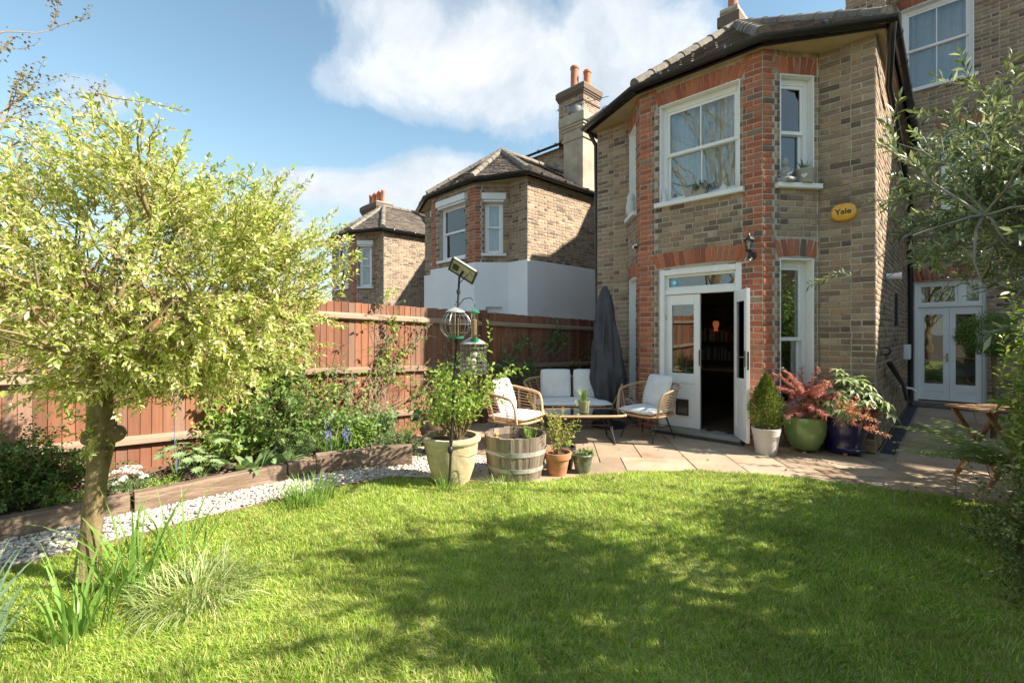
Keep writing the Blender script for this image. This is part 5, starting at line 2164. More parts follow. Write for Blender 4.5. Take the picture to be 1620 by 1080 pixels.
fs = [(3, 2, 1, 0)]
for a in (0, 4, 8):
    for j in range(4):
        fs.append((a + j, a + (j + 1) % 4, a + 4 + (j + 1) % 4, a + 4 + j))
fs.append((12, 13, 14, 15))
q.add(vs, fs)
q.build('trough', M_TROUGH, tr)
p2 = on(Mf, 1.22, -.01, 3.32)
be = thing('white_bell', 'white bell-shaped ornament at the right end of the wide upper sill', 'ornament', p2)
q = MB(Matrix.Translation(p2))
q.lathe([(.0001, 0), (.055, 0), (.056, .012), (.05, .04), (.035, .07), (.012, .085), (.012, .10), (.02, .11), (.0001, .13)], 18)
q.build('body', MW, be, smooth=50)
p3 = on(Mf, .40, -.01, 3.32)
fg = thing('white_figurine', 'little white figurine at the left end of the wide upper sill', 'ornament', p3)
q = MB(Matrix.Translation(p3))
q.lathe([(.0001, 0), (.05, 0), (.048, .03), (.03, .06), (.036, .10), (.03, .135), (.018, .15), (.026, .175), (.022, .2), (.0001, .212)], 16)
q.build('body', MW, fg, smooth=50)
p4 = on(Mr, .30, -.02, 3.33)
bu_ = thing('seated_statue', 'grey stone seated figure on the narrow upper sill by the pier', 'statue', p4)
q = MB(Matrix.Translation(p4))
q.lathe([(.0001, 0), (.095, 0), (.10, .03), (.085, .06), (.06, .08), (.066, .12), (.06, .17), (.03, .195), (.022, .205), (.04, .235), (.043, .265), (.03, .295), (.012, .315), (.0001, .32)], 18)
for s_ in (-1, 1):
    q.tube([(s_ * .06, 0, .17), (s_ * .078, -.03, .11), (s_ * .03, -.07, .075)], [.02, .018, .014], 8)
    q.tube([(s_ * .10, .01, .03), (s_ * .05, -.08, .03), (-s_ * .02, -.085, .03)], [.03, .03, .02], 8)
q.build('body', M_GREYST, bu_, smooth=50)
p5 = on(Mr, .56, -.02, 3.33)
hp = thing('heart_planter', 'pale planter with a heart emblem holding an aloe on the narrow upper sill', 'planter', p5)
q = MB(Matrix.Translation(p5))
q.lathe([(.0001, 0), (.095, 0), (.10, .01), (.135, .15), (.14, .155), (.14, .165), (.13, .165), (.125, .13), (.0001, .13)], 28)
q.build('pot', M_TROUGH, hp, smooth=40)
hv = []
for i in range(24):
    t = 2 * math.pi * i / 24
    hv.append((.0021 * 16 * math.sin(t) ** 3, .0021 * (13 * math.cos(t) - 5 * math.cos(2 * t) - 2 * math.cos(3 * t) - math.cos(4 * t))))
Mh = Matrix.Translation(p5) @ Matrix(((.80, -.60, 0, 0), (.60, .80, 0, 0), (0, 0, 1, 0), (0, 0, 0, 1)))
dirv = (Vector((0, 0, 1.45)) - p5)
dirv.z = 0
dirv.normalize()
xa = Vector((-dirv.y, dirv.x, 0))
q = MB(Matrix(((xa.x, 0, dirv.x, p5.x + dirv.x * .118), (xa.y, 0, dirv.y, p5.y + dirv.y * .118), (0, 1, 0, p5.z + .075), (0, 0, 0, 1))))
q.prism([(-x, y) for x, y in hv], -.004, .004)
q.build('heart_emblem', MW, hp)

# ------------------------------------------------------------------ inside the open doors
M_WOODD = mat('dark_wood', [(0, (.055, .03, .018)), (1, (.10, .055, .03))], .5, None, (6, .25))
bk = thing('bookcase', 'tall dark bookcase with lit shelves inside the open french doors', 'bookcase', (-3.63, 9.9, .08))
q = MB()
for bx in ((-4.18, -4.15, 9.75, 10.1, .08, 2.0), (-3.18, -3.15, 9.75, 10.1, .08, 2.0), (-4.15, -3.18, 10.07, 10.1, .08, 2.0)):
    q.box(*bx)
q.build('carcass', M_WOODD, bk)
for k in range(6):
    q = MB()
    z = .1 + k * .375
    q.box(-4.15, -3.18, 9.76, 10.07, z, z + .025)
    q.build('shelf', M_WOODD, bk)
rr = random.Random(9)
for k in range(2, 4):
    x = -4.12
    while x < -3.24:
        w, h = rr.uniform(.025, .05), rr.uniform(.18, .29)
        if rr.random() < .75:
            q = MB()
            q.box(x, x + w - .003, 9.80, 10.0, .126 + k * .375, .126 + k * .375 + h)
            bo = q.build('book', mat('book_%d' % rr.randrange(4), [(.25, .05, .03), (.06, .09, .12), (.35, .28, .2), (.12, .06, .04)][rr.randrange(4)], .7, None, (9, .2)), None, origin=(x, 9.9, .126 + k * .375))
            setp(bo, 'book on the dim bookcase shelves inside the doors', 'book', 'books on the indoor shelves')
        x += w
lm_ = thing('shelf_lamp', 'small glowing amber lamp on the bookcase inside the doors', 'lamp', (-3.50, 9.85, 1.63))
em = bpy.data.materials.new('lamp_glow')
em.use_nodes = True
eb_ = em.node_tree.nodes['Principled BSDF']
eb_.inputs['Base Color'].default_value = (.8, .3, .1, 1)
eb_.inputs['Emission Color'].default_value = (1, .24, .07, 1)
eb_.inputs['Emission Strength'].default_value = .05
q = MB(Matrix.Translation((-3.50, 9.72, 1.47)))
q.lathe([(.0001, 0), (.04, 0), (.045, .02), (.03, .05), (.055, .10), (.06, .16), (.045, .20), (.0001, .205)], 16)
q.build('shade', em, lm_, smooth=50)
dt = thing('dining_table', 'wooden dining table in the shadowy room behind the doors', 'table', (-3.08, 8.6, .08))
q = MB()
q.box(-3.63, -2.28, 8.2, 9.0, .78, .82)
q.build('tabletop', mat('oak', (.22, .12, .06), .35, None, (5, .2)), dt, bevel=.006)
for x in (-3.57, -2.34):
    for y in (8.26, 8.94):
        q = MB()
        q.box(x - .03, x + .03, y - .03, y + .03, .083, .78)
        q.build('leg', M_WOODD, dt)
bd = thing('bed', 'bed with pale duvet seen through the far garden doors', 'bed', (.4, 13.6, .08))
q = cushion_mesh(1.4, 1.7, .5, 3, wr=.03)
q.M = Matrix()
o = q.build('duvet', mat('duvet', [(0, (.55, .56, .62)), (1, (.65, .64, .66))], .9, None, (3, .1)), None, smooth=180)
o.parent = bd
o.location = (0, 0, .5)
q = MB()
q.box(-.25, 1.05, 12.85, 14.4, .1, .45)
q.build('base', M_WOODD, bd)
# ------------------------------------------------------------------ foliage tools
def leaf_mat(name, stops, trans=.42, rough=.5, vary=(9, .18), spec=.4):
    return mat(name, stops, rough, 'island', vary, None, 0, trans, spec=spec)


def unit(v):
    return v / np.maximum(np.linalg.norm(v, axis=-1, keepdims=True), 1e-9)


def leaves(name, P, D, L, W, m, parent, rg, loc=(0, 0, 0), fold=.18, droop=.25, up=None):
    """one folded diamond leaf per point P, growing along D; L and W lengths and widths"""
    P, D = np.asarray(P, float), unit(np.asarray(D, float))
    n = len(P)
    L = np.broadcast_to(np.asarray(L, float), (n,)) * rg.uniform(.75, 1.2, n)
    W = np.broadcast_to(np.asarray(W, float), (n,)) * rg.uniform(.8, 1.15, n)
    nu = rg.normal(0, 1, (n, 3)) * .55 + np.array((0, 0, 1.0) if up is None else up)
    S = unit(np.cross(D, nu))
    N = unit(np.cross(S, D))
    mid = P + D * (L * .48)[:, None]
    tip = P + D * (L * .93)[:, None] - np.array((0, 0, 1.0)) * (L * droop)[:, None] * rg.uniform(.2, 1, n)[:, None]
    f = (W * fold)[:, None]
    h = (W * .5)[:, None]
    V = np.stack([P, mid + S * h + N * f, tip, mid - S * h + N * f], 1).reshape(-1, 3) - np.array(loc)
    b = np.arange(n)[:, None] * 4
    F = np.concatenate([b + np.array([0, 1, 2]), b + np.array([0, 2, 3])], 1).reshape(-1, 3)
    return np_mesh(name, V, F, m, parent)


def rot_about(v, ax, a):
    return v * math.cos(a) + ax.cross(v) * math.sin(a) + ax * ax.dot(v) * (1 - math.cos(a))


def shoot(r, p, d, L, n=6, wander=.18, grav=0.0):
    """wandering polyline"""
    pts = [Vector(p)]
    d = Vector(d).normalized()
    for i in range(n):
        d = (d + Vector((r.gauss(0, wander), r.gauss(0, wander), r.gauss(0, wander) + grav))).normalized()
        pts.append(pts[-1] + d * (L / n))
    return pts


def along(pts, sp, r, start=0.0):
    """points and directions spaced along a polyline"""
    out = []
    acc = -start
    nxt = r.uniform(0, sp)
    for a, b in zip(pts, pts[1:]):
        d = b - a
        l = d.length
        if l < 1e-6:
            continue
        while acc + l >= nxt:
            t = (nxt - acc) / l
            if t >= 0:
                out.append((a + d * t, d / l))
            nxt += sp * r.uniform(.7, 1.3)
        acc += l
    return out


def spray_leaves(stems, sp, r, angle=.9, start=0.0):
    """leaf bases and directions on alternating sides of shoots"""
    P, D = [], []
    for pts in stems:
        s = r.uniform(0, 6.28)
        for p, d in along(pts, sp, r, start):
            s += 2.4
            a = d.orthogonal().normalized()
            o = rot_about(a, d, s)
            v = (d * math.cos(angle) + o * math.sin(angle))
            P.append(p)
            D.append(v + Vector((r.gauss(0, .18), r.gauss(0, .18), r.gauss(0, .18))))
    return P, D


def bush(name, label, cat, loc, rx, ry, rz, nst, L, W, sp, m, stem_m, seed, group=None, base=.0, spread=1.0, grav=-.02, twig=2, angle=.9, upb=.9, stem_r=.006, thingo=None, lump=.25, leafpart='foliage', xmin=None):
    """shrub of branching stems from the ground, leaves along the twigs, lumpy outline"""
    r = random.Random(seed)
    rg = np.random.default_rng(seed)
    t = thingo or thing(name, label, cat, loc, group)
    o = Vector(loc)
    sm = MB()
    twigs = []
    for i in range(nst):
        th = r.uniform(0, 6.28)
        q = math.sqrt(r.random())
        el = (1 - q * spread)
        d = Vector((math.cos(th) * q * rx * 1.15, math.sin(th) * q * ry * 1.15, rz * (.35 + .75 * max(0, el)) * upb))
        ln = d.length * (1 + r.uniform(-lump, lump * .6))
        st = shoot(r, o + Vector((math.cos(th) * rx * .12, math.sin(th) * ry * .12, base)), d, ln, 6, .16, grav)
        if xmin is not None and min(p.x for p in st) < xmin:
            continue
        sm.tube(st, [stem_r * (1 - .12 * k) for k in range(len(st))], 4, cap=False)
        twigs.append(st[2:])
        for k in range(twig):
            j = r.randrange(2, len(st))
            dd = (st[j] - st[j - 1]).normalized()
            a = rot_about(dd.orthogonal().normalized(), dd, r.uniform(0, 6.28))
            tw = shoot(r, st[j], dd * .8 + a * .8 + Vector((0, 0, .2)), ln * r.uniform(.25, .5), 4, .2, grav)
            if xmin is not None and min(p.x for p in tw) < xmin:
                continue
            twigs.append(tw)
            if k % 2 == 0:
                sm.tube(tw, [stem_r * .5, stem_r * .45, stem_r * .4, stem_r * .3, stem_r * .25], 3, cap=False)
    sm.build('stem', stem_m, t, smooth=180, kind='stuff')
    P, D = spray_leaves(twigs, sp, r, angle)
    keep = [i for i, p in enumerate(P) if p.z > .01]
    P, D = [P[i] for i in keep], [D[i] for i in keep]
    f = leaves(leafpart, [tuple(p) for p in P], [tuple(d) for d in D], L, W, m, t, rg, world_loc(t))
    f['kind'] = 'stuff'
    return t


def blade_clump(name, label, cat, loc, n, L, W, m, seed, spread=.08, lean=.6, group=None, parent=None, bend=.6, single=False):
    """strap leaves arching from a clump; each leaf a part when they are big, else one mesh"""
    r = random.Random(seed)
    t = parent or thing(name, label, cat, loc, group)
    org = Vector(loc)
    mb = MB()
    for i in range(n):
        th = r.uniform(0, 6.28)
        q = math.sqrt(r.random())
        p = org + Vector((math.cos(th) * spread * q, math.sin(th) * spread * q, 0))
        ln = L * r.uniform(.55, 1.12)
        w = W * r.uniform(.7, 1.15)
        out = Vector((math.cos(th + r.gauss(0, .5)), math.sin(th + r.gauss(0, .5)), 0))
        le = lean * r.uniform(.2, 1.3)
        K = 6
        a = Vector((-out.y, out.x, 0))
        vs = []
        pos = p.copy()
        ang = le * .35
        be = bend * r.uniform(.3, 1.5)
        for k in range(K + 1):
            s = k / K
            wd = w * (1 - s ** 2.2) * (.75 + .5 * min(1, s * 4)) * .5 + .0004
            ridge = Vector((out.x * -.12 * w, out.y * -.12 * w, .0))
            vs += [pos + a * wd, pos - ridge * (1 - s), pos - a * wd]
            d = Vector((0, 0, 1)) * math.cos(ang) + out * math.sin(ang)
            pos = pos + d * (ln / K)
            ang += (le * .9 + be * s * 1.3) / K
        fs = []
        for k in range(K):
            b = 3 * k
            fs += [(b, b + 1, b + 4, b + 3), (b + 1, b + 2, b + 5, b + 4)]
        if single:
            o = MB()
            o.add(vs, fs)
            o.build('leaf', m, t, smooth=180)
        else:
            mb.add(vs, fs)
    if not single:
        mb.build('leaf_blades', m, t, smooth=180, kind='stuff')
    return t


def palm_leaf(mb, c, ax, up, R0, nf, span, w, droop=.15, r=None):
    """hand-shaped leaf: nf leaflets fanned round ax"""
    ax = Vector(ax).normalized()
    up = Vector(up).normalized()
    for i in range(nf):
        a = (i / (nf - 1) - .5) * span if nf > 1 else 0
        d = rot_about(ax, up, a)
        L = R0 * (1 - .28 * abs(i / (nf - 1) - .5) * 2)
        s = d.cross(up).normalized()
        p1 = c + d * L * .55 + up * L * .03
        tip = c + d * L - up * L * droop
        mb.add([c, p1 + s * w * .5 + up * w * .12, tip, p1 - s * w * .5 + up * w * .12, p1 - up * w * .10], [(0, 1, 4), (1, 2, 4), (0, 4, 3), (4, 2, 3)])


M_BARK = mat('bark', [(0, (.12, .085, .04)), (.5, (.20, .145, .07)), (1, (.28, .215, .12))], .9, None, (9, .25), (22, .9, .012), stretch=(3, 3, 1), grime=(7, (.13, .15, .06), .56, .5))
M_TWIG = mat('twig', [(0, (.20, .145, .075)), (1, (.30, .23, .12))], .85, None, (14, .25))
M_STEMG = mat('green_stem', (.13, .19, .06), .6, None, (10, .2))
L_WILLOW = leaf_mat('willow_leaf', [(0, (.26, .36, .05)), (.3, (.42, .52, .10)), (.6, (.60, .64, .25)), (.85, (.75, .75, .45)), (1, (.78, .70, .54))], .5, .6, (3.2, .34))
L_OLIVE = leaf_mat('olive_leaf', [(0, (.10, .145, .06)), (.5, (.20, .26, .12)), (.8, (.33, .38, .21)), (1, (.50, .55, .37))], .22, .42)
L_DARK = leaf_mat('box_leaf', [(0, (0.033, 0.0825, 0.018)), (.6, (0.075, 0.165, 0.033)), (1, (0.165, 0.285, 0.0675))], .3, .35)
L_FRESH = leaf_mat('fresh_leaf', [(0, (0.162, 0.284, 0.0405)), (.5, (0.27, 0.419, 0.0743)), (1, (0.432, 0.567, 0.135))], .45, .5)
L_MID = leaf_mat('mid_leaf', [(0, (0.098, 0.182, 0.042)), (.5, (0.168, 0.28, 0.07)), (1, (0.28, 0.406, 0.126))], .4, .5)
L_GREY = leaf_mat('grey_leaf', [(0, (.13, .225, .08)), (.5, (.21, .32, .125)), (1, (.33, .43, .21))], .35, .7)
L_VAR = leaf_mat('variegated_leaf', [(0, (0.075, 0.128, 0.03)), (.5, (0.15, 0.225, 0.0525)), (.8, (0.33, 0.39, 0.12)), (1, (0.6, 0.63, 0.3))], .35, .4)
L_CHOI = leaf_mat('choisya_leaf', [(0, (0.119, 0.204, 0.0374)), (.5, (0.238, 0.34, 0.068)), (.85, (0.459, 0.544, 0.136)), (1, (0.646, 0.68, 0.238))], .35, .35)
L_RED = leaf_mat('maple_leaf', [(0, (.36, .10, .10)), (.5, (.58, .22, .20)), (1, (.74, .42, .37))], .45, .5)
L_FATS = leaf_mat('fatsia_leaf', [(0, (.10, .17, .05)), (.4, (.22, .31, .11)), (.75, (.44, .50, .25)), (1, (.60, .63, .40))], .3, .4)
L_FERN = leaf_mat('fern_leaf', [(0, (0.165, 0.225, 0.075)), (1, (0.3, 0.375, 0.135))], .4, .6)
L_BLADE = leaf_mat('strap_leaf', [(0, (0.126, 0.238, 0.042)), (.6, (0.21, 0.364, 0.077)), (1, (0.378, 0.504, 0.182))], .4, .4)
L_BLUE = leaf_mat('glaucous_leaf', [(0, (0.13, 0.234, 0.13)), (1, (0.26, 0.39, 0.247))], .35, .45)
L_WHITE = leaf_mat('white_petal', [(0, (.70, .70, .66)), (1, (.80, .80, .78))], .35, .7)
L_BLUEF = leaf_mat('bluebell_petal', [(0, (.16, .16, .42)), (1, (.30, .30, .60))], .3, .6)
L_BROWN = leaf_mat('brown_leaf', [(0, (.17, .12, .06)), (.5, (.26, .21, .10)), (1, (.30, .30, .12))], .4, .6)

# ------------------------------------------------------------------ the standard willow on the left
def willow():
    r = random.Random(7)
    rg = np.random.default_rng(7)
    base = Vector((-3.62, .26, 0))
    t = thing('dappled_willow', 'top-grafted willow with thick pale trunk and cream-green dappled crown on the left of the lawn', 'tree', base)
    ir, fw = Vector((.725, .688, 0)), Vector((-.688, .725, 0))
    def W(lat, z, dep=0.0):
        # a place beside the trunk foot: sideways, height, away from the lawn
        return base + ir * lat + fw * dep + Vector((0, 0, z))
    q = MB()
    path = [W(-.02, -.1), W(.0, .12), W(.02, .32), W(.045, .55), W(.065, .74), W(.085, .86), W(.075, .98), W(.055, 1.12), W(.05, 1.25)]
    q.tube(path, [.08, .058, .05, .05, .057, .08, .065, .055, .046], 14)
    for (a, z, rr_, px) in ((.145, .86, .055, .02), (.04, .84, .045, -.03), (.11, .77, .038, -.03)):
        q.sphere(tuple(W(a, z, px)), rr_, 12, 8, sz=(1, 1, .85))
    tr = q.build('trunk', M_BARK, t, smooth=180)
    dm = tr.modifiers.new('sub', 'SUBSURF')
    dm.levels = dm.render_levels = 1
    tex = bpy.data.textures.new('bark_lumps', 'CLOUDS')
    tex.noise_scale = .07
    ds = tr.modifiers.new('lumps', 'DISPLACE')
    ds.texture = tex
    ds.strength = .018
    ds.texture_coords = 'GLOBAL'
    # limbs
    limbs = []
    spec = [(-.4, .95, .1, .8), (-.25, .95, -.15, .9), (.05, 1.05, .1, .8), (.45, .95, -.1, 1.0), (.8, .72, .12, 1.0), (1.0, .35, -.12, .95), (.95, .12, .15, .9),
            (-.45, .95, -.1, .7), (-.3, 1.0, -.2, .7), (.35, .8, -.35, .75), (.6, .5, -.3, .8), (.2, .8, .5, .8), (-.35, .85, .5, .7), (.7, .5, .5, .8), (1.1, .05, .1, 1.0), (.15, .8, -.35, .6)]
    lm = MB()
    for (a, z, dp, L) in spec + [(.3, .8, .3, .9), (-.1, .95, -.2, .8), (.75, .35, -.3, .95), (-.4, .9, .2, .75), (.5, .3, .35, .9), (.95, .5, .3, .9)]:
        d = ir * a + Vector((0, 0, z)) + fw * dp
        s0 = path[6] + (path[8] - path[6]) * r.random()
        st = shoot(r, s0, d, L * .95, 7, .13, .02)
        lm.tube(st, [.020, .018, .016, .014, .012, .010, .008, .006], 7, cap=False)
        limbs.append(st)
    # secondary branches
    sec = []
    for st in limbs:
        for k in range(7):
            j = r.randrange(2, len(st))
            dd = (st[j] - st[j - 1]).normalized()
            a = rot_about(dd.orthogonal().normalized(), dd, r.uniform(0, 6.28))
            s2 = shoot(r, st[j], dd * .7 + a * .9 + Vector((0, 0, .35)), r.uniform(.3, .62), 5, .16, .03)
            lm.tube(s2, [.012, .010, .008, .006, .005, .004], 5, cap=False)
            sec.append(s2)
    lm.build('branch', M_TWIG, t, smooth=180)
    shoots = []
    tw = MB()
    knots = [p for st in limbs + sec for p in st[1:]]
    for k in range(2800):
        v = Vector((r.gauss(0, 1), r.gauss(0, 1), r.gauss(0, 1))).normalized()
        f = r.uniform(.42, 1.03) ** .8 * (1 + .16 * noise.noise(v * 2.2 + Vector((3, 1, 7))))
        lat, dep, z = .40 + 1.08 * v.x * f, .95 * v.y * f, 1.80 + .90 * v.z * f
        if z < (.80 if lat < -.1 else .92) + .10 * r.random() or z > 2.66 - .34 * max(0, lat - .1) + .12 * r.random():
            continue
        e = W(lat, z, dep)
        if noise.noise(e * 2.1 + Vector((5, 2, 1))) < -.32:
            continue
        near = min(knots, key=lambda q_: (q_ - e).length_squared)
        g = e - near
        L = min(.42, max(.14, g.length))
        out_ = (ir * v.x + fw * v.y + Vector((0, 0, v.z + .35))).normalized()
        d = (g.normalized() * .6 + out_ * .7 + Vector((r.gauss(0, .25), r.gauss(0, .25), r.gauss(0, .25)))).normalized()
        s3 = shoot(r, e - d * L, d, L, 5, .13, .02)
        tw.tube(s3, [.0036, .003, .0025, .002, .0016, .001], 3, cap=False)
        shoots.append(s3)
    tw.build('twig', M_TWIG, t, kind='stuff')
    P, D = spray_leaves(shoots, .0098, r, .75)
    print('willow leaves', len(P), 'shoots', len(shoots))
    f = leaves('crown', [tuple(p) for p in P], [tuple(d) for d in D], np.where(rg.random(len(P)) < .3, .046, .033), np.where(rg.random(len(P)) < .3, .019, .0135), L_WILLOW, t, rg, base, droop=.15)
    f['kind'] = 'stuff'
    # few low suckers with leaves on the trunk
    su = []
    for k in range(9):
        p = W(r.uniform(.0, .15), r.uniform(.72, 1.0), r.uniform(-.08, .02))
        su.append(shoot(r, p, ir * r.uniform(-.9, 1) - fw * .5 + Vector((0, 0, r.uniform(-.2, .5))), r.uniform(.12, .3), 4, .2, -.04))
    P, D = spray_leaves(su, .02, r, .8)
    f = leaves('sucker_leaves', [tuple(p) for p in P], [tuple(d) for d in D], .042, .022, L_WILLOW, t, rg, base)
    f['kind'] = 'stuff'


willow()

# ------------------------------------------------------------------ olive at the right edge
def olive():
    r = random.Random(21)
    rg = np.random.default_rng(21)
    base = Vector((.62, 3.45, 0))
    t = thing('olive_tree', 'olive tree with silvery narrow leaves reaching in from the upper right', 'tree', base)
    q = MB()
    path = [base + Vector(p) for p in ((0, 0, -.05), (.02, .02, .5), (-.02, .0, 1.0), (-.06, .02, 1.5), (-.08, .0, 1.8))]
    q.tube(path, [.07, .055, .05, .046, .04], 12)
    q.build('trunk', M_BARK, t, smooth=180)
    lm = MB()
    limbs = []
    for k in range(20):
        th = 2 * math.pi * k / 20 * 1.0 + r.uniform(-.3, .3)
        d = Vector((math.cos(th) * .9, math.sin(th) * .8, r.uniform(.1, 1.3)))
        st = shoot(r, path[3 + k % 2], d, r.uniform(.6, .95), 7, .17, .02)
        lm.tube(st, [.016, .014, .012, .010, .008, .006, .005, .003], 6, cap=False)
        limbs.append(st)
    sec = []
    for st in limbs:
        for k in range(9):
            j = r.randrange(2, len(st))
            dd = (st[j] - st[j - 1]).normalized()
            a = rot_about(dd.orthogonal().normalized(), dd, r.uniform(0, 6.28))
            s2 = shoot(r, st[j], dd * .6 + a + Vector((0, 0, .05)), r.uniform(.25, .6), 5, .2, -.03)
            lm.tube(s2, [.008, .006, .005, .004, .003, .002], 4, cap=False)
            sec.append(s2)
    lm.build('branch', MATS['olive_bark'], t, smooth=180)
    tw, shoots = MB(), []
    for st in sec + [s[4:] for s in limbs]:
        for k in range(5):
            j = r.randrange(1, len(st))
            d = (st[j] - st[j - 1]).normalized() * .8 + Vector((r.gauss(0, .6), r.gauss(0, .6), r.gauss(.1, .5)))
            s3 = shoot(r, st[j], d, r.uniform(.14, .34), 4, .15, -.02)
            e = s3[-1]
            px = to_px(e)
            if ((e - Vector((.32, 3.45, 2.6))).length > .98 or e.z < 1.72) and r.random() < .93:
                continue
            tw.tube(s3, [.003, .0025, .002, .0015, .001], 3, cap=False)
            shoots.append(s3)
    tw.build('twig', MATS['olive_bark'], t, kind='stuff')
    P, D = spray_leaves(shoots, .0095, r, .7)
    print('olive leaves', len(P))
    f = leaves('crown', [tuple(p) for p in P], [tuple(d) for d in D], .058, .0145, L_OLIVE, t, rg, base, droop=.1)
    f['kind'] = 'stuff'


mat('olive_bark', [(0, (.17, .16, .13)), (1, (.27, .25, .20))], .9, None, (20, .25))
olive()

# ------------------------------------------------------------------ right-hand border shrubs
bush('choisya_bush', 'tall yellow-green glossy shrub with white flowers at the right edge beside the path', 'shrub', (.86, 4.95, 0), .50, .55, 1.62, 300, .075, .028, .018, L_CHOI, M_TWIG, 31, spread=.8, upb=1.0, xmin=.24)
tq = bpy.data.objects['choisya_bush']
r = random.Random(4)
fl = MB()
for k in range(26):
    c = Vector((.80 + r.uniform(-.4, .1), 4.95 + r.uniform(-.6, .2), r.uniform(1.3, 1.85)))
    for j in range(5):
        a = j * 1.2566 + r.random()
        d = Vector((math.cos(a), math.sin(a), .4))
        s = Vector((-math.sin(a), math.cos(a), 0))
        fl.add([c, c + d * .014 + s * .008, c + d * .026, c + d * .014 - s * .008], [(0, 1, 2), (0, 2, 3)])
fl.build('flower', L_WHITE, tq, kind='stuff')
bush('variegated_shrub', 'low cream-edged evergreen shrub spreading over the lawn corner on the right', 'shrub', (.58, 4.2, 0), .46, .85, .62, 260, .032, .02, .017, L_VAR, M_TWIG, 32, spread=.95, xmin=.03)
bush('dark_hedge_shrub', 'loose leafy shrub outside the right edge of the frame nearest the lawn', 'shrub', (1.75, 3.1, 0), .55, .8, 3.0, 200, .085, .045, .03, L_MID, M_TWIG, 33, spread=.7, upb=1, xmin=.85)
bush('tall_shrub', 'tall leafy shrub outside the right edge of the frame behind the olive', 'shrub', (1.85, 4.9, 0), .7, .9, 2.9, 200, .085, .045, .03, L_MID, M_TWIG, 34, spread=.7, upb=1, xmin=.85)
bush('boundary_shrub', 'big boundary shrub outside the right edge of the frame by the passage', 'shrub', (1.9, 6.6, 0), .6, .8, 2.5, 150, .085, .045, .03, L_MID, M_TWIG, 35, spread=.7, upb=1, xmin=.95)
bush('near_shrub', 'boundary shrub behind the camera on the right side of the garden', 'shrub', (2.0, 1.4, 0), .55, .8, 2.6, 160, .085, .045, .03, L_MID, M_TWIG, 36, spread=.7, upb=1, xmin=.95)

# fern
def fern(loc, seed, n=19, L=.74):
    r = random.Random(seed)
    t = thing('fern', 'arching green fern spilling over the folding stool', 'fern', loc)
    o = Vector(loc)
    for i in range(n):
        th = math.pi + r.uniform(-1.5, 1.5) if i < 11 else r.uniform(0, 6.28)
        d = Vector((math.cos(th) * .8, math.sin(th) * .8, r.uniform(.35, .9)))
        st = shoot(r, o, d, L * r.uniform(.85, 1.25), 14, .03, -.062)
        m = MB()
        m.tube(st, [.004 * (1 - k / 16) for k in range(15)], 4, cap=False)
        for k in range(2, 15):
            for f in (0, .5):
                if k == 14 and f:
                    continue
                p = st[k] if f == 0 else (st[k] + st[min(14, k + 1)]) / 2
                dd = (st[min(14, k + 1)] - st[k - 1]).normalized()
                s = dd.cross(Vector((0, 0, 1))).normalized()
                s_ = k / 14
                w = L * .20 * math.sin(math.pi * min(1, (s_ * .9 + .12))) ** .8
                for sg in (-1, 1):
                    tip = p + (s * sg * w) + dd * w * .35 - Vector((0, 0, w * .18))
                    h = dd * .011
                    q = (p + tip) / 2
                    m.add([p, q - h, tip, q + h], [(0, 1, 2), (0, 2, 3)])
        m.build('frond', L_FERN, t)


fern((.34, 5.45, .34), 3)

# clipped ball on a stem by the far doors
def ball_tree():
    r = random.Random(8)
    rg = np.random.default_rng(8)
    b = Vector((.40, 9.1, 0))
    t = thing('lollipop_tree', 'clipped round evergreen ball on a bare stem in front of the far garden doors', 'tree', b)
    q = MB()
    q.tube([b, b + Vector((.02, 0, .5)), b + Vector((0, .02, 1.25))], [.035, .03, .026], 10)
    q.build('trunk', M_BARK, t, smooth=180)
    c = b + Vector((-.02, 0, 1.42))
    P, D = [], []
    for k in range(5200):
        v = Vector((r.gauss(0, 1), r.gauss(0, 1), r.gauss(0, 1))).normalized()
        R_ = .36 * (1 + .12 * noise.noise(v * 2.5)) * r.uniform(.55, 1.03)
        P.append(tuple(c + Vector((v.x * R_, v.y * R_, v.z * R_ * .78))))
        D.append(tuple(v + Vector((r.gauss(0, .5), r.gauss(0, .5), r.gauss(0, .5)))))
    f = leaves('crown', P, D, .045, .012, L_MID, t, rg, b)
    f['kind'] = 'stuff'


ball_tree()

# ------------------------------------------------------------------ potted plants by the wall
def conifer():
    r = random.Random(12)
    rg = np.random.default_rng(12)
    b = Vector((-1.62, 6.12, .28))
    t = thing('dwarf_conifer', 'small cone-shaped golden green conifer growing in the pale pot', 'conifer', b)
    P, D = [], []
    for k in range(6500):
        f = r.random() ** .8
        th = r.uniform(0, 6.28)
        rad = .20 * (math.sin(math.pi * min(1, f * .86 + .16)) ** .9) * (1 + .28 * noise.noise(Vector((math.cos(th) * 2, math.sin(th) * 2, f * 7)))) * (1 - .35 * f)
        q = rad * r.uniform(.45, 1.08)
        P.append((b.x + math.cos(th) * q, b.y + math.sin(th) * q, b.z + .02 + f * .64))
        D.append((math.cos(th) * .7 + r.gauss(0, .3), math.sin(th) * .7 + r.gauss(0, .3), .9 + r.gauss(0, .35)))
    f = leaves('foliage', P, D, .038, .012, leaf_mat('conifer_leaf', [(0, (.06, .11, .02)), (.5, (.13, .19, .035)), (1, (.30, .33, .07))], .3, .6), t, rg, b, droop=0)
    f['kind'] = 'stuff'
    q = MB()
    q.tube([b, b + Vector((0, 0, .5))], [.014, .006], 6)
    q.build('trunk', M_BARK, t)


conifer()


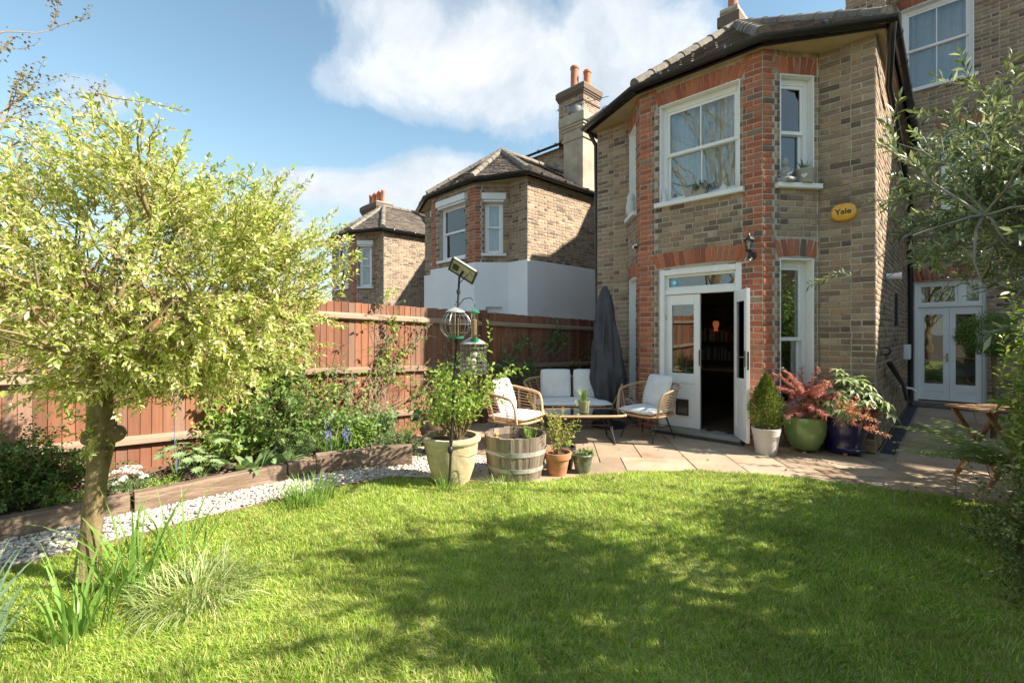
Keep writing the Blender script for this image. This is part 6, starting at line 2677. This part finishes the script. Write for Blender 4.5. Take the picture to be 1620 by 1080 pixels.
def maple():
    r = random.Random(15)
    b = Vector((-1.31, 6.57, .36))
    t = thing('red_maple', 'coral red cut-leaf maple on a thin stem in the green pot', 'maple', b)
    q = MB()
    st = [b, b + Vector((.0, -.01, .15)), b + Vector((-.015, -.02, .3))]
    q.tube(st, [.011, .009, .008], 8)
    twigs = []
    for k in range(56):
        th = r.uniform(0, 6.28)
        d = Vector((math.cos(th) * 1.0, math.sin(th) * 1.0, r.uniform(-.1, 1.3)))
        s = shoot(r, st[2 if k % 3 else 1], d, r.uniform(.2, .5), 5, .14, -.045)
        q.tube(s, [.005, .004, .003, .0025, .002, .001], 4, cap=False)
        twigs.append(s)
    q.build('stem', M_TWIG, t, smooth=180)
    mb = MB()
    for s in twigs:
        for p, d in along(s[1:], .016, r):
            a = rot_about(d.orthogonal().normalized(), d, r.uniform(0, 6.28))
            palm_leaf(mb, p, d * .6 + a * .8 - Vector((0, 0, .25)), Vector((r.gauss(0, .35), r.gauss(0, .35), 1)), r.uniform(.038, .062), 7, R(200), .0085, .3)
    mb.build('foliage', L_RED, t, kind='stuff')


maple()


def fatsia():
    r = random.Random(17)
    b = Vector((-.95, 6.83, .42))
    t = thing('fatsia', 'cream-variegated fatsia with big hand-shaped leaves in the blue pot', 'plant', b)
    q = MB()
    for k in range(74):
        th = r.uniform(0, 6.28)
        f = math.sqrt((k + .5) / 74)
        hz = .60 * (1 - f * .72) + r.uniform(-.05, .05)
        c = b + Vector((math.cos(th) * f * .46, math.sin(th) * f * .36 - .05, hz - .02))
        q.tube([b + Vector((math.cos(th) * .05, math.sin(th) * .05, 0)), b + Vector((math.cos(th) * f * .2, math.sin(th) * f * .18, hz * .65)), c], [.006, .005, .003], 5, cap=False)
        m = MB()
        up = Vector((math.cos(th) * .75 * f + r.gauss(0, .15), math.sin(th) * .75 * f + r.gauss(0, .15), 1))
        ax = Vector((math.cos(th), math.sin(th), -.35 * f))
        ax = (ax - up.normalized() * ax.dot(up.normalized())).normalized()
        palm_leaf(m, c, ax, up, r.uniform(.10, .17), 7, R(230), .045, .22)
        m.build('leaf', L_FATS, t)
    q.build('stem', M_STEMG, t, smooth=180)
    return t


fatsia()
bush('pink_maple', 'second lower pinkish maple sprawling in front of the fatsia', 'maple', (-1.0, 6.58, .44), .34, .2, .30, 60, .042, .014, .0075, leaf_mat('pink_maple_leaf', [(0, (.42, .14, .11)), (.5, (.62, .30, .23)), (1, (.72, .48, .38))], .45, .5), M_TWIG, 18, spread=.95, upb=.9, stem_r=.003)

# ------------------------------------------------------------------ plants round the barrel and urn
bush('urn_shrub', 'bright fresh-green leafy shrub growing in the clay urn', 'shrub', (-3.50, 2.90, .40), .30, .30, .80, 48, .062, .034, .030, L_FRESH, M_TWIG, 41, spread=.62, upb=1.0, stem_r=.007)
bush('mint_stems', 'thin yellowing leafy stems in the terracotta pot', 'plant', (-2.93, 3.76, .2), .12, .12, .42, 26, .045, .019, .026, leaf_mat('yellowing_leaf', [(0, (.22, .28, .05)), (.5, (.38, .42, .09)), (1, (.52, .46, .16))], .45, .6), M_TWIG, 42, spread=.5, upb=1.1, twig=1, stem_r=.0035)
bush('strawberry_plant', 'low sprouting plant in the small glazed pot', 'plant', (-2.78, 3.99, .17), .09, .09, .10, 18, .035, .026, .03, L_MID, M_STEMG, 43, spread=.9, stem_r=.002)
bush('pot_sprout', 'little green sprout in the dark nursery pot', 'plant', (-3.02, 4.0, .2), .08, .08, .13, 14, .04, .025, .03, L_FRESH, M_STEMG, 44, spread=.8, stem_r=.002)
blade_clump('pond_grass', 'fine grassy pond plant rising from the barrel water', 'pond plant', (-3.12, 3.56, .35), 46, .19, .005, L_FRESH, 45, spread=.05, lean=.9)
blade_clump('pond_reed', 'single reeds at the right side of the barrel pond', 'pond plant', (-3.02, 3.42, .35), 6, .24, .006, L_BLADE, 46, spread=.03, lean=.3)
# bulbs on the coffee table
tpz = .392
bp = thing('bulb_pot', 'small greenish pot of fading hyacinths on the coffee table', 'pot plant', (-3.53, 5.10, tpz))
q = MB(Matrix.Translation((-3.53, 5.10, tpz)))
q.lathe([(.0001, 0), (.06, 0), (.075, .14), (.08, .15), (.074, .155), (.066, .13), (.0001, .125)], 24)
q.build('pot', mat('olive_pot', [(0, (.20, .20, .10)), (1, (.30, .29, .17))], .6, None, (12, .2)), bp, smooth=40)
blade_clump('x', 'x', 'x', (-3.53, 5.10, tpz + .13), 26, .22, .016, L_MID, 47, spread=.045, lean=.55, parent=bp)
r = random.Random(2)
fl = MB()
for (dx, dy, z0) in ((-.10, -.06, .19), (.12, .02, .03), (.05, .10, .2)):
    for k in range(60):
        c = Vector((-3.53 + dx + r.gauss(0, .014), 5.10 + dy + r.gauss(0, .014), tpz + z0 + r.uniform(0, .11)))
        d = Vector((r.gauss(0, 1), r.gauss(0, 1), r.gauss(0, .5))).normalized() * .014
        s = d.cross(Vector((0, 0, 1))).normalized() * .005
        fl.add([c, c + d * .6 + s, c + d, c + d * .6 - s], [(0, 1, 2), (0, 2, 3)])
fl.build('flower_spike', leaf_mat('faded_petal', [(0, (.05, .045, .10)), (1, (.15, .12, .22))], .2, .7), bp, kind='stuff')
# succulents and aloe on the sills
o = on(Mf, .86, -.02, 3.42)
m = MB()
for dx in (-.10, -.03):
    for k in range(22):
        a = k * 2.4
        q_ = k / 22
        d = Vector((math.cos(a) * (1 - q_ * .7), math.sin(a) * (1 - q_ * .7), .35 + q_)).normalized()
        s = d.cross(Vector((0, 0, 1))).normalized() * .013
        c = o + Vector((dx, 0, .0))
        m.add([c, c + d * .05 + s, c + d * .09, c + d * .05 - s], [(0, 1, 2), (0, 2, 3)])
setp(m.build('succulent', L_BLUE, None, origin=tuple(o)), 'rosette succulents at the left of the sill trough', 'succulent')
bush('trailing_sedum', 'reddish trailing sedum at the right of the sill trough', 'succulent', tuple(on(Mf, .96, -.04, 3.42)), .12, .09, .10, 40, .03, .013, .014, leaf_mat('sedum_leaf', [(0, (.10, .03, .03)), (.5, (.12, .16, .11)), (1, (.22, .27, .20))], .2, .4), M_STEMG, 48, spread=1, stem_r=.002, grav=-.12)
blade_clump('aloe', 'spiky green aloe in the heart planter', 'succulent', tuple(on(Mr, .56, -.02, 3.46)), 13, .20, .036, L_BLUE, 49, spread=.02, lean=.7, bend=.1)

# ------------------------------------------------------------------ flower border, left to right
SZ = .09
bush('box_shrub', 'dark glossy evergreen shrub against the fence left of the tree trunk', 'shrub', (-5.28, -.06, SZ), .36, .42, .62, 190, .034, .021, .013, L_DARK, M_TWIG, 51, spread=.85)
bush('wispy_herb', 'wispy narrow-leaved herb in front of the dark shrub at the far left', 'plant', (-5.05, -.42, SZ), .22, .22, .34, 40, .05, .009, .014, L_MID, M_STEMG, 52, spread=.9, stem_r=.0025)
bush('golden_herb', 'small lime green herb beside the willow trunk in the border', 'plant', (-5.0, .22, SZ), .11, .11, .2, 26, .03, .014, .014, L_FRESH, M_STEMG, 53, spread=.9, stem_r=.002)


def candytuft():
    r = random.Random(54)
    b = Vector((-5.15, .62, SZ))
    t = bush('candytuft', 'mound of white candytuft flowers right of the willow trunk', 'flower', tuple(b), .19, .17, .16, 50, .028, .006, .011, L_GREY, M_STEMG, 54, spread=1.0, stem_r=.002)
    m = MB()
    for k in range(22):
        a, q = r.uniform(0, 6.28), math.sqrt(r.random())
        c = b + Vector((math.cos(a) * q * .19, math.sin(a) * q * .17, .19 * (1 - .45 * q * q)))
        for j in range(26):
            v = Vector((r.gauss(0, 1), r.gauss(0, 1), abs(r.gauss(0, 1)) + .3)).normalized()
            p = c + v * .026
            s = v.cross(Vector((.3, .2, 1))).normalized()
            u = v.cross(s)
            m.add([p + s * .009, p + u * .009, p - s * .009, p - u * .009], [(0, 1, 2, 3)])
    m.build('flower_head', L_WHITE, t, kind='stuff')


candytuft()


def lupin(loc, seed, label, n=17, h=.34, spike=True):
    r = random.Random(seed)
    b = Vector(loc)
    t = thing('lupin', label, 'lupin', b, 'lupins in the border')
    q = MB()
    for k in range(n):
        th = r.uniform(0, 6.28)
        f = math.sqrt((k + .4) / n)
        c = b + Vector((math.cos(th) * f * .21, math.sin(th) * f * .21, h * (1 - f * .55) * r.uniform(.8, 1.1)))
        q.tube([b, b + (c - b) * .5 + Vector((0, 0, .05)), c], [.004, .0035, .0025], 4, cap=False)
        m = MB()
        up = Vector((math.cos(th) * .6 * f, math.sin(th) * .6 * f, 1))
        palm_leaf(m, c, Vector((math.cos(th), math.sin(th), 0)), up, r.uniform(.06, .085), 11, R(330), .020, .12)
        m.build('leaf', L_GREY, t)
    q.build('stem', M_STEMG, t)
    if spike:
        m = MB()
        c0 = b + Vector((.05, -.03, h + .03))
        m.tube([b, c0], [.005, .003], 5)
        for k in range(26):
            c = c0 + Vector((r.gauss(0, .012), r.gauss(0, .012), r.uniform(-.01, .05)))
            d = Vector((r.gauss(0, 1), r.gauss(0, 1), .2)).normalized() * .014
            s = d.cross(Vector((0, 0, 1))).normalized() * .006
            m.add([c, c + d * .5 + s, c + d, c + d * .5 - s], [(0, 1, 2), (0, 2, 3)])
        m.build('flower_spike', L_BLUEF, t, kind='stuff')


lupin((-5.18, .98, SZ), 61, 'lupin with a single mauve flower spike next to the white candytuft', 18, .42)
lupin((-5.0, 1.13, SZ), 62, 'low lupin hanging over the sleeper edging', 14, .26, False)
lupin((-5.22, 1.32, SZ), 63, 'taller lupin at the back of the border near the fence rail', 16, .44, False)
blade_clump('lambs_ear', 'broad grey-green leaved plant by the sleepers right of the lupins', 'plant', (-5.0, 1.55, SZ), 30, .24, .075, L_GREY, 64, spread=.12, lean=1.5, single=True)
blade_clump('lambs_ear', 'second clump of broad grey leaves just before the stepped sleeper', 'plant', (-4.98, 1.82, SZ), 20, .2, .07, L_GREY, 65, spread=.1, lean=1.6, single=True)
bush('feathery_shrub', 'feathery grey-green mound behind the broad grey leaves', 'shrub', (-5.25, 2.02, SZ), .27, .27, .46, 90, .028, .007, .0085, L_GREY, M_STEMG, 66, spread=.85, stem_r=.003)
blade_clump('bluebell_clump', 'clump of floppy strap leaves with blue bells in mid border', 'bluebell', (-5.02, 2.42, SZ), 90, .36, .013, L_BLADE, 67, spread=.16, lean=1.1, bend=1.0)
r = random.Random(68)
m = MB()
tb_ = bpy.data.objects['bluebell_clump']
for k in range(9):
    b = Vector((-5.02 + r.uniform(-.16, .16), 2.42 + r.uniform(-.2, .2), SZ))
    st = shoot(r, b, (r.gauss(0, .2), r.gauss(0, .2), 1), r.uniform(.26, .5), 5, .08, -.03)
    m.tube(st, .0028, 4, cap=False)
    for j in range(22):
        c = st[4] + (st[5] - st[4]) * r.uniform(-.6, 1) + Vector((r.gauss(0, .012), r.gauss(0, .012), 0))
        d = Vector((r.gauss(0, .7), r.gauss(0, .7), -1)).normalized() * .018
        s = d.cross(Vector((1, .2, 0))).normalized() * .006
        m.add([c, c + d * .6 + s, c + d, c + d * .6 - s], [(0, 1, 2), (0, 2, 3)])
m.build('flower_stalk', L_BLUEF, tb_, kind='stuff')
bush('cranesbill', 'loose leafy cranesbill at the foot of the fence before the chiminea', 'plant', (-5.15, 2.92, SZ), .32, .30, .52, 70, .055, .038, .03, L_GREY, M_STEMG, 69, spread=.85, stem_r=.003)
bush('sedum_mound', 'fresh green low mound spilling past the end of the sleepers', 'plant', (-4.72, 3.02, .05), .28, .30, .40, 100, .026, .012, .012, leaf_mat('pale_leaf', [(0, (.14, .21, .07)), (1, (.30, .38, .16))], .4, .6), M_STEMG, 70, spread=.95, stem_r=.003)
bush('back_shrub', 'leafy green shrub rising up the fence behind the feathery mound', 'shrub', (-5.42, 2.12, SZ), .34, .5, 1.05, 90, .06, .042, .03, L_MID, M_TWIG, 71, spread=.75)

bush('white_arabis', 'small pale green mound under the lupins by the sleepers', 'plant', (-4.99, .84, SZ), .12, .12, .14, 40, .022, .010, .010, L_FRESH, M_STEMG, 72, spread=1, stem_r=.002)
bush('aquilegia', 'airy light green plant between bluebells and cranesbill', 'plant', (-5.0, 2.72, SZ), .18, .18, .40, 46, .04, .03, .024, L_FRESH, M_STEMG, 73, spread=.8, stem_r=.0025)
bush('fence_shrub', 'yellowish leafy shrub by the short post behind the broad grey leaves', 'shrub', (-5.42, 1.55, SZ), .22, .3, .62, 60, .045, .03, .026, L_FRESH, M_TWIG, 74, spread=.8)

# ------------------------------------------------------------------ climbers on the fence
def climber(name, label, y0, y1, z0, z1, nst, m, L, W, sp, seed, root, dens=1.0, off=.05, stem_c=None):
    r = random.Random(seed)
    rg = np.random.default_rng(seed)
    t = thing(name, label, 'climber', (FX(root) + .08, root, SZ))
    q = MB()
    tw = []
    def face(y, z):
        return Vector((FX(y) + .04 + off * r.uniform(.4, 2.2), y, z))
    for k in range(nst):
        y, z = root, SZ
        ty, tz = r.uniform(y0, y1), r.uniform(z0, z1)
        pts = [face(y, z)]
        n = 12
        for i in range(1, n + 1):
            f = i / n
            yy = y + (ty - y) * f ** 1.1 + r.gauss(0, .06)
            zz = z + (tz - z) * (f ** .75) + r.gauss(0, .045)
            pts.append(face(yy, max(SZ, zz)))
        q.tube(pts, [.0055 * (1 - .06 * i) for i in range(n + 1)], 4, cap=False)
        tw.append(pts[5:])
        for j in range(3):
            i = r.randrange(4, n)
            s = shoot(r, pts[i], (r.uniform(.1, .6), r.gauss(0, 1), r.gauss(.1, .6)), r.uniform(.15, .45), 5, .25, -.03)
            q.tube(s, [.0025, .0022, .002, .0016, .0013, .001], 3, cap=False)
            if r.random() < dens:
                tw.append(s)
    q.build('vine_stem', stem_c or MATS['vine_stem'], t, smooth=180, kind='stuff')
    P, D = [], []
    for s in tw:
        for p, d in along(s, sp, r):
            if noise.noise(p * 2.6 + Vector((seed, 0, 0))) < .34 - .5 * dens:
                continue
            P.append(tuple(p))
            D.append((r.gauss(.5, .45), r.gauss(0, .7), r.gauss(-.1, .5)))
    f = leaves('foliage', P, D, L, W, m, t, rg, world_loc(t), droop=.3)
    f['kind'] = 'stuff'


mat('vine_stem', [(0, (.26, .19, .12)), (1, (.42, .33, .22))], .9, None, (10, .2))
climber('ivy_climber', 'bright green climber on the fence half hidden by the willow crown', .9, 2.6, .6, 1.95, 26, L_FRESH, .06, .045, .03, 81, 1.9, 1.0)
climber('honeysuckle', 'sparse twining climber on the sunny fence panel left of the feeder pole', 2.2, 4.9, .6, 1.8, 22, L_GREY, .05, .028, .034, 82, 3.0, .78)
climber('vine', 'leafy vine poking above the fence top in front of the white wall', 3.1, 3.6, 1.5, 2.15, 7, L_FRESH, .06, .045, .035, 83, 3.3, .9)
climber('clematis', 'pale-leaved clematis trained over the shaded fence behind the sofa', 5.2, 7.8, .9, 1.62, 34, L_GREY, .06, .026, .026, 84, 5.35, .8)
climber('fence_rambler', 'tangle of bare rambler stems on the fence behind the tube feeder', 4.0, 5.6, .7, 1.6, 12, L_GREY, .045, .02, .08, 85, 4.6, .4)

# ------------------------------------------------------------------ strap leaves and rough grass round the willow
M_IRIS = L_BLADE
blade_clump('iris_clump', 'clump of long strap leaves leaning out at the willow foot', 'plant', (-3.35, .42, 0), 44, .60, .015, L_BLADE, 91, spread=.12, lean=1.1, bend=.4, single=True)
blade_clump('iris_clump', 'taller blue-green strap leaves at the bottom left corner', 'plant', (-3.05, -.22, 0), 52, .48, .016, L_BLUE, 92, spread=.16, lean=.8, bend=.6, single=True)
blade_clump('iris_clump', 'strap leaves with upright blades just right of the willow trunk', 'plant', (-3.02, .18, 0), 46, .44, .014, L_BLADE, 93, spread=.12, lean=.9, bend=.6, single=True)
blade_clump('iris_clump', 'thin upright stalks in front of the gravel right of the trunk', 'plant', (-3.60, .72, 0), 18, .46, .012, L_BLADE, 94, spread=.14, lean=.8, bend=.5, single=True)
blade_clump('grass_tussock', 'flattened tussock of dry pale grass between willow and lawn', 'grass tuft', (-3.05, .66, 0), 620, .22, .005, leaf_mat('dry_blade', [(0, (.20, .29, .08)), (.6, (.36, .45, .17)), (1, (.56, .54, .32))], .35, .6), 95, spread=.27, lean=2.0, bend=1.2)
blade_clump('grass_tuft', 'uncut grass tuft on the gravel edge in front of the sleepers', 'grass tuft', (-3.98, 1.68, 0), 220, .24, .007, L_BLADE, 96, spread=.20, lean=1.1, bend=.9)
blade_clump('edge_tuft', 'long grass growing round the foot of the clay urn', 'grass tuft', (-3.36, 2.66, 0), 60, .24, .006, L_BLADE, 97, spread=.10, lean=1.0, bend=1.0)
blade_clump('barrel_tuft', 'long grass along the front foot of the barrel pond', 'grass tuft', (-3.02, 3.10, 0), 110, .13, .006, L_BLADE, 98, spread=.22, lean=1.0, bend=1.0)

# ------------------------------------------------------------------ lawn grass
def grass():
    rg = np.random.default_rng(99)
    N = 760000
    X = rg.uniform(-4.2, .6, N)
    Y = rg.uniform(-1.5, 5.7, N)
    s, c = math.sin(R(43.5)), math.cos(R(43.5))
    d = -s * X + c * Y
    lat = c * X + s * Y
    inv = (d > 1.35) & (np.abs(lat / np.maximum(d, .1)) < 1.22)
    prob = np.where(inv, np.clip((2.1 / np.maximum(d, .5)) ** 1.15, 0, 1), .05)
    k = rg.random(N) < prob
    X, Y = X[k], Y[k]
    poly = np.array(LAWN)
    ins = np.zeros(len(X), bool)
    j = len(poly) - 1
    for i in range(len(poly)):
        xi, yi = poly[i]
        xj, yj = poly[j]
        cnd = ((yi > Y) != (yj > Y)) & (X < (xj - xi) * (Y - yi) / (yj - yi + 1e-12) + xi)
        ins ^= cnd
        j = i
    X, Y = X[ins], Y[ins]
    # patchy growth: worn soil near the right border, tussocks, thin spots
    tile = 64
    lut = np.array([[noise.noise(Vector((i * .16, j_ * .16, 5))) for j_ in range(160)] for i in range(110)])
    fine = np.array([[noise.noise(Vector((i * .62, j_ * .62, 9))) for j_ in range(160)] for i in range(110)])
    ix = np.clip(((X + 4.4) / .05).astype(int), 0, 109)
    iy = np.clip(((Y + 1.7) / .05).astype(int), 0, 159)
    big, fin = lut[ix, iy], fine[ix, iy]
    worn = np.clip((X + .15) / .45, 0, 1) * (Y < 4.6)
    keep = rg.random(len(X)) > .8 * worn + .25 * np.clip(-fin - .15, 0, 1) * 2
    X, Y, big, fin = X[keep], Y[keep], big[keep], fin[keep]
    n = len(X)
    H = .024 * (1 + .45 * big + .55 * fin) * rg.uniform(.55, 1.5, n)
    Wd = rg.uniform(.0011, .0023, n) * np.where(np.hypot(X, Y) > 3.2, 1.35, 1)
    th = rg.uniform(0, 6.283, n)
    ln = rg.uniform(.3, 1.5, n) * H
    # a common lay of the mown grass, plus scatter
    ox, oy = np.cos(th) * ln + .008 * np.cos(big * 6), np.sin(th) * ln + .010 * np.sin(big * 6)
    ax, ay = -np.sin(th), np.cos(th)
    z0 = np.full(n, .004)
    B0 = np.stack([X + ax * Wd, Y + ay * Wd, z0], 1)
    B1 = np.stack([X - ax * Wd, Y - ay * Wd, z0], 1)
    M0 = np.stack([X + ox * .4 + ax * Wd * .8, Y + oy * .4 + ay * Wd * .8, z0 + H * .62], 1)
    M1 = np.stack([X + ox * .4 - ax * Wd * .8, Y + oy * .4 - ay * Wd * .8, z0 + H * .62], 1)
    T = np.stack([X + ox, Y + oy, z0 + H], 1)
    V = np.stack([B0, B1, M0, M1, T], 1).reshape(-1, 3)
    b = np.arange(n)[:, None] * 5
    F = np.concatenate([b + np.array([0, 1, 3]), b + np.array([0, 3, 2]), b + np.array([2, 3, 4])], 1).reshape(-1, 3)
    m = mat('lawn_grass', [(0, (.16, .30, .03)), (.3, (.28, .46, .05)), (.6, (.43, .56, .085)), (.85, (.57, .60, .17)), (1, (.64, .57, .31))], .5, 'island', (1.9, .34), None, 0, .46, grime=(1.6, (.48, .42, .16), .60, .5))
    o = np_mesh('grass', V, F, m)
    setp(o, kind='stuff')
    print('grass blades', n)


grass()

rgf = np.random.default_rng(55)
fp = [(x, y, .02 if inside(LAWN, x, y) else .008) for x, y in zip(rgf.uniform(-4, .6, 170), rgf.uniform(.2, 7.0, 170)) if not (y > 6.3 and x < -.7)]
fo2 = leaves('fallen_leaves', fp, [(math.cos(a), math.sin(a), .12) for a in rgf.uniform(0, 6.28, len(fp))], .035, .02, L_BROWN, None, rgf, droop=.05)
setp(fo2, kind='stuff')

# ------------------------------------------------------------------ trees beyond the garden
def far_tree(name, label, loc, H, spread, seed, m, leafn, L, W, bare=.5, trunk=.18, first=.3):
    r = random.Random(seed)
    rg = np.random.default_rng(seed)
    b = Vector(loc)
    t = thing(name, label, 'tree', b)
    q = MB()
    tr = shoot(r, b, (0, 0, 1), H * .62, 8, .05, .03)
    q.tube(tr, [trunk * (1 - .085 * i) for i in range(9)], 9)
    q.build('trunk', M_BARK, t, smooth=180)
    bm_ = MB()
    lv = []
    cur = [(tr[i], (tr[i] - tr[i - 1]).normalized(), H * .38) for i in range(max(2, int(8 * first)), 9) for _ in range(3)]
    rad = trunk * .36
    for g in range(4):
        nx = []
        for p, d, ln in cur:
            a = rot_about(d.orthogonal().normalized(), d, r.uniform(0, 6.28))
            s = shoot(r, p, d * .75 + a * spread * r.uniform(.4, 1) + Vector((0, 0, .22)), ln * r.uniform(.6, 1), 5, .12, .02)
            bm_.tube(s, [rad * (1 - .13 * k) for k in range(6)], 5 if g < 2 else 3, cap=False)
            for k in range(3 if g < 3 else 0):
                j = r.randrange(2, 6)
                nx.append((s[j], (s[j] - s[j - 1]).normalized(), ln * .58))
            if g >= 2:
                lv.append(s)
        cur = nx
        rad *= .45
    bm_.build('branch', M_TWIG, t, smooth=180, kind='stuff')
    P, D = spray_leaves(lv, leafn, r, .9)
    f = leaves('crown', [tuple(p) for p in P], [tuple(d) for d in D], L, W, m, t, rg, b)
    f['kind'] = 'stuff'


far_tree('autumnal_tree', 'thin brownish half-bare tree beyond the fence at the top left', (-17.6, -1.3, 0), 9.8, .55, 101, L_BROWN, .13, .12, .07, trunk=.16)
far_tree('garden_tree', 'budding tree at the bottom of the garden behind the camera', (-8.8, -10.5, 0), 15.5, .8, 102, L_BROWN, .40, .08, .04, trunk=.24)
far_tree('back_tree', 'leafy tree behind the camera on the right, mirrored in the side windows', (-1.0, -9.0, 0), 6.5, .9, 103, L_MID, .10, .12, .07, trunk=.14)
